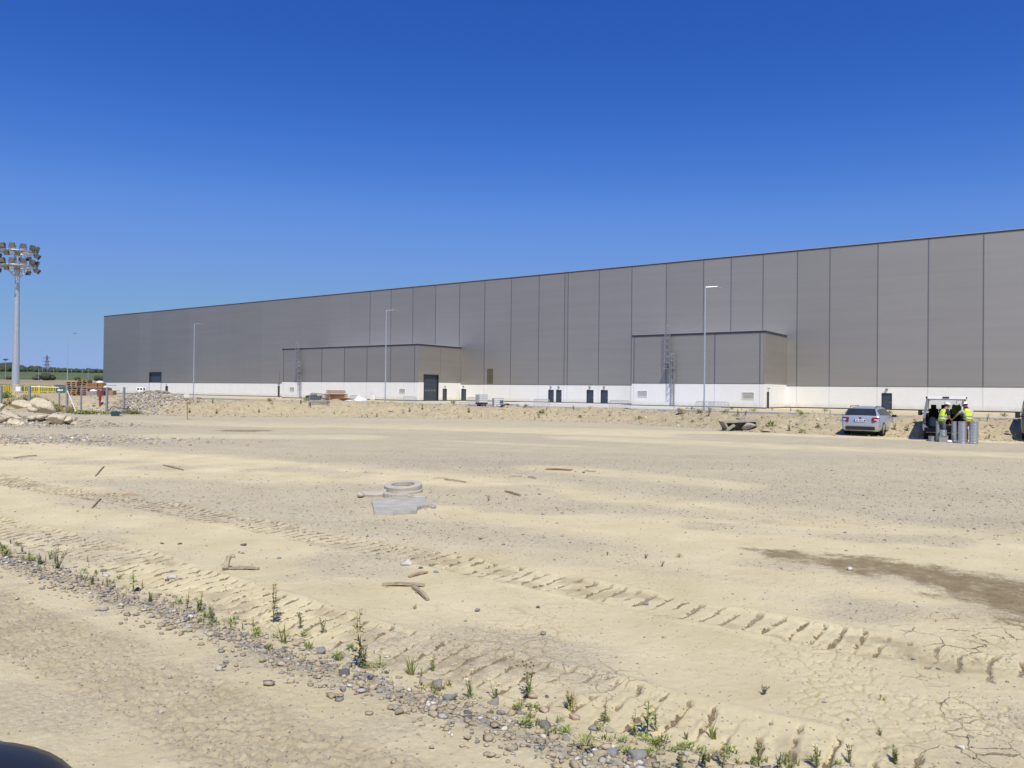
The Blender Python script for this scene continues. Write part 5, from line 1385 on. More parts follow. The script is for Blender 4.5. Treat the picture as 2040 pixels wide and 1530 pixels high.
# ---- chain link fence fragment
fp = [(-38, 60.5), (TX(2, 800) * 60.5, 60.5), (TX(118, 800) * 62, 62), (TX(133.5, 800) * 60, 60), (TX(162, 800) * 61, 61), (TX(213, 800) * 60.3, 60.3), (TX(247, 800) * 60.5, 60.5)]
fz = [h1(*q) for q in fp]
fr = thing('wire_fence', 'rusting chain link fence with grey posts before the gravel mound', 'fence', (fp[3][0], fp[3][1], 0))
ox, oy = fp[3]
zt_ = [EYE - uv(px, py)[1] / F * q[1] for px, py, q in ((-60, 768, fp[0]), (2, 768, fp[1]), (118, 771, fp[2]), (133.5, 767, fp[3]), (162, 770.5, fp[4]), (213, 770.5, fp[5]), (247, 771, fp[6]))]
for k, q in enumerate(fp):
    w = 0.05 if k in (2, 4) else 0.07
    MB().box2((q[0] - ox - w, q[1] - oy - w, fz[k] - 0.3), (q[0] - ox + w, q[1] - oy + w, zt_[k])).build('post', mat('dull_fence_post', (0.27, 0.28, 0.30), 0.6, 0.2, var=0.15, scale=5), fr)
for k in range(len(fp) - 1):
    a, c = fp[k], fp[k + 1]
    A = Vector((a[0] - ox, a[1] - oy, zt_[k] - 0.03)); C = Vector((c[0] - ox, c[1] - oy, zt_[k + 1] - 0.03))
    MB().cyl(A, C, 0.022, n=6).build('top_rail', M_galv, fr)
    A2_, C2_ = Vector((A.x, A.y, fz[k] + 0.08)), Vector((C.x, C.y, fz[k + 1] + 0.08))
    if k >= 3:
        ms = MB(); n = int((C - A).length / 0.09)
        for i in range(n):
            f = i / n
            for sg in (1, -1):
                f2 = f + sg * 0.9 / n * ((A.z - A2_.z) / 0.09)
                p, q = A2_.lerp(C2_, f), A.lerp(C, f2)
                if f2 < 0: tt = (0 - f) / (f2 - f); q = p.lerp(q, tt)
                if f2 > 1: tt = (1 - f) / (f2 - f); q = p.lerp(q, tt)
                ms.cyl(p, q, 0.0016, n=3, caps=False)
        o = ms.build('wire_mesh', M_galv, fr, fix=False); o['kind'] = 'stuff'
    MB().cyl(A.lerp(A2_, 0.62), C.lerp(C2_, 0.62), 0.008, n=5).build('tension_wire', M_galv, fr)
pb = AT(153.5, 833, 57.5)
MB().cyl((0.05, -0.05, zt_[3] - 0.45), (pb.x - ox, pb.y - oy, h1(pb.x, pb.y)), 0.035, n=8).build('brace', mat('white_brace', (0.6, 0.6, 0.6), 0.6, var=0.05), fr)
q = fp[2]; MB().box((q[0] - ox + 0.12, q[1] - oy - 0.09, zt_[2] - 0.25), (0.42, 0.015, 0.13)).build('name_plate', M_white, fr)
# ---- stake sign
p = GH(373, 836)
t = thing('stake_sign', 'blank white board on a wooden stake at the foot of the bank', 'sign', p)
MB().box((0, 0, 0.72), (0.06, 0.05, 1.5), Matrix.Rotation(-0.03, 3, 'Y')).build('stake', M_wood, t)
MB().box((-0.04, -0.04, 1.53), (0.34, 0.02, 0.22), Matrix.Rotation(0.05, 3, 'Y')).build('board', mat('dirty_white_board', (0.62, 0.6, 0.55), 0.7, var=0.12, scale=6), t)
# ---- red hydrant, teal tub, black hose
d = 63.4; x = TX(199.5, 790) * d; zb = h1(x, d); zt = EYE - uv(199.5, 776)[1] / F * d; hh = zt - zb
t = thing('fire_hydrant', 'red pillar fire hydrant on the bank before the pallets', 'hydrant', (x, d, zb))
M_hyd = mat('hydrant_red', (0.30, 0.03, 0.028), 0.55, var=0.15, scale=6)
MB().lathe([(0.07, 0), (0.07, hh * 0.35), (0.105, hh * 0.38), (0.105, hh * 0.86), (0.085, hh * 0.92), (0.05, hh * 0.97), (0, hh)], 14).build('pillar', M_hyd, t, smooth=True)
for s in (-1, 1): MB().cyl((s * 0.11, 0, hh * 0.62), (s * 0.24, 0, hh * 0.62), 0.05, n=10).build('outlet', M_hyd, t)
MB().cyl((0, 0, hh), (0, 0, hh + 0.05), 0.03, n=6).build('spindle', M_galv, t)
p = GH(230, 829)
t = thing('plastic_tub', 'dark teal plastic tub lying at the foot of the fence', 'tub', (p.x, p.y, p.z), 0.3)
M_teal = mat('teal_plastic', (0.02, 0.085, 0.09), 0.4, var=0.15, scale=6)
tb = MB(); tb.add([(-0.22, -0.2, 0), (0.22, -0.2, 0), (0.22, 0.2, 0), (-0.22, 0.2, 0), (-0.3, -0.26, 0.28), (0.3, -0.26, 0.28), (0.3, 0.26, 0.28), (-0.3, 0.26, 0.28), (-0.25, -0.22, 0.28), (0.25, -0.22, 0.28), (0.25, 0.22, 0.28), (-0.25, 0.22, 0.28), (-0.2, -0.17, 0.04), (0.2, -0.17, 0.04), (0.2, 0.17, 0.04), (-0.2, 0.17, 0.04)],
   [(3, 2, 1, 0), (0, 1, 5, 4), (1, 2, 6, 5), (2, 3, 7, 6), (3, 0, 4, 7), (4, 5, 9, 8), (5, 6, 10, 9), (6, 7, 11, 10), (7, 4, 8, 11), (8, 9, 13, 12), (9, 10, 14, 13), (10, 11, 15, 14), (11, 8, 12, 15), (12, 13, 14, 15)])
tb.build('tub', M_teal, t, fix=False); MB().box((0.1, 0.05, 0.31), (0.75, 0.6, 0.03), Matrix.Rotation(0.08, 3, 'Y')).build('lid', M_trim, t)
hp = [(216, 818, 59.3), (221, 813, 59.6), (226, 809.5, 60), (233, 812, 60), (245, 813.5, 59.8), (258, 814.5, 59.6), (270, 816, 59.4)]
hs = []
for q in hp:
    v = AT(*q); hs.append(Vector((v.x, v.y, max(v.z, h1(v.x, v.y) + 0.03))))
h0 = hs[0]
tag(MB().tube([v - h0 for v in hs], 0.025, 6).build('hose', M_trim, None, h0), 'black hose trailing over the mound by the fence', 'hose')

# ---- pallets and packs of blocks on the plateau
def make_pallet():
    t = thing('pallet', 'x', 'pallet'); L, W, Hh = 1.05, 0.8, 0.19
    for k in range(5): MB().box((0, -W / 2 + 0.08 + k * (W - 0.16) / 4, Hh - 0.021), (L, 0.13, 0.04)).build('deck_board', M_wood, t)
    for x in (-L / 2 + 0.07, 0, L / 2 - 0.07):
        MB().box((x, 0, Hh - 0.056), (0.12, W, 0.028)).build('stringer_board', M_wood, t)
        for y in (-W / 2 + 0.06, 0, W / 2 - 0.06): MB().box((x, y, 0.078), (0.13, 0.12, 0.084)).build('block', M_wood, t)
    for y in (-W / 2 + 0.06, 0, W / 2 - 0.06): MB().box((0, y, 0.018), (L, 0.11, 0.034)).build('bottom_board', M_wood, t)
    return t
proto = make_pallet(); first = True
d = 73.0
def plat(px, d): x = TX(px, 790) * d; return Vector((x, d, h1(x, d)))
ordn = ['bottom', 'second', 'third', 'fourth', 'fifth', 'sixth', 'seventh', 'eighth', 'ninth', 'tenth']
def stack(px, d, n, rz, where, z0=0.0):
    global first
    p = plat(px, d)
    for k in range(n):
        lab = f'{ordn[k]} pallet from below in the {where}'.replace('bottom pallet from below', 'lowest pallet')
        loc = (p.x + random.uniform(-.03, .03), p.y + random.uniform(-.03, .03), p.z + z0 + k * 0.191); r = (0, 0, rz + random.uniform(-.05, .05))
        if first: proto.location = loc; proto.rotation_euler = r; proto['label'] = lab; proto['group'] = 'wooden pallets stacked behind the fence'; first = False
        else: dup(proto, loc, r, lab, 'wooden pallets stacked behind the fence')
stack(146.5, 73, 7, 0.05, 'leftmost stack behind the fence')
stack(168, 73.4, 8, -0.05, 'second stack from the left behind the fence')
stack(157, 75.5, 7, 0.02, 'rear stack behind the two left stacks')
M_blk = mat('grey_block', (0.26, 0.25, 0.26), 0.85, var=0.2, scale=4); M_wrap = mat('white_wrap', (0.72, 0.72, 0.74), 0.4, var=0.08, scale=6, bump=0.4)
def pack(px, d, w, z0, h, m, label, cover=None, rz=0.0, cat='pack'):
    p = plat(px, d); t = thing('block_pack', label, cat, (p.x, p.y, p.z + z0), rz, 'packs of building blocks behind the fence')
    nx, nz = 4, max(1, round(h / 0.2))
    for i in range(nx):
        for k in range(nz): MB().box((-w / 2 + w * (i + 0.5) / nx, 0, (k + 0.5) * h / nz), (w / nx - 0.012, 0.7, h / nz - 0.012)).build('block', m, t)
    if cover:
        V, Fc = ICO2; V = V * np.array([w * 0.45, 0.36, 0.22]); V[:, 2] = np.maximum(V[:, 2], 0) + h
        obj('sack', npmesh('sack', V, Fc, cover, True), t)
    return t
pack(187, 72.6, 0.9, 0.0, 0.42, M_blk, 'low grey pack of blocks with a white sack, right of the pallets', M_wrap)
pack(187, 73.2, 0.95, 0.70, 0.5, M_woodr, 'red brown pack on top of the low grey pack')
pack(199, 73.2, 0.9, 0.0, 0.40, M_blk, 'low grey pack behind the red hydrant', M_wrap)
pack(199, 73.4, 0.85, 0.66, 0.55, M_woodr, 'red brown pack above the hydrant', M_wrap)
pack(211, 73.5, 0.8, 0.0, 0.75, M_woodr, 'brown pack of blocks behind the right fence post', M_wrap)
pack(222, 72.0, 0.6, -0.05, 0.55, M_wood, 'small tan pack right of the fence post', None)
for k, (px, z, w, lab) in enumerate(((189, 0.645, 1.1, 'lower thin board lying across the left packs'), (199.5, 0.61, 1.0, 'thin board lying across the hydrant packs'), (214, 0.98, 1.5, 'long thin board on the right pack'), (222.5, 0.51, 1.3, 'thin board lying on the small tan pack'))):
    p = plat(px, 72.7 if k < 3 else 72.0); MBb = MB().box((0, 0, 0.02), (w, 0.25, 0.04)); MBb.box((0, 0.3, 0.02), (w * 0.96, 0.22, 0.04))
    t = thing('loose_board', lab, 'board', (p.x, p.y, p.z + z), 0.0); 
    MB().box((0, -0.13, 0.022), (w, 0.24, 0.04)).build('plank', M_woodr, t); MB().box((0.03, 0.14, 0.022), (w * 0.95, 0.24, 0.04)).build('plank', M_woodr, t)

# ---- water tanks in cages
def ibc(loc, rz, label, skid=0.14, plate=False):
    t = thing('water_tank', label, 'tank', loc, rz, 'white caged water tanks by the road')
    L, W, Hh = 1.2, 1.0, 1.0
    MB().box2((-L / 2 + 0.03, -W / 2 + 0.03, skid + 0.02), (L / 2 - 0.03, W / 2 - 0.03, skid + Hh - 0.02)).cyl((0, 0, skid + Hh - 0.02), (0, 0, skid + Hh + 0.03), 0.11, n=14).build('bottle', M_wrap, t)
    g = MB()
    for k in range(5):
        z = skid + 0.05 + k * (Hh - 0.06) / 4; q = [(-L / 2, -W / 2, z), (L / 2, -W / 2, z), (L / 2, W / 2, z), (-L / 2, W / 2, z), (-L / 2, -W / 2, z)]; g.tube(q, 0.016, 5)
    for k in range(7):
        x = -L / 2 + L * k / 6
        for y in (-W / 2, W / 2): g.cyl((x, y, skid), (x, y, skid + Hh), 0.014, n=5)
    for k in range(1, 6):
        y = -W / 2 + W * k / 6
        for x in (-L / 2, L / 2): g.cyl((x, y, skid), (x, y, skid + Hh), 0.014, n=5)
    g.build('cage', M_galv, t)
    pa = MB().box2((-L / 2, -W / 2, skid - 0.035), (L / 2, W / 2, skid - 0.002))
    for x in (-0.52, 0, 0.52): pa.box2((x - 0.07, -W / 2, 0), (x + 0.07, W / 2, skid - 0.037))
    pa.build('pallet_base', M_trim, t)
    if plate: MB().box2((0.1, -W / 2 - 0.03, skid + 0.42), (0.52, -W / 2 - 0.018, skid + 0.78)).build('label_plate', mat('dark_tank_label', (0.09, 0.12, 0.15), 0.5, var=0.1), t)
    return t
def trailer(loc, rz, label, red=False):
    t = thing('site_trailer', label, 'trailer', loc, rz); m = mat('rusty_trailer_red', (0.16, 0.05, 0.035), 0.8, var=0.3, scale=6) if red else M_trim
    MB().box2((-0.75, -0.55, 0.36), (0.75, 0.55, 0.42)).build('bed', m, t)
    MB().box2((0.75, -0.04, 0.34), (1.6, 0.04, 0.41)).build('drawbar', m, t)
    for y in (-0.62, 0.62): wheel(t, -0.05, y, 0.27, 0.15, 1 if y > 0 else -1)
    for x in (-0.6, 0.6): MB().box2((x - 0.03, -0.03, 0), (x + 0.03, 0.03, 0.36)).build('prop_leg', m, t)
    return t
p = road_pt(959.5, 95); trailer(p, 0.5, 'low rusty trailer under the taller water tank', True); ibc((p.x, p.y, p.z + 0.425), 0.55, 'taller white water tank standing on a low trailer')
p = road_pt(992, 93); ibc(p, 0.30, 'white water tank with a dark label plate, right of the trailer tank', 0.14, True)
p = road_pt(1010, 92.5); trailer(p, -0.2, 'small dark trailer half behind the labelled water tank')
p = road_pt(922, 100)
t = thing('steel_trestle', 'low grey steel trestle left of the water tanks', 'trestle', p, 0.1)
MB().box2((-0.5, -0.04, 0.42), (0.5, 0.04, 0.5)).build('beam', M_galv, t)
for s in (-0.4, 0.4): MB().cyl((s, 0, 0.43), (s - 0.1, 0.25, 0), 0.025, n=6).cyl((s, 0, 0.43), (s + 0.1, -0.25, 0), 0.025, n=6).build('leg_pair', M_galv, t)

# ---- rebar cages, grey skip, plastic heaps
def rebar(loc, rz, L, r, label, tilt=0.0):
    t = thing('rebar_cage', label, 'rebar cage', loc, rz, 'rusty rebar cages stacked by the road'); t.rotation_euler = (0, tilt, rz)
    b = MB(); n = 8
    for k in range(n):
        a = 2 * PI * k / n; b.cyl((-L / 2, r * math.cos(a), r + r * math.sin(a)), (L / 2, r * math.cos(a), r + r * math.sin(a)), 0.028, n=5)
    b.build('main_bars', M_rust, t)
    b = MB(); m = int(L / 0.17)
    for i in range(m):
        x = -L / 2 + L * (i + 0.5) / m
        for k in range(10):
            a, c = 2 * PI * k / 10, 2 * PI * (k + 1) / 10; b.cyl((x, r * math.cos(a), r + r * math.sin(a)), (x + 0.017, r * math.cos(c), r + r * math.sin(c)), 0.02, n=4)
    b.build('stirrups', M_rust, t)
p = road_pt(668, 117)
ux = Vector((math.cos(-0.15), math.sin(-0.15), 0)); uy = Vector((-ux.y, ux.x, 0))
for k, (o_, z, dx, lab) in enumerate(((-1.05, 0, 0.0, 'front one of the bottom row'), (-0.35, 0, 0.15, 'second of the bottom row'), (0.35, 0, -0.1, 'third of the bottom row'), (1.05, 0, 0.1, 'rear one of the bottom row'), (-0.7, 0.58, 0.1, 'front one of the second row'), (0.0, 0.58, -0.05, 'middle one of the second row'), (0.7, 0.58, 0.1, 'rear one of the second row'), (-0.35, 1.14, 0.1, 'front one of the top row'), (0.35, 1.14, 0.0, 'rear one of the top row'))):
    L = 3.6 - 0.5 * (z > 0.1) - 0.3 * (z > 1)
    rebar(p + ux * dx + uy * o_ + Vector((0, 0, z)), -0.15, L, 0.34, 'rusty rebar cage in the stack by the road, ' + lab)
p = road_pt(626, 117)
t = thing('plastic_container', 'dark blue grey plastic container lying beside the rebar cages', 'container', p, 0.05)
M_sl = mat('slate_plastic', (0.055, 0.065, 0.078), 0.5, var=0.15, scale=4)
MB().prism([(-1.15, 0.1), (-1.2, 0.9), (-1.0, 1.05), (0.9, 1.0), (1.15, 0.75), (0.85, 0.35), (0.3, 0.3), (-0.2, 0.3), (-0.3, 0.05)], -0.6, 0.6, 1).build('hull', M_sl, t)
MB().prism([(-0.4, 1.03), (-0.45, 1.2), (0.4, 1.22), (0.35, 1.02)], -0.4, 0.4, 1).build('lid', M_sl, t); MB().box2((0.9, -0.5, 0.96), (1.25, 0.5, 1.06)).build('spout_lip', M_sl, t)
for x in (-0.75, 0.75): MB().box2((x - 0.15, -0.5, 0), (x + 0.15, 0.5, 0.3)).build('skid', M_trim, t)
def heap(px, d, s, m, label, seed, name, cat):
    p = road_pt(px, d); V, Fc = ICO3
    k = fbm(V[:, 0] * 2.2 + seed, V[:, 1] * 2.2 + V[:, 2] * 1.7, 4, seed)
    V = V * np.array(s) * (0.55 + 0.9 * k)[:, None]; V[:, 2] = np.maximum(V[:, 2], 0)
    return tag(obj(name, npmesh(name, V, Fc, m, False), None, p), label, cat)
heap(700, 115, (1.3, 0.7, 0.45), M_wrap, 'low white plastic sheet heap beside the rebar cages', 4, 'plastic_heap', 'plastic sheet')
heap(715, 115, (1.1, 0.7, 0.95), M_wrap, 'peaked crumpled white plastic heap right of the rebar cages', 6, 'plastic_heap', 'plastic sheet')
M_blks = mat('black_sheeting', (0.015, 0.016, 0.018), 0.45, var=0.3, scale=5, bump=0.6)
heap(1246, 80, (0.75, 0.6, 0.4), M_blks, 'left heap of crumpled black sheeting at the road edge', 8, 'sheeting_heap', 'plastic sheet')
heap(1268, 79, (0.95, 0.6, 0.36), M_blks, 'right heap of crumpled black sheeting at the road edge', 12, 'sheeting_heap', 'plastic sheet')

# ================================================================ ROCKS
def rock_mesh(name, seed, size, m, planes=9, sub=ICO3, rough=0.1, col=None):
    r = np.random.default_rng(seed); V, Fc = sub; V = V.copy()
    for _ in range(planes):
        nrm = r.normal(size=3); nrm /= np.linalg.norm(nrm); dd = r.uniform(0.33, 0.66)
        s = V @ nrm; V = V - np.maximum(s - dd, 0)[:, None] * nrm
    V *= 1 + rough * 2 * (fbm(V[:, 0] * 3.5 + seed, V[:, 1] * 3.5 + V[:, 2] * 3.1, 4, seed % 97)[:, None] - 0.5)
    V /= np.abs(V).max(0); V = V * np.array(size) / 2
    return npmesh(name, V, Fc, m, False, None if col is None else np.tile([*col, 1.0], (len(V), 1)))
def boulder(px, py_base, w, h, dp, label, seed, d, rot=(0, 0, 0), zoff=0.0, planes=9):
    x = TX(px, py_base) * d; z = EYE - uv(px, py_base)[1] / F * d
    me = rock_mesh('boulder', seed, (w, dp, h), M_lime, planes + 12, ICO3, 0.07)
    o = obj('boulder', me, None, (x, d, z + h * 0.42 + zoff)); o.rotation_euler = rot
    return tag(o, label, 'boulder', 'limestone boulders heaped at the left')
k = 40.5 / F
boulder(38, 818, 50 * k, 26 * k, 1.0, 'rounded pale boulder at the top left of the heap, dark hollow below', 21, 42.5, (0, 0.15, 0.2))
boulder(84, 822, 58 * k, 32 * k, 1.2, 'big sloping boulder at the top of the heap in the middle', 22, 42.8, (0, 0.35, 0.5))
boulder(68, 823, 30 * k, 14 * k, 0.7, 'small pale boulder wedged below the two top ones', 23, 41.2, (0, 0.2, 0.3), 0, 7)
boulder(112, 846, 34 * k, 28 * k, 0.9, 'blocky boulder with a dark split face at the right front', 24, 40.0, (0, 0.08, 0.3), 0, 12)
boulder(135, 846, 24 * k, 20 * k, 0.7, 'wedge of rock at the right end of the heap', 25, 40.2, (0, 0.6, 0.2))
boulder(78, 838, 56 * k, 16 * k, 1.0, 'long flat boulder in the middle of the heap', 26, 40.8, (0, -0.08, 0.1), 0, 10)
boulder(34, 848, 36 * k, 10 * k, 0.9, 'flat tilted slab of rock at the front left of the heap', 27, 39.6, (0.35, 0.15, 0.3), 0.05, 12)
boulder(20, 833, 44 * k, 14 * k, 0.9, 'long pale slab of rock leaning at the left of the heap', 28, 40.8, (0.1, 0.5, 0.2), 0.05, 12)
boulder(3, 842, 30 * k, 24 * k, 0.8, 'dark hollowed boulder cut by the left edge', 29, 40.2, (0, 0, 1.0))
boulder(2, 815, 16 * k, 16 * k, 0.5, 'small pale boulder at the top left edge', 30, 42.8)
boulder(57, 812, 22 * k, 12 * k, 0.5, 'small pale boulder right behind the rounded top one', 31, 43.2)
boulder(98, 812, 18 * k, 12 * k, 0.6, 'small pale block behind the big sloping boulder', 32, 43.6)
boulder(148, 847, 12 * k, 8 * k, 0.35, 'low flat stone at the far right end of the heap', 33, 40.0)
boulder(100, 843, 14 * k, 18 * k, 0.4, 'narrow upright stone left of the blocky boulder', 34, 40.2)
x, d = TX(1360, 843) * 49.5, 49.5
tag(obj('boulder', rock_mesh('boulder', 41, (0.78, 0.6, 0.45), M_lime, 8, ICO3, 0.18), None, (x, d, h1(x, d) + 0.24)), 'single pale rock lying at the foot of the earth bank', 'boulder')

# ---- concrete trough with a lump in it
p = GH(1471, 858); t = thing('concrete_trough', 'broken concrete trough lying on its side at the foot of the bank', 'concrete trough', p, 0.05)
M_tro = mat('stained_concrete', (0.33, 0.30, 0.235), 0.9, var=0.2, scale=4, bump=0.3)
wd = 2.0
b = MB().prism([(-wd / 2 - 0.02, 0.52), (-wd * 0.36, 0.02), (-wd * 0.36 + 0.11, 0.02), (-wd / 2 + 0.15, 0.44), (wd / 2 - 0.18, 0.52), (wd / 2 - 0.10, 0.06), (wd / 2 + 0.05, 0.06), (wd / 2 + 0.0, 0.62)], -0.45, 0.45, 1)
b.build('shell', M_tro, t)
MB().box((-0.02, 0.34, 0.28), (1.62, 0.08, 0.50), Matrix.Rotation(-0.04, 3, 'Y')).build('back_wall', M_tro, t)
x, y = p.x + 0.36, p.y - 0.35
tag(obj('concrete_lump', rock_mesh('concrete_lump', 45, (1.12, 0.5, 0.5), mat('pinkish_grey_concrete', (0.36, 0.33, 0.31), 0.9, var=0.2, scale=6, bump=0.6), 12, ICO3, 0.1), None, (x, y, p.z + 0.22)), 'grey lump of concrete lodged in the trough', 'rubble')
x, y = p.x - 0.36, p.y - 0.05
tag(obj('white_stone', rock_mesh('white_stone', 46, (0.3, 0.3, 0.14), M_lime, 6, ICO2, 0.1), None, (x, y, p.z + 0.24)), 'white stone showing inside the trough', 'stone')
bx_ = MB().prism([(-0.42, 0), (-0.25, 0.05), (0.1, 0.3), (0.0, 0.4), (-0.35, 0.14)], -0.3, 0.3, 1); o = bx_.build('concrete_shard', M_tro, None, (p.x - 0.42, p.y - 0.25, p.z + 0.0))
tag(o, 'brown concrete shard at the left inside the trough', 'rubble')
x, d = TX(1478, 840) * 44.5, 44.5
tag(obj('concrete_lump', rock_mesh('concrete_lump', 47, (0.8, 0.5, 0.25), MATS['pinkish_grey_concrete'], 12, ICO3, 0.1), None, (x, d, h1(x, d) + 0.05)), 'grey lump of rubble on the bank behind the trough', 'rubble')
p = GH(1524, 861); tag(MB().box((0, 0, 0.05), (0.42, 0.3, 0.05), Matrix.Rotation(0.12, 3, 'Y')).box((0.12, -0.05, 0.02), (0.2, 0.2, 0.04)).build('dark_board', M_trim, None, p, 0.2), 'small dark board lying right of the trough', 'board')

# ---- concrete rings, fragments and slab
def ring_piece(loc, ri, ro, h, a0, a1, m, name, rot=(0, 0, 0), n=40, parent=None, jag=0.0):
    b = MB(); k = max(4, int(n * (a1 - a0) / (2 * PI))); full = a1 - a0 > 6.2
    for i in range(k if full else k + 1):
        a = a0 + (a1 - a0) * i / k; ca, sa = math.cos(a), math.sin(a); j = 1 + jag * (random.random() - 0.5)
        for r, z in ((ri, 0), (ro, 0), (ro, h - 0.012), (ro - 0.012, h), (ri + 0.01, h), (ri, h - 0.01)): b.v.append((r * ca * j, r * sa * j, z))
    cnt = k if full else k + 1
    for i in range(cnt if full else cnt - 1):
        for q in range(6): b.f.append((i * 6 + q, i * 6 + (q + 1) % 6, ((i + 1) % cnt) * 6 + (q + 1) % 6, ((i + 1) % cnt) * 6 + q))
    if not full: b.f += [tuple(range(5, -1, -1)), tuple((cnt - 1) * 6 + q for q in range(6))]
    o = b.build(name, m, parent, loc); o.rotation_euler = rot
    return o
pr = GH(800, 984); pr.y += 0.28
RO = 75 / F * pr.y / 2; RI = RO * 0.61
tag(ring_piece((pr.x + 0.02, pr.y, pr.z + 0.0), RI, RO * 0.97, 0.08, 0, 2 * PI, M_con, 'concrete_ring', (0.07, 0, 0)), 'lower concrete manhole ring, half covered by the upper one', 'concrete ring', 'two stacked concrete rings')
tag(ring_piece((pr.x - 0.01, pr.y + 0.03, pr.z + 0.085), RI, RO, 0.085, -1.75, 4.50, M_con, 'concrete_ring', (0.10, -0.03, 0.0)), 'upper concrete manhole ring with a crack at its front', 'concrete ring', 'two stacked concrete rings')
p = GH(786, 992); tag(ring_piece((p.x + 0.06, p.y + 0.2, p.z), 0.17, 0.30, 0.09, PI * 0.95, PI * 1.75, M_con, 'ring_fragment', jag=0.06), 'curved ring fragment lying in front of the rings', 'concrete fragment')
p = GH(739, 990); tag(ring_piece((p.x, p.y + 0.42, p.z), 0.30, 0.47, 0.16, PI * 1.32, PI * 1.68, M_con, 'ring_fragment', (0.2, 0, 0.1), jag=0.03), 'blocky ring fragment left of the rings', 'concrete fragment')
p = GH(717, 991); tag(obj('ring_fragment', rock_mesh('ring_fragment', 52, (0.17, 0.2, 0.15), M_con, 10, ICO2, 0.04), None, (p.x, p.y, p.z + 0.06)), 'small square concrete fragment at the left end of the pieces', 'concrete fragment')
p = GH(762, 988); tag(obj('ring_fragment', rock_mesh('ring_fragment', 53, (0.16, 0.16, 0.15), M_con, 10, ICO2, 0.05), None, (p.x, p.y + 0.1, p.z + 0.05)), 'small lump of concrete between the fragments and the rings', 'concrete fragment')
p = GH(832, 992); tag(obj('ring_fragment', rock_mesh('ring_fragment', 54, (0.36, 0.22, 0.07), M_con, 9, ICO2, 0.08), None, (p.x, p.y, p.z + 0.02)), 'flat pale concrete flake right of the rings', 'concrete fragment')
p = GH(838, 968); tag(obj('ring_fragment', rock_mesh('ring_fragment', 55, (0.13, 0.1, 0.06), M_con, 9, ICO2, 0.08), None, (p.x, p.y, p.z + 0.02)), 'tiny concrete chip behind the right side of the rings', 'concrete fragment')
poly = [(741, 1004), (746, 1028), (790, 1027.5), (830, 1025.5), (831.5, 1018), (839, 1015.5), (856, 1013), (856, 1008), (849, 1000), (846, 997.5), (780, 998)]
gp = [G(*q) for q in poly]; c0 = gp[0]; zz = h1(*G(800, 1012))
sl = MB().prism([(q[0] - c0[0], q[1] - c0[1]) for q in gp], -0.03, 0.06).build('concrete_slab', M_con2, None, (c0[0], c0[1], zz))
tag(sl, 'flat blue grey concrete slab with a broken corner', 'concrete slab')
p = GH(862, 1012); tag(obj('stone', rock_mesh('stone', 61, (0.13, 0.09, 0.08), mat('grey_stone_plain', (0.3, 0.29, 0.28), 0.9, var=0.15, scale=12, bump=0.5), 9, ICO2, 0.08), None, (p.x, p.y, p.z + 0.04)), 'grey stone touching the right corner of the slab', 'stone')

# ---- planks and sticks
def plank(a, b, w, th, label, m=M_wood2, lift=0.0, taper=0.8):
    A, B = GH(*a), GH(*b); d = B - A; L = max(d.length, 0.05); rz = math.atan2(d.y, d.x)
    t = MB(); n = 6
    for i in range(n + 1):
        f = i / n; ww = w * (1 - (1 - taper) * f) * (1 + 0.15 * (random.random() - 0.5)); zz = 0.015 * math.sin(f * 3)
        ww *= 0.75; t.v += [(f * L, -ww / 2, zz), (f * L, ww / 2, zz), (f * L, ww / 2 * 0.9, zz + th * 0.7), (f * L, -ww / 2 * 0.9, zz + 0.7 * th * (0.85 + 0.3 * random.random()))]
    for i in range(n):
        for q in range(4): t.f.append((i * 4 + q, i * 4 + (q + 1) % 4, i * 4 + 4 + (q + 1) % 4, i * 4 + 4 + q))
    t.f += [(3, 2, 1, 0), tuple(n * 4 + q for q in range(4))]
    o = t.build('plank', m, None, (A.x, A.y, A.z + 0.004 + lift)); o.rotation_euler = (0, -math.atan2(B.z - A.z, L), rz)
    return tag(o, label, 'plank')
plank((452, 1134), (517, 1134.5), 0.06, 0.03, 'splintered flat plank beside the upright wood chunk in the left foreground')
o = plank((450, 1136), (459, 1128), 0.09, 0.05, 'stubby dark wood chunk propped beside the splintered plank'); o.rotation_euler[1] -= 0.55
plank((762, 1166), (846, 1168), 0.055, 0.035, 'bleached straight plank in the middle foreground')
plank((824, 1171), (853, 1196), 0.06, 0.035, 'short slanting plank touching the bleached plank')
plank((815, 1150), (852, 1141), 0.05, 0.02, 'pale splinter of wood above the bleached plank', M_wood)
plank((886, 956), (928, 961.5), 0.06, 0.03, 'thin dark lath right of the concrete rings')
plank((863, 953.5), (893, 954), 0.04, 0.02, 'thin lath lying just left of the dark lath')
plank((1007, 980), (1036, 988.5), 0.07, 0.045, 'rounded stick lying in the middle distance', M_wood2)
plank((1088, 935), (1139, 937), 0.30, 0.02, 'brown flat board in the middle distance', M_woodr)
plank((1015, 950), (1040, 949.5), 0.05, 0.02, 'short lath left of the brown flat board')
plank((1052, 951), (1068, 954), 0.05, 0.03, 'curled strip left of the brown flat board')
plank((326, 927), (366, 937), 0.07, 0.03, 'dark lath lying alone in the left middle distance')
plank((191, 949), (208, 930), 0.04, 0.03, 'thin stick pointing away in the left middle distance')
plank((184, 1013), (202, 994), 0.03, 0.02, 'thin twig pointing away beside the upper tread marks')
plank((245, 986.5), (273, 986.5), 0.05, 0.02, 'short tan lath above the upper tread marks', M_wood)
plank((29, 913), (73, 908.5), 0.08, 0.04, 'dark plank beside the rubble at the left edge')
plank((1165, 938), (1186, 940), 0.12, 0.04, 'small pale chip with a dark edge right of the brown board', M_lime)

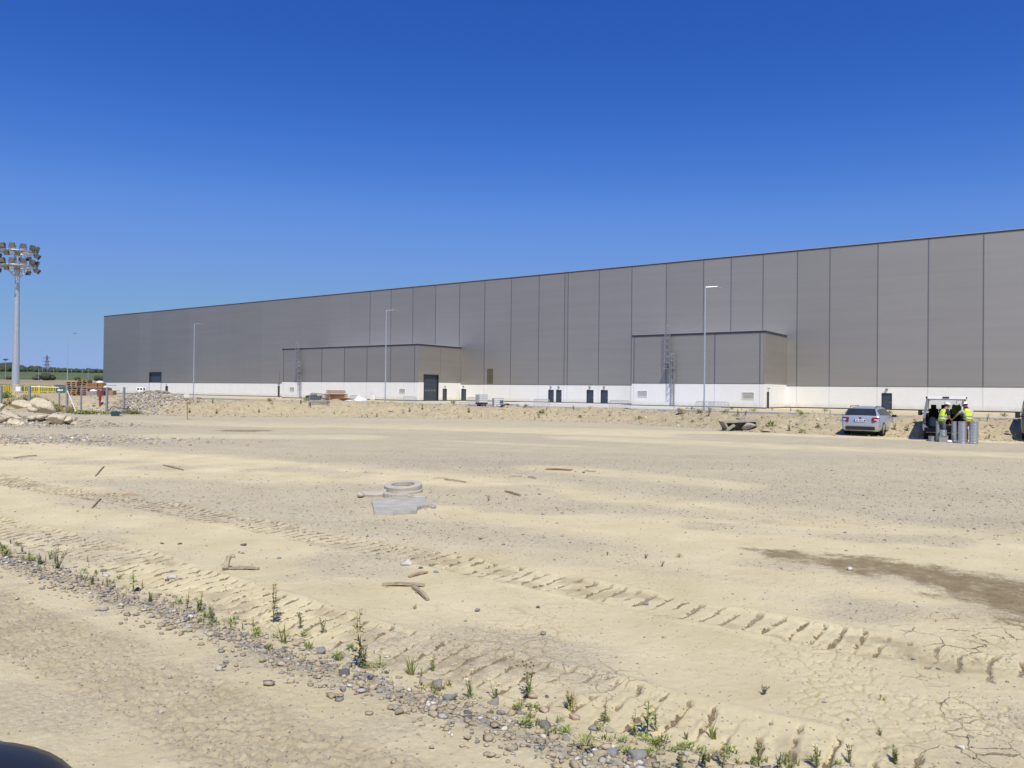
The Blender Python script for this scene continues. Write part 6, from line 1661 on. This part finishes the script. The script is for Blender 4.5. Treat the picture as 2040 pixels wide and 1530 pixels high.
# ================================================================ SINGLE STONES
def stone(px, py, wpx, label, col, seed, h=0.55, group=None, bury=0.3, sub=ICO2):
    p = GH(px, py); s = wpx / F * p.y
    o = obj('stone', rock_mesh('stone', seed, (s, s * 0.75, s * h), M_stone, 14, sub, 0.07, col), None, (p.x, p.y, p.z + s * h * (0.5 - bury)))
    o.rotation_euler = (0, 0, random.uniform(-0.6, 0.6))
    return tag(o, label, 'stone', group)
GR, GB, TN, WH, DK, PK = (0.29, 0.27, 0.235), (0.275, 0.27, 0.255), (0.42, 0.36, 0.26), (0.62, 0.59, 0.54), (0.13, 0.125, 0.12), (0.52, 0.38, 0.30)
sl_ = [(465, 1110, 19, 'brown split stone above the stubby wood chunk', TN), (486, 1086, 13, 'dark stone alone above the brown split stone', DK), (556, 1112, 11, 'blue grey stone right of the brown split stone', GB), (359, 1084, 10, 'dark stone in the left foreground, right one of a pair', DK), (325, 1083, 9, 'dark stone in the left foreground, left one of a pair', DK),
       (819, 1047, 10, 'brown stone below the blue grey slab', TN), (716, 967, 8, 'square brown stone left of the rings', TN), (869, 1140, 12, 'blue square stone near the pale splinter', GB), (838, 1132, 11, 'dark grey stone left of the blue square stone', DK), (809, 1125, 30, 'flat white stone above the pale splinter', WH),
       (949, 1217, 17, 'flat blue grey stone in the middle foreground', GB), (1071, 1210, 12, 'rounded dark stone in the middle foreground', DK), (1080, 1262, 16, 'flat grey stone below the rounded dark stone', GR), (927, 1237, 8, 'small grey stone below the flat blue grey one', GR), (1003, 1085, 11, 'grey stone in the middle of the yard', GR),
       (958, 1074, 8, 'small dark stone in the middle of the yard', DK), (1285, 1203, 15, 'blue grey stone in the right tread marks', GB), (1322, 1270, 10, 'round tan stone in the cracked clay', TN), (345, 1155, 22, 'white quartz stone by the weeds in the left foreground', WH), (334, 1157, 12, 'dark grey stone leaning on the white quartz stone', DK),
       (207, 1137, 16, 'grey stone beyond the weedy strip', GR), (213, 1147, 20, 'pale pinkish stone in the weedy strip', WH), (140, 1118, 8, 'small tan stone by the tall dry weed', TN), (1075, 985, 9, 'tan lump in the middle distance', TN), (1048, 987, 7, 'small tan lump in the middle distance', TN),
       (1690, 1135, 16, 'white lump at the edge of the wet patch', WH), (1910, 1487, 22, 'flat white stone near the right bottom corner', WH), (1535, 1440, 12, 'grey stone in the cracked clay at the right', GR), (1930, 1466, 14, 'grey stone near the right bottom corner', GR), (1818, 1313, 9, 'blue stone in the big right tread marks', GB), (1163, 942, 8, 'small dark stone by the brown board', DK), (1425, 980, 6, 'white pebble on the gravel at the right', WH)]
for i, (px, py, w, lab, c) in enumerate(sl_): stone(px, py, w, lab, c, 200 + i)
# larger stones of the strip along the track edge
bg = [(305, 1205, 17, 'rounded blue grey stone among the weeds at the left', GB), (848, 1362, 34, 'tan rounded stone in the strip, beside a brownish one', TN), (868, 1368, 38, 'brownish faceted stone beside the tan rounded stone', (0.3, 0.26, 0.22)), (896, 1392, 30, 'blue grey pyramid stone in the strip', GB), (985, 1400, 26, 'upright rounded grey stone below the daisies', GR), (1000, 1420, 22, 'leaning grey stone below the upright rounded one', GR),
      (1088, 1447, 34, 'striped dark stone in the strip', (0.2, 0.19, 0.17)), (1180, 1450, 26, 'upright blue grey wedge stone', GB), (1216, 1502, 32, 'pointed blue grey stone in the strip', GB), (1192, 1505, 36, 'rounded tan stone left of the pointed blue grey stone', TN), (1268, 1508, 40, 'broad blue grey stone near the bottom edge', GB), (1292, 1522, 30, 'brown stone at the bottom edge', (0.34, 0.27, 0.19)),
      (1216, 1456, 20, 'brown wedge stone right of the upright wedge', TN), (1084, 1416, 20, 'round pink stone in the weedy strip', PK), (1142, 1430, 26, 'broken pinkish lump in the weedy strip', PK), (1062, 1388, 20, 'pinkish pebble below the bushy weed', PK), (1090, 1386, 10, 'dark blue stone under the bushy weed', DK), (775, 1310, 10, 'tan stone beyond the strip', TN), (770, 1340, 14, 'dark grey angular stone in the strip', DK), (640, 1300, 26, 'flat blue grey stone in the strip', GB), (600, 1278, 22, 'tan stone by the bright green seedling', TN), (275, 1175, 14, 'black stone at the foot of the seedling', DK), (460, 1215, 18, 'pinkish stone in the weedy strip, left part', PK), (690, 1345, 30, 'dark slate stone in the strip', DK), (735, 1352, 30, 'blue grey flat stone in the strip, right of the slate', GB)]
for i, (px, py, w, lab, c) in enumerate(bg): stone(px, py, w, lab, c, 300 + i, 0.7)
r_ = random.Random(5)
for i in range(150):
    px = r_.uniform(0, 1500); py = np.interp(px, [0, 150, 300, 450, 600, 750, 880, 1050, 1200, 1400, 1500], [1105, 1150, 1195, 1255, 1310, 1355, 1400, 1455, 1500, 1545, 1565]) + r_.gauss(4, 14)
    if py > 1526: continue
    w = r_.uniform(9, 22) * (0.7 + 0.5 * px / 1500)
    c = r_.choice([GR, GB, GR, TN, TN, DK, (0.33, 0.31, 0.28)]); f = r_.uniform(0.85, 1.2)
    stone(px, py, w, {GR: 'small grey', GB: 'small bluish grey', TN: 'small tan', DK: 'small dark'}.get(c, 'small pale grey') + ' angular stone in the ' + ('left' if px < 500 else 'middle' if px < 1000 else 'right') + ' part of the strip along the track edge', tuple(min(1, q * f) for q in c), 500 + i, 0.5, 'small stones in the strip along the track edge', 0.3, ICO1 if w < 16 else ICO2)

# ================================================================ PLANTS
def leaf(b, p, d, L, w, up=0.25, droop=0.0):
    d = Vector(d).normalized(); s = d.cross(Vector((0, 0, 1)))
    s = s.normalized() if s.length > 1e-3 else Vector((1, 0, 0))
    p = Vector(p); m = p + d * L * 0.5 + Vector((0, 0, L * up * 0.4)); e = p + d * L + Vector((0, 0, -L * droop))
    o = len(b.v); b.v += [tuple(p), tuple(m + s * w / 2), tuple(e), tuple(m - s * w / 2), tuple(m - Vector((0, 0, w * 0.15)))]
    b.f += [(o, o + 1, o + 4), (o + 1, o + 2, o + 4), (o + 2, o + 3, o + 4), (o + 3, o, o + 4)]
def rdir(r, el): a = r.uniform(0, 2 * PI); return Vector((math.cos(a) * math.cos(el), math.sin(a) * math.cos(el), math.sin(el)))
def plant(px, py, hpx, kind, label, seed, group=None, loc=None, hm=None):
    p = Vector(loc) if loc is not None else GH(px, py); h = hm if hm else hpx / F * p.y
    r = random.Random(seed)
    cat = {'grass': 'grass tuft', 'dry': 'dry weed', 'rosette': 'weed', 'bushy': 'weed', 'stalk': 'weed', 'daisy': 'flower', 'seedling': 'seedling', 'broad': 'weed', 'seedhead': 'weed'}[kind]
    t = thing({'grass': 'grass_tuft', 'daisy': 'chamomile'}.get(kind, 'weed_plant'), label, cat, p, r.uniform(0, 6), group)
    st, lf = MB(), MB(); ml, ms = M_green, M_green
    if kind == 'grass':
        for k in range(r.randint(9, 14)):
            d = rdir(r, r.uniform(0.95, 1.45)); L = h * r.uniform(0.45, 1.05); b0 = Vector((r.uniform(-.02, .02), r.uniform(-.02, .02), 0)); w = 0.0035 + 0.012 * h
            m1 = b0 + d * L * 0.55; e = m1 + (d + Vector((d.x, d.y, -0.45)) * 0.6).normalized() * L * 0.45; s = d.cross(Vector((0, 0, 1))).normalized() * w
            o = len(lf.v); lf.v += [tuple(b0 - s), tuple(b0 + s), tuple(m1 + s * 0.8), tuple(m1 - s * 0.8), tuple(e)]; lf.f += [(o, o + 1, o + 2, o + 3), (o + 3, o + 2, o + 4)]
        lf.build('blades', M_green if r.random() < 0.6 else M_straw, t, fix=False); return t
    if kind == 'rosette':
        for k in range(60):
            a = rdir(r, r.uniform(0.1, 1.2)); rr = h * r.uniform(0.1, 1.0)
            leaf(lf, Vector((a.x, a.y, 0)) * rr * 0.8 + Vector((0, 0, 0.005 + 0.5 * h * r.random())), a, h * r.uniform(0.25, 0.5), h * 0.14, 0.3)
        lf.build('leaves', M_green2 if r.random() < 0.6 else M_green, t, fix=False); return t
    if kind in ('bushy', 'stalk', 'daisy', 'dry', 'seedhead'):
        n = {'bushy': 5, 'stalk': 2, 'daisy': 4, 'dry': 6, 'seedhead': 3}[kind]; tips = []
        for k in range(n):
            lean = r.uniform(0.05, 0.35 if kind != 'stalk' else 0.12) * (1.5 if kind == 'dry' else 1); a = r.uniform(0, 2 * PI)
            if kind == 'dry' and k == 0: lean = 0.5; a = PI * 0.9
            L = h * r.uniform(0.6, 1.0) if k else h
            pts = [Vector((0, 0, 0))]
            for q in range(1, 6):
                f = q / 5; pts.append(Vector((math.cos(a) * lean * L * f, math.sin(a) * lean * L * f, L * f * (1 - 0.15 * lean)))+ Vector((r.uniform(-1, 1), r.uniform(-1, 1), 0)) * 0.015 * L)
            for q in range(5): st.cyl(pts[q], pts[q + 1], 0.0035 * (1 - 0.14 * q) + 0.002 * h, 0.0035 * (1 - 0.14 * (q + 1)) + 0.0015 * h, 4)
            tips.append(pts[-1])
            dens = {'bushy': 34, 'stalk': 26, 'daisy': 22, 'dry': 9, 'seedhead': 36}[kind]
            for q in range(dens):
                f = r.uniform(0.08, 0.98 if kind != 'seedhead' else 0.75); i = min(4, int(f * 5)); b0 = pts[i].lerp(pts[i + 1], f * 5 - i)
                leaf(lf, b0, rdir(r, r.uniform(-0.1, 0.8)), h * r.uniform(0.1, 0.24) * (1.25 - 0.6 * f), h * (0.03 if kind in ('daisy', 'seedhead') else 0.06), 0.3, 0.15)
            if kind in ('dry', 'seedhead'):
                for q in range(4):
                    d = rdir(r, 0.7); b0 = pts[3].lerp(pts[5], r.random()); e = b0 + d * h * r.uniform(0.1, 0.22); st.cyl(b0, e, 0.0018, 0.0012, 3); tips.append(e)
        st.build('stems', M_stemd if kind == 'dry' else M_green, t, fix=False)
        lf.build('leaves', {'bushy': M_green3 if r.random() < 0.5 else M_green, 'stalk': M_straw if r.random() < 0.4 else M_green, 'daisy': M_green, 'dry': M_green3, 'seedhead': M_green}[kind], t, fix=False)
        if kind == 'daisy':
            for q in tips[:3]:
                d = MB()
                for k in range(11):
                    a = 2 * PI * k / 11; leaf(d, q, (math.cos(a), math.sin(a), 0.05), 0.016, 0.008, 0.1, 0.1)
                fl = d.build('flower', mat('white_petal', (0.78, 0.77, 0.74), 0.6, var=0.03), t, fix=False)
                MB().lathe([(0.0075, 0), (0.006, 0.005), (0, 0.008)], 8, q).build('flower_centre', mat('yellow_centre', (0.6, 0.38, 0.02), 0.7, var=0.1), fl)
        if kind == 'seedhead':
            k_ = min(1.0, h * 4.5)
            for q in tips: MB().lathe([(0.0, -0.008 * k_), (0.007 * k_, -0.004 * k_), (0.007 * k_, 0.004 * k_), (0, 0.008 * k_)], 7, q).build('seed_head', M_stemd, t)
        return t
    if kind in ('seedling', 'broad'):
        st.cyl((0, 0, 0), (0.01, 0, h), 0.006, 0.003, 6); st.build('stem', M_green, t, fix=False)
        n = 14 if kind == 'seedling' else 16
        for k in range(n):
            f = 0.25 + 0.75 * k / n; a = k * 2.4; L = h * (0.32 if kind == 'seedling' else 0.36) * (1.15 - 0.55 * f)
            b = MB(); leaf(b, (0.01 * f, 0, h * f), (math.cos(a), math.sin(a), 0.35), L, L * (0.55 if kind == 'seedling' else 0.34), 0.5, 0.35)
            b.build('leaf', M_green2 if kind == 'seedling' else M_green, t, fix=False)
        return t
PL = [(118, 1134, 68, 'dry', 'tall dark dry weed leaning left at the left end of the strip'), (12, 1110, 24, 'rosette', 'bright low weed at the left edge of the strip'), (60, 1118, 26, 'stalk', 'pale weedy stalks left of the tall dry weed'), (80, 1124, 28, 'bushy', 'small leafy weed just left of the tall dry weed'), (168, 1160, 40, 'grass', 'upright grass blades right of the tall dry weed'), (186, 1166, 30, 'bushy', 'grey green bushy weed left of the tall seedling'), (215, 1172, 28, 'stalk', 'pale stalks close to the tall seedling'),
      (268, 1178, 44, 'seedling', 'light green seedling with drooping leaves at the left'), (300, 1204, 36, 'bushy', 'dark bushy weed right of the light green seedling'), (375, 1212, 46, 'stalk', 'thin feathery weed between grey stones, left one'), (400, 1218, 48, 'bushy', 'thin feathery weed between grey stones, right one'), (425, 1240, 40, 'bushy', 'bushy weed left of the bright green seedling'), (462, 1254, 28, 'broad', 'bright green leafy seedling low in the strip'), (505, 1246, 26, 'stalk', 'small dry stalks right of the bright green seedling'),
      (545, 1240, 100, 'stalk', 'tall feathery yellowish weed leaning by the strip'), (567, 1280, 62, 'grass', 'tall grass blades in the middle of the strip'), (618, 1292, 28, 'grass', 'small grass blades right of the tall grass'), (600, 1256, 40, 'seedhead', 'thin seeded weed beyond the tall grass'), (645, 1258, 36, 'seedhead', 'thin seeded weed on the cracked clay'), (722, 1328, 60, 'bushy', 'dense green bushy weed with a tall dry stalk'), (720, 1325, 148, 'stalk', 'single very tall hooked stalk rising from the dense weed'),
      (758, 1322, 26, 'stalk', 'short thin stalk right of the dense weed'), (822, 1342, 58, 'grass', 'stiff grass blades behind the tan rounded stone'), (862, 1334, 44, 'daisy', 'small yellow centred flower beside the stiff grass'), (895, 1365, 30, 'grass', 'dark grass blades left of the daisies'), (936, 1388, 72, 'daisy', 'tall daisy plant with white and yellow flowers'), (986, 1392, 48, 'daisy', 'daisy plant on the upright rounded stone'), (1053, 1384, 84, 'seedhead', 'bushy green weed with round brown seed heads'),
      (1036, 1408, 18, 'rosette', 'small round weed below the seed heads, left one'), (1065, 1414, 22, 'rosette', 'small round weed below the seed heads, right one'), (1137, 1414, 44, 'bushy', 'broad low bushy weed with one tall blade'), (1136, 1414, 64, 'grass', 'single tall blade rising from the broad low weed'), (1048, 1446, 28, 'rosette', 'low weed left of the striped stone'), (1100, 1464, 28, 'rosette', 'pale low weed right below the striped stone'), (1128, 1460, 24, 'rosette', 'low green weed before the wedge stones'), (1205, 1434, 60, 'stalk', 'thin branching weed above the brown wedge stone'), (1205, 1436, 20, 'rosette', 'round green weed below the thin branching weed'),
      (1165, 1490, 40, 'rosette', 'straggling weed over the blue grey stones'), (1262, 1462, 66, 'stalk', 'yellow green feathery weed left of the leafy stem'), (1288, 1462, 86, 'broad', 'leafy upright weed with dark lance leaves'), (1306, 1458, 60, 'stalk', 'thin yellow green stalk right of the leafy stem'), (1284, 1472, 20, 'rosette', 'round bright weed at the foot of the leafy stem'), (1320, 1478, 26, 'rosette', 'bright green cushion weed near the bottom'), (1372, 1490, 26, 'rosette', 'green cushion weed, right one near the bottom'), (1366, 1474, 22, 'bushy', 'tiny bushy weed between the cushion weeds'), (1240, 1478, 20, 'rosette', 'little spreading weed above the broad grey stone'),
      (1420, 1466, 50, 'grass', 'dry grass tuft in the cracked clay'), (1440, 1524, 64, 'stalk', 'yellow green stalk near the bottom edge'), (1510, 1526, 72, 'stalk', 'tall green stalk at the bottom edge'), (1400, 1526, 50, 'bushy', 'bushy weed cut by the bottom edge, left one'), (1550, 1528, 44, 'bushy', 'bushy weed cut by the bottom edge, right one'), (1625, 1527, 62, 'daisy', 'daisy plant at the bottom edge with three white flowers'), (1690, 1516, 40, 'seedhead', 'small brownish weed at the bottom right'), (1780, 1518, 44, 'bushy', 'grey green weed at the bottom right'), (1355, 1528, 40, 'bushy', 'dark weed at the bottom edge right of the brown stone'),
      (1750, 1462, 22, 'bushy', 'small grey green weed in a big crack at the right'), (1757, 1393, 20, 'grass', 'lone dry tuft on the clay at the right'), (1520, 1382, 26, 'dry', 'lone dark twig on the clay at the right'), (1210, 1106, 10, 'dry', 'tiny dark weed in the middle of the yard, left one'), (1286, 1112, 12, 'dry', 'tiny dark weed in the middle of the yard, middle one'), (1352, 1110, 10, 'rosette', 'tiny dark weed in the middle of the yard, right one'), (1318, 1128, 14, 'dry', 'tiny upright twig below the three tiny weeds'), (974, 998, 14, 'dry', 'tiny upright twig right of the slab'), (826, 1212, 16, 'grass', 'tiny dry tuft below the slanting plank')]
for i, (px, py, hp_, kd, lab) in enumerate(PL): plant(px, py, hp_ * (0.85 if hp_ < 60 else 0.8), kd, lab, 900 + i)
r_ = random.Random(77)
for i in range(150):                                             # tiny sprouts along the strip
    px = r_.gauss(r_.choice([10, 70, 190, 300, 400, 470, 610, 730, 880, 1040, 1080, 1140, 1200, 1290, 1340, 1380, 1470, 1560, 1640]), 32); py = np.interp(px, [0, 150, 300, 450, 600, 750, 880, 1050, 1200, 1400, 1500, 1750], [1098, 1142, 1186, 1240, 1292, 1336, 1380, 1434, 1476, 1512, 1520, 1526]) + r_.gauss(-4, 12)
    if py > 1527: continue
    kd = r_.choice(['rosette', 'rosette', 'grass', 'bushy', 'stalk']); plant(px, py, r_.uniform(8, 20), kd, {'rosette': 'tiny flat leafy sprout', 'grass': 'tiny tuft of grass blades', 'bushy': 'tiny bushy sprout', 'stalk': 'tiny thin stalked sprout'}[kd] + ' growing among the stones of the ' + ('left' if px < 560 else 'middle' if px < 1080 else 'right') + ' part of the strip', 1500 + i, 'tiny sprouts in the stony strip')
for i in range(80):                                             # weeds on the bank
    t_ = r_.uniform(-0.42, 0.66); y = float(foot(t_)) + r_.uniform(0.2, 3.2); x = t_ * y
    plant(0, 0, 0, r_.choice(['bushy', 'bushy', 'rosette', 'dry']), 'one of many small dark weeds growing on the earth bank', 1700 + i, 'small weeds on the earth bank', (x, y, h1(x, y) - 0.02), r_.uniform(0.15, 0.5))
for i in range(34):                                             # tufts between road and wall at the right
    s = r_.uniform(-24, 14); o_ = r_.uniform(22, 34); q = WP(s, o_, 0)
    plant(0, 0, 0, r_.choice(['bushy', 'grass', 'rosette']), 'one of many weed tufts on the dirt between the road and the wall', 1800 + i, 'weed tufts between the road and the wall', (q.x, q.y, h1(q.x, q.y)), r_.uniform(0.3, 0.65))

# shrubs on the slope behind the boulders
def shrub(px, d, w, h, m, label, seed):
    x = TX(px, 800) * d; z = h1(x, d); t = thing('shrub', label, 'shrub', (x, d, z - 0.03), 0, 'wild shrubs behind the boulders')
    r = random.Random(seed); st, lf = MB(), MB()
    for k in range(14):
        a = r.uniform(0, 2 * PI); e = Vector((math.cos(a) * w * 0.5 * r.random(), math.sin(a) * 0.5 * r.random(), h * r.uniform(0.5, 0.9))); st.cyl((e.x * 0.5, e.y * 0.5, 0), e, 0.012, 0.006, 4)
    for k in range(650):
        f = r.random(); c = Vector((r.gauss(0, w * 0.28), r.gauss(0, 0.3), 0)); c.z = max(0.03, h * r.random() * (1.05 - 0.8 * min(1, abs(c.x) / (w * 0.6))))
        leaf(lf, c, rdir(r, r.uniform(-0.4, 1.2)), r.uniform(0.08, 0.2), r.uniform(0.03, 0.07), 0.3, 0.1)
    st.build('stems', M_stemd, t, fix=False); lf.build('foliage', m, t, fix=False)
for i, (px, d, w, h, m, lab) in enumerate(((22, 62.6, 1.3, 0.55, M_straw, 'reddish dry shrub behind the heap at the left'), (12, 63.6, 1.0, 0.5, M_green2, 'bright green shrub below the first yellow barriers'), (52, 63.2, 1.6, 0.55, M_green, 'wide green shrub below the mast'), (72, 63.0, 1.5, 0.6, M_green, 'dark green shrub right of the mast foot'), (90, 62.6, 1.5, 0.65, M_green3, 'grey green shrub below the right yellow barriers'), (104, 62.2, 1.3, 0.65, M_green2, 'yellow green shrub at the right end of the row'), (116, 61.6, 1.2, 0.5, M_straw, 'straw coloured shrub beside the fence post'), (142, 59.6, 0.9, 0.6, M_straw, 'dry shrub between the fence posts'), (178, 57.3, 1.6, 0.32, M_green2, 'low bright green clump before the fence'), (162, 57.6, 0.9, 0.25, M_green, 'low dark clump left of the bright one'), (205, 57.6, 1.0, 0.22, M_straw, 'low dry clump right of the bright one'), (255, 58.3, 0.9, 0.3, M_green3, 'low grey green clump at the foot of the mound'), (270, 57.9, 0.8, 0.25, M_green, 'small dark clump at the foot of the mound'))):
    shrub(px, d, w, h, m, lab, 3000 + i)
# bushes far off in the fields
M_ff = MATS['far_foliage']
for i, (px, py, d, w, h, lab) in enumerate(((17, 757, 900, 8, 4, 'far bush left of the mast below the hill field'), (73, 757, 880, 9, 4, 'far bush left of the pylon foot'), (91, 758, 850, 9, 8, 'far dark bush at the pylon foot'), (101, 758, 870, 10, 6, 'far bush right of the pylon foot'), (154, 758, 880, 6, 4, 'far bush above the pallets'), (193, 758, 880, 6, 6, 'far bush close to the warehouse end, left one'), (204, 758, 890, 6, 5, 'far bush close to the warehouse end, right one'), (76, 749, 1000, 5, 5, 'far small bush at the slim pale pole'))):
    x = TX(px, py) * d; z = float(zfar(np.array([x]), np.array([float(d)]))[0]); t = thing('bush', lab, 'bush', (x, d, z), 0, 'bushes in the far fields')
    V, Fc = ICO3; V = V * (0.7 + 0.7 * fbm(V[:, 0] * 3 + i, V[:, 1] * 3 + V[:, 2] * 2, 3, i)[:, None]) * np.array([w / 2, w / 2, h / 2]); V[:, 2] += h * 0.5
    obj('crown', npmesh('crown', V, Fc, M_ff, False), t); MB().cyl((0, 0, 0), (0, 0, h * 0.4), 0.3, 0.15, 6).build('trunk', M_stemd, t)
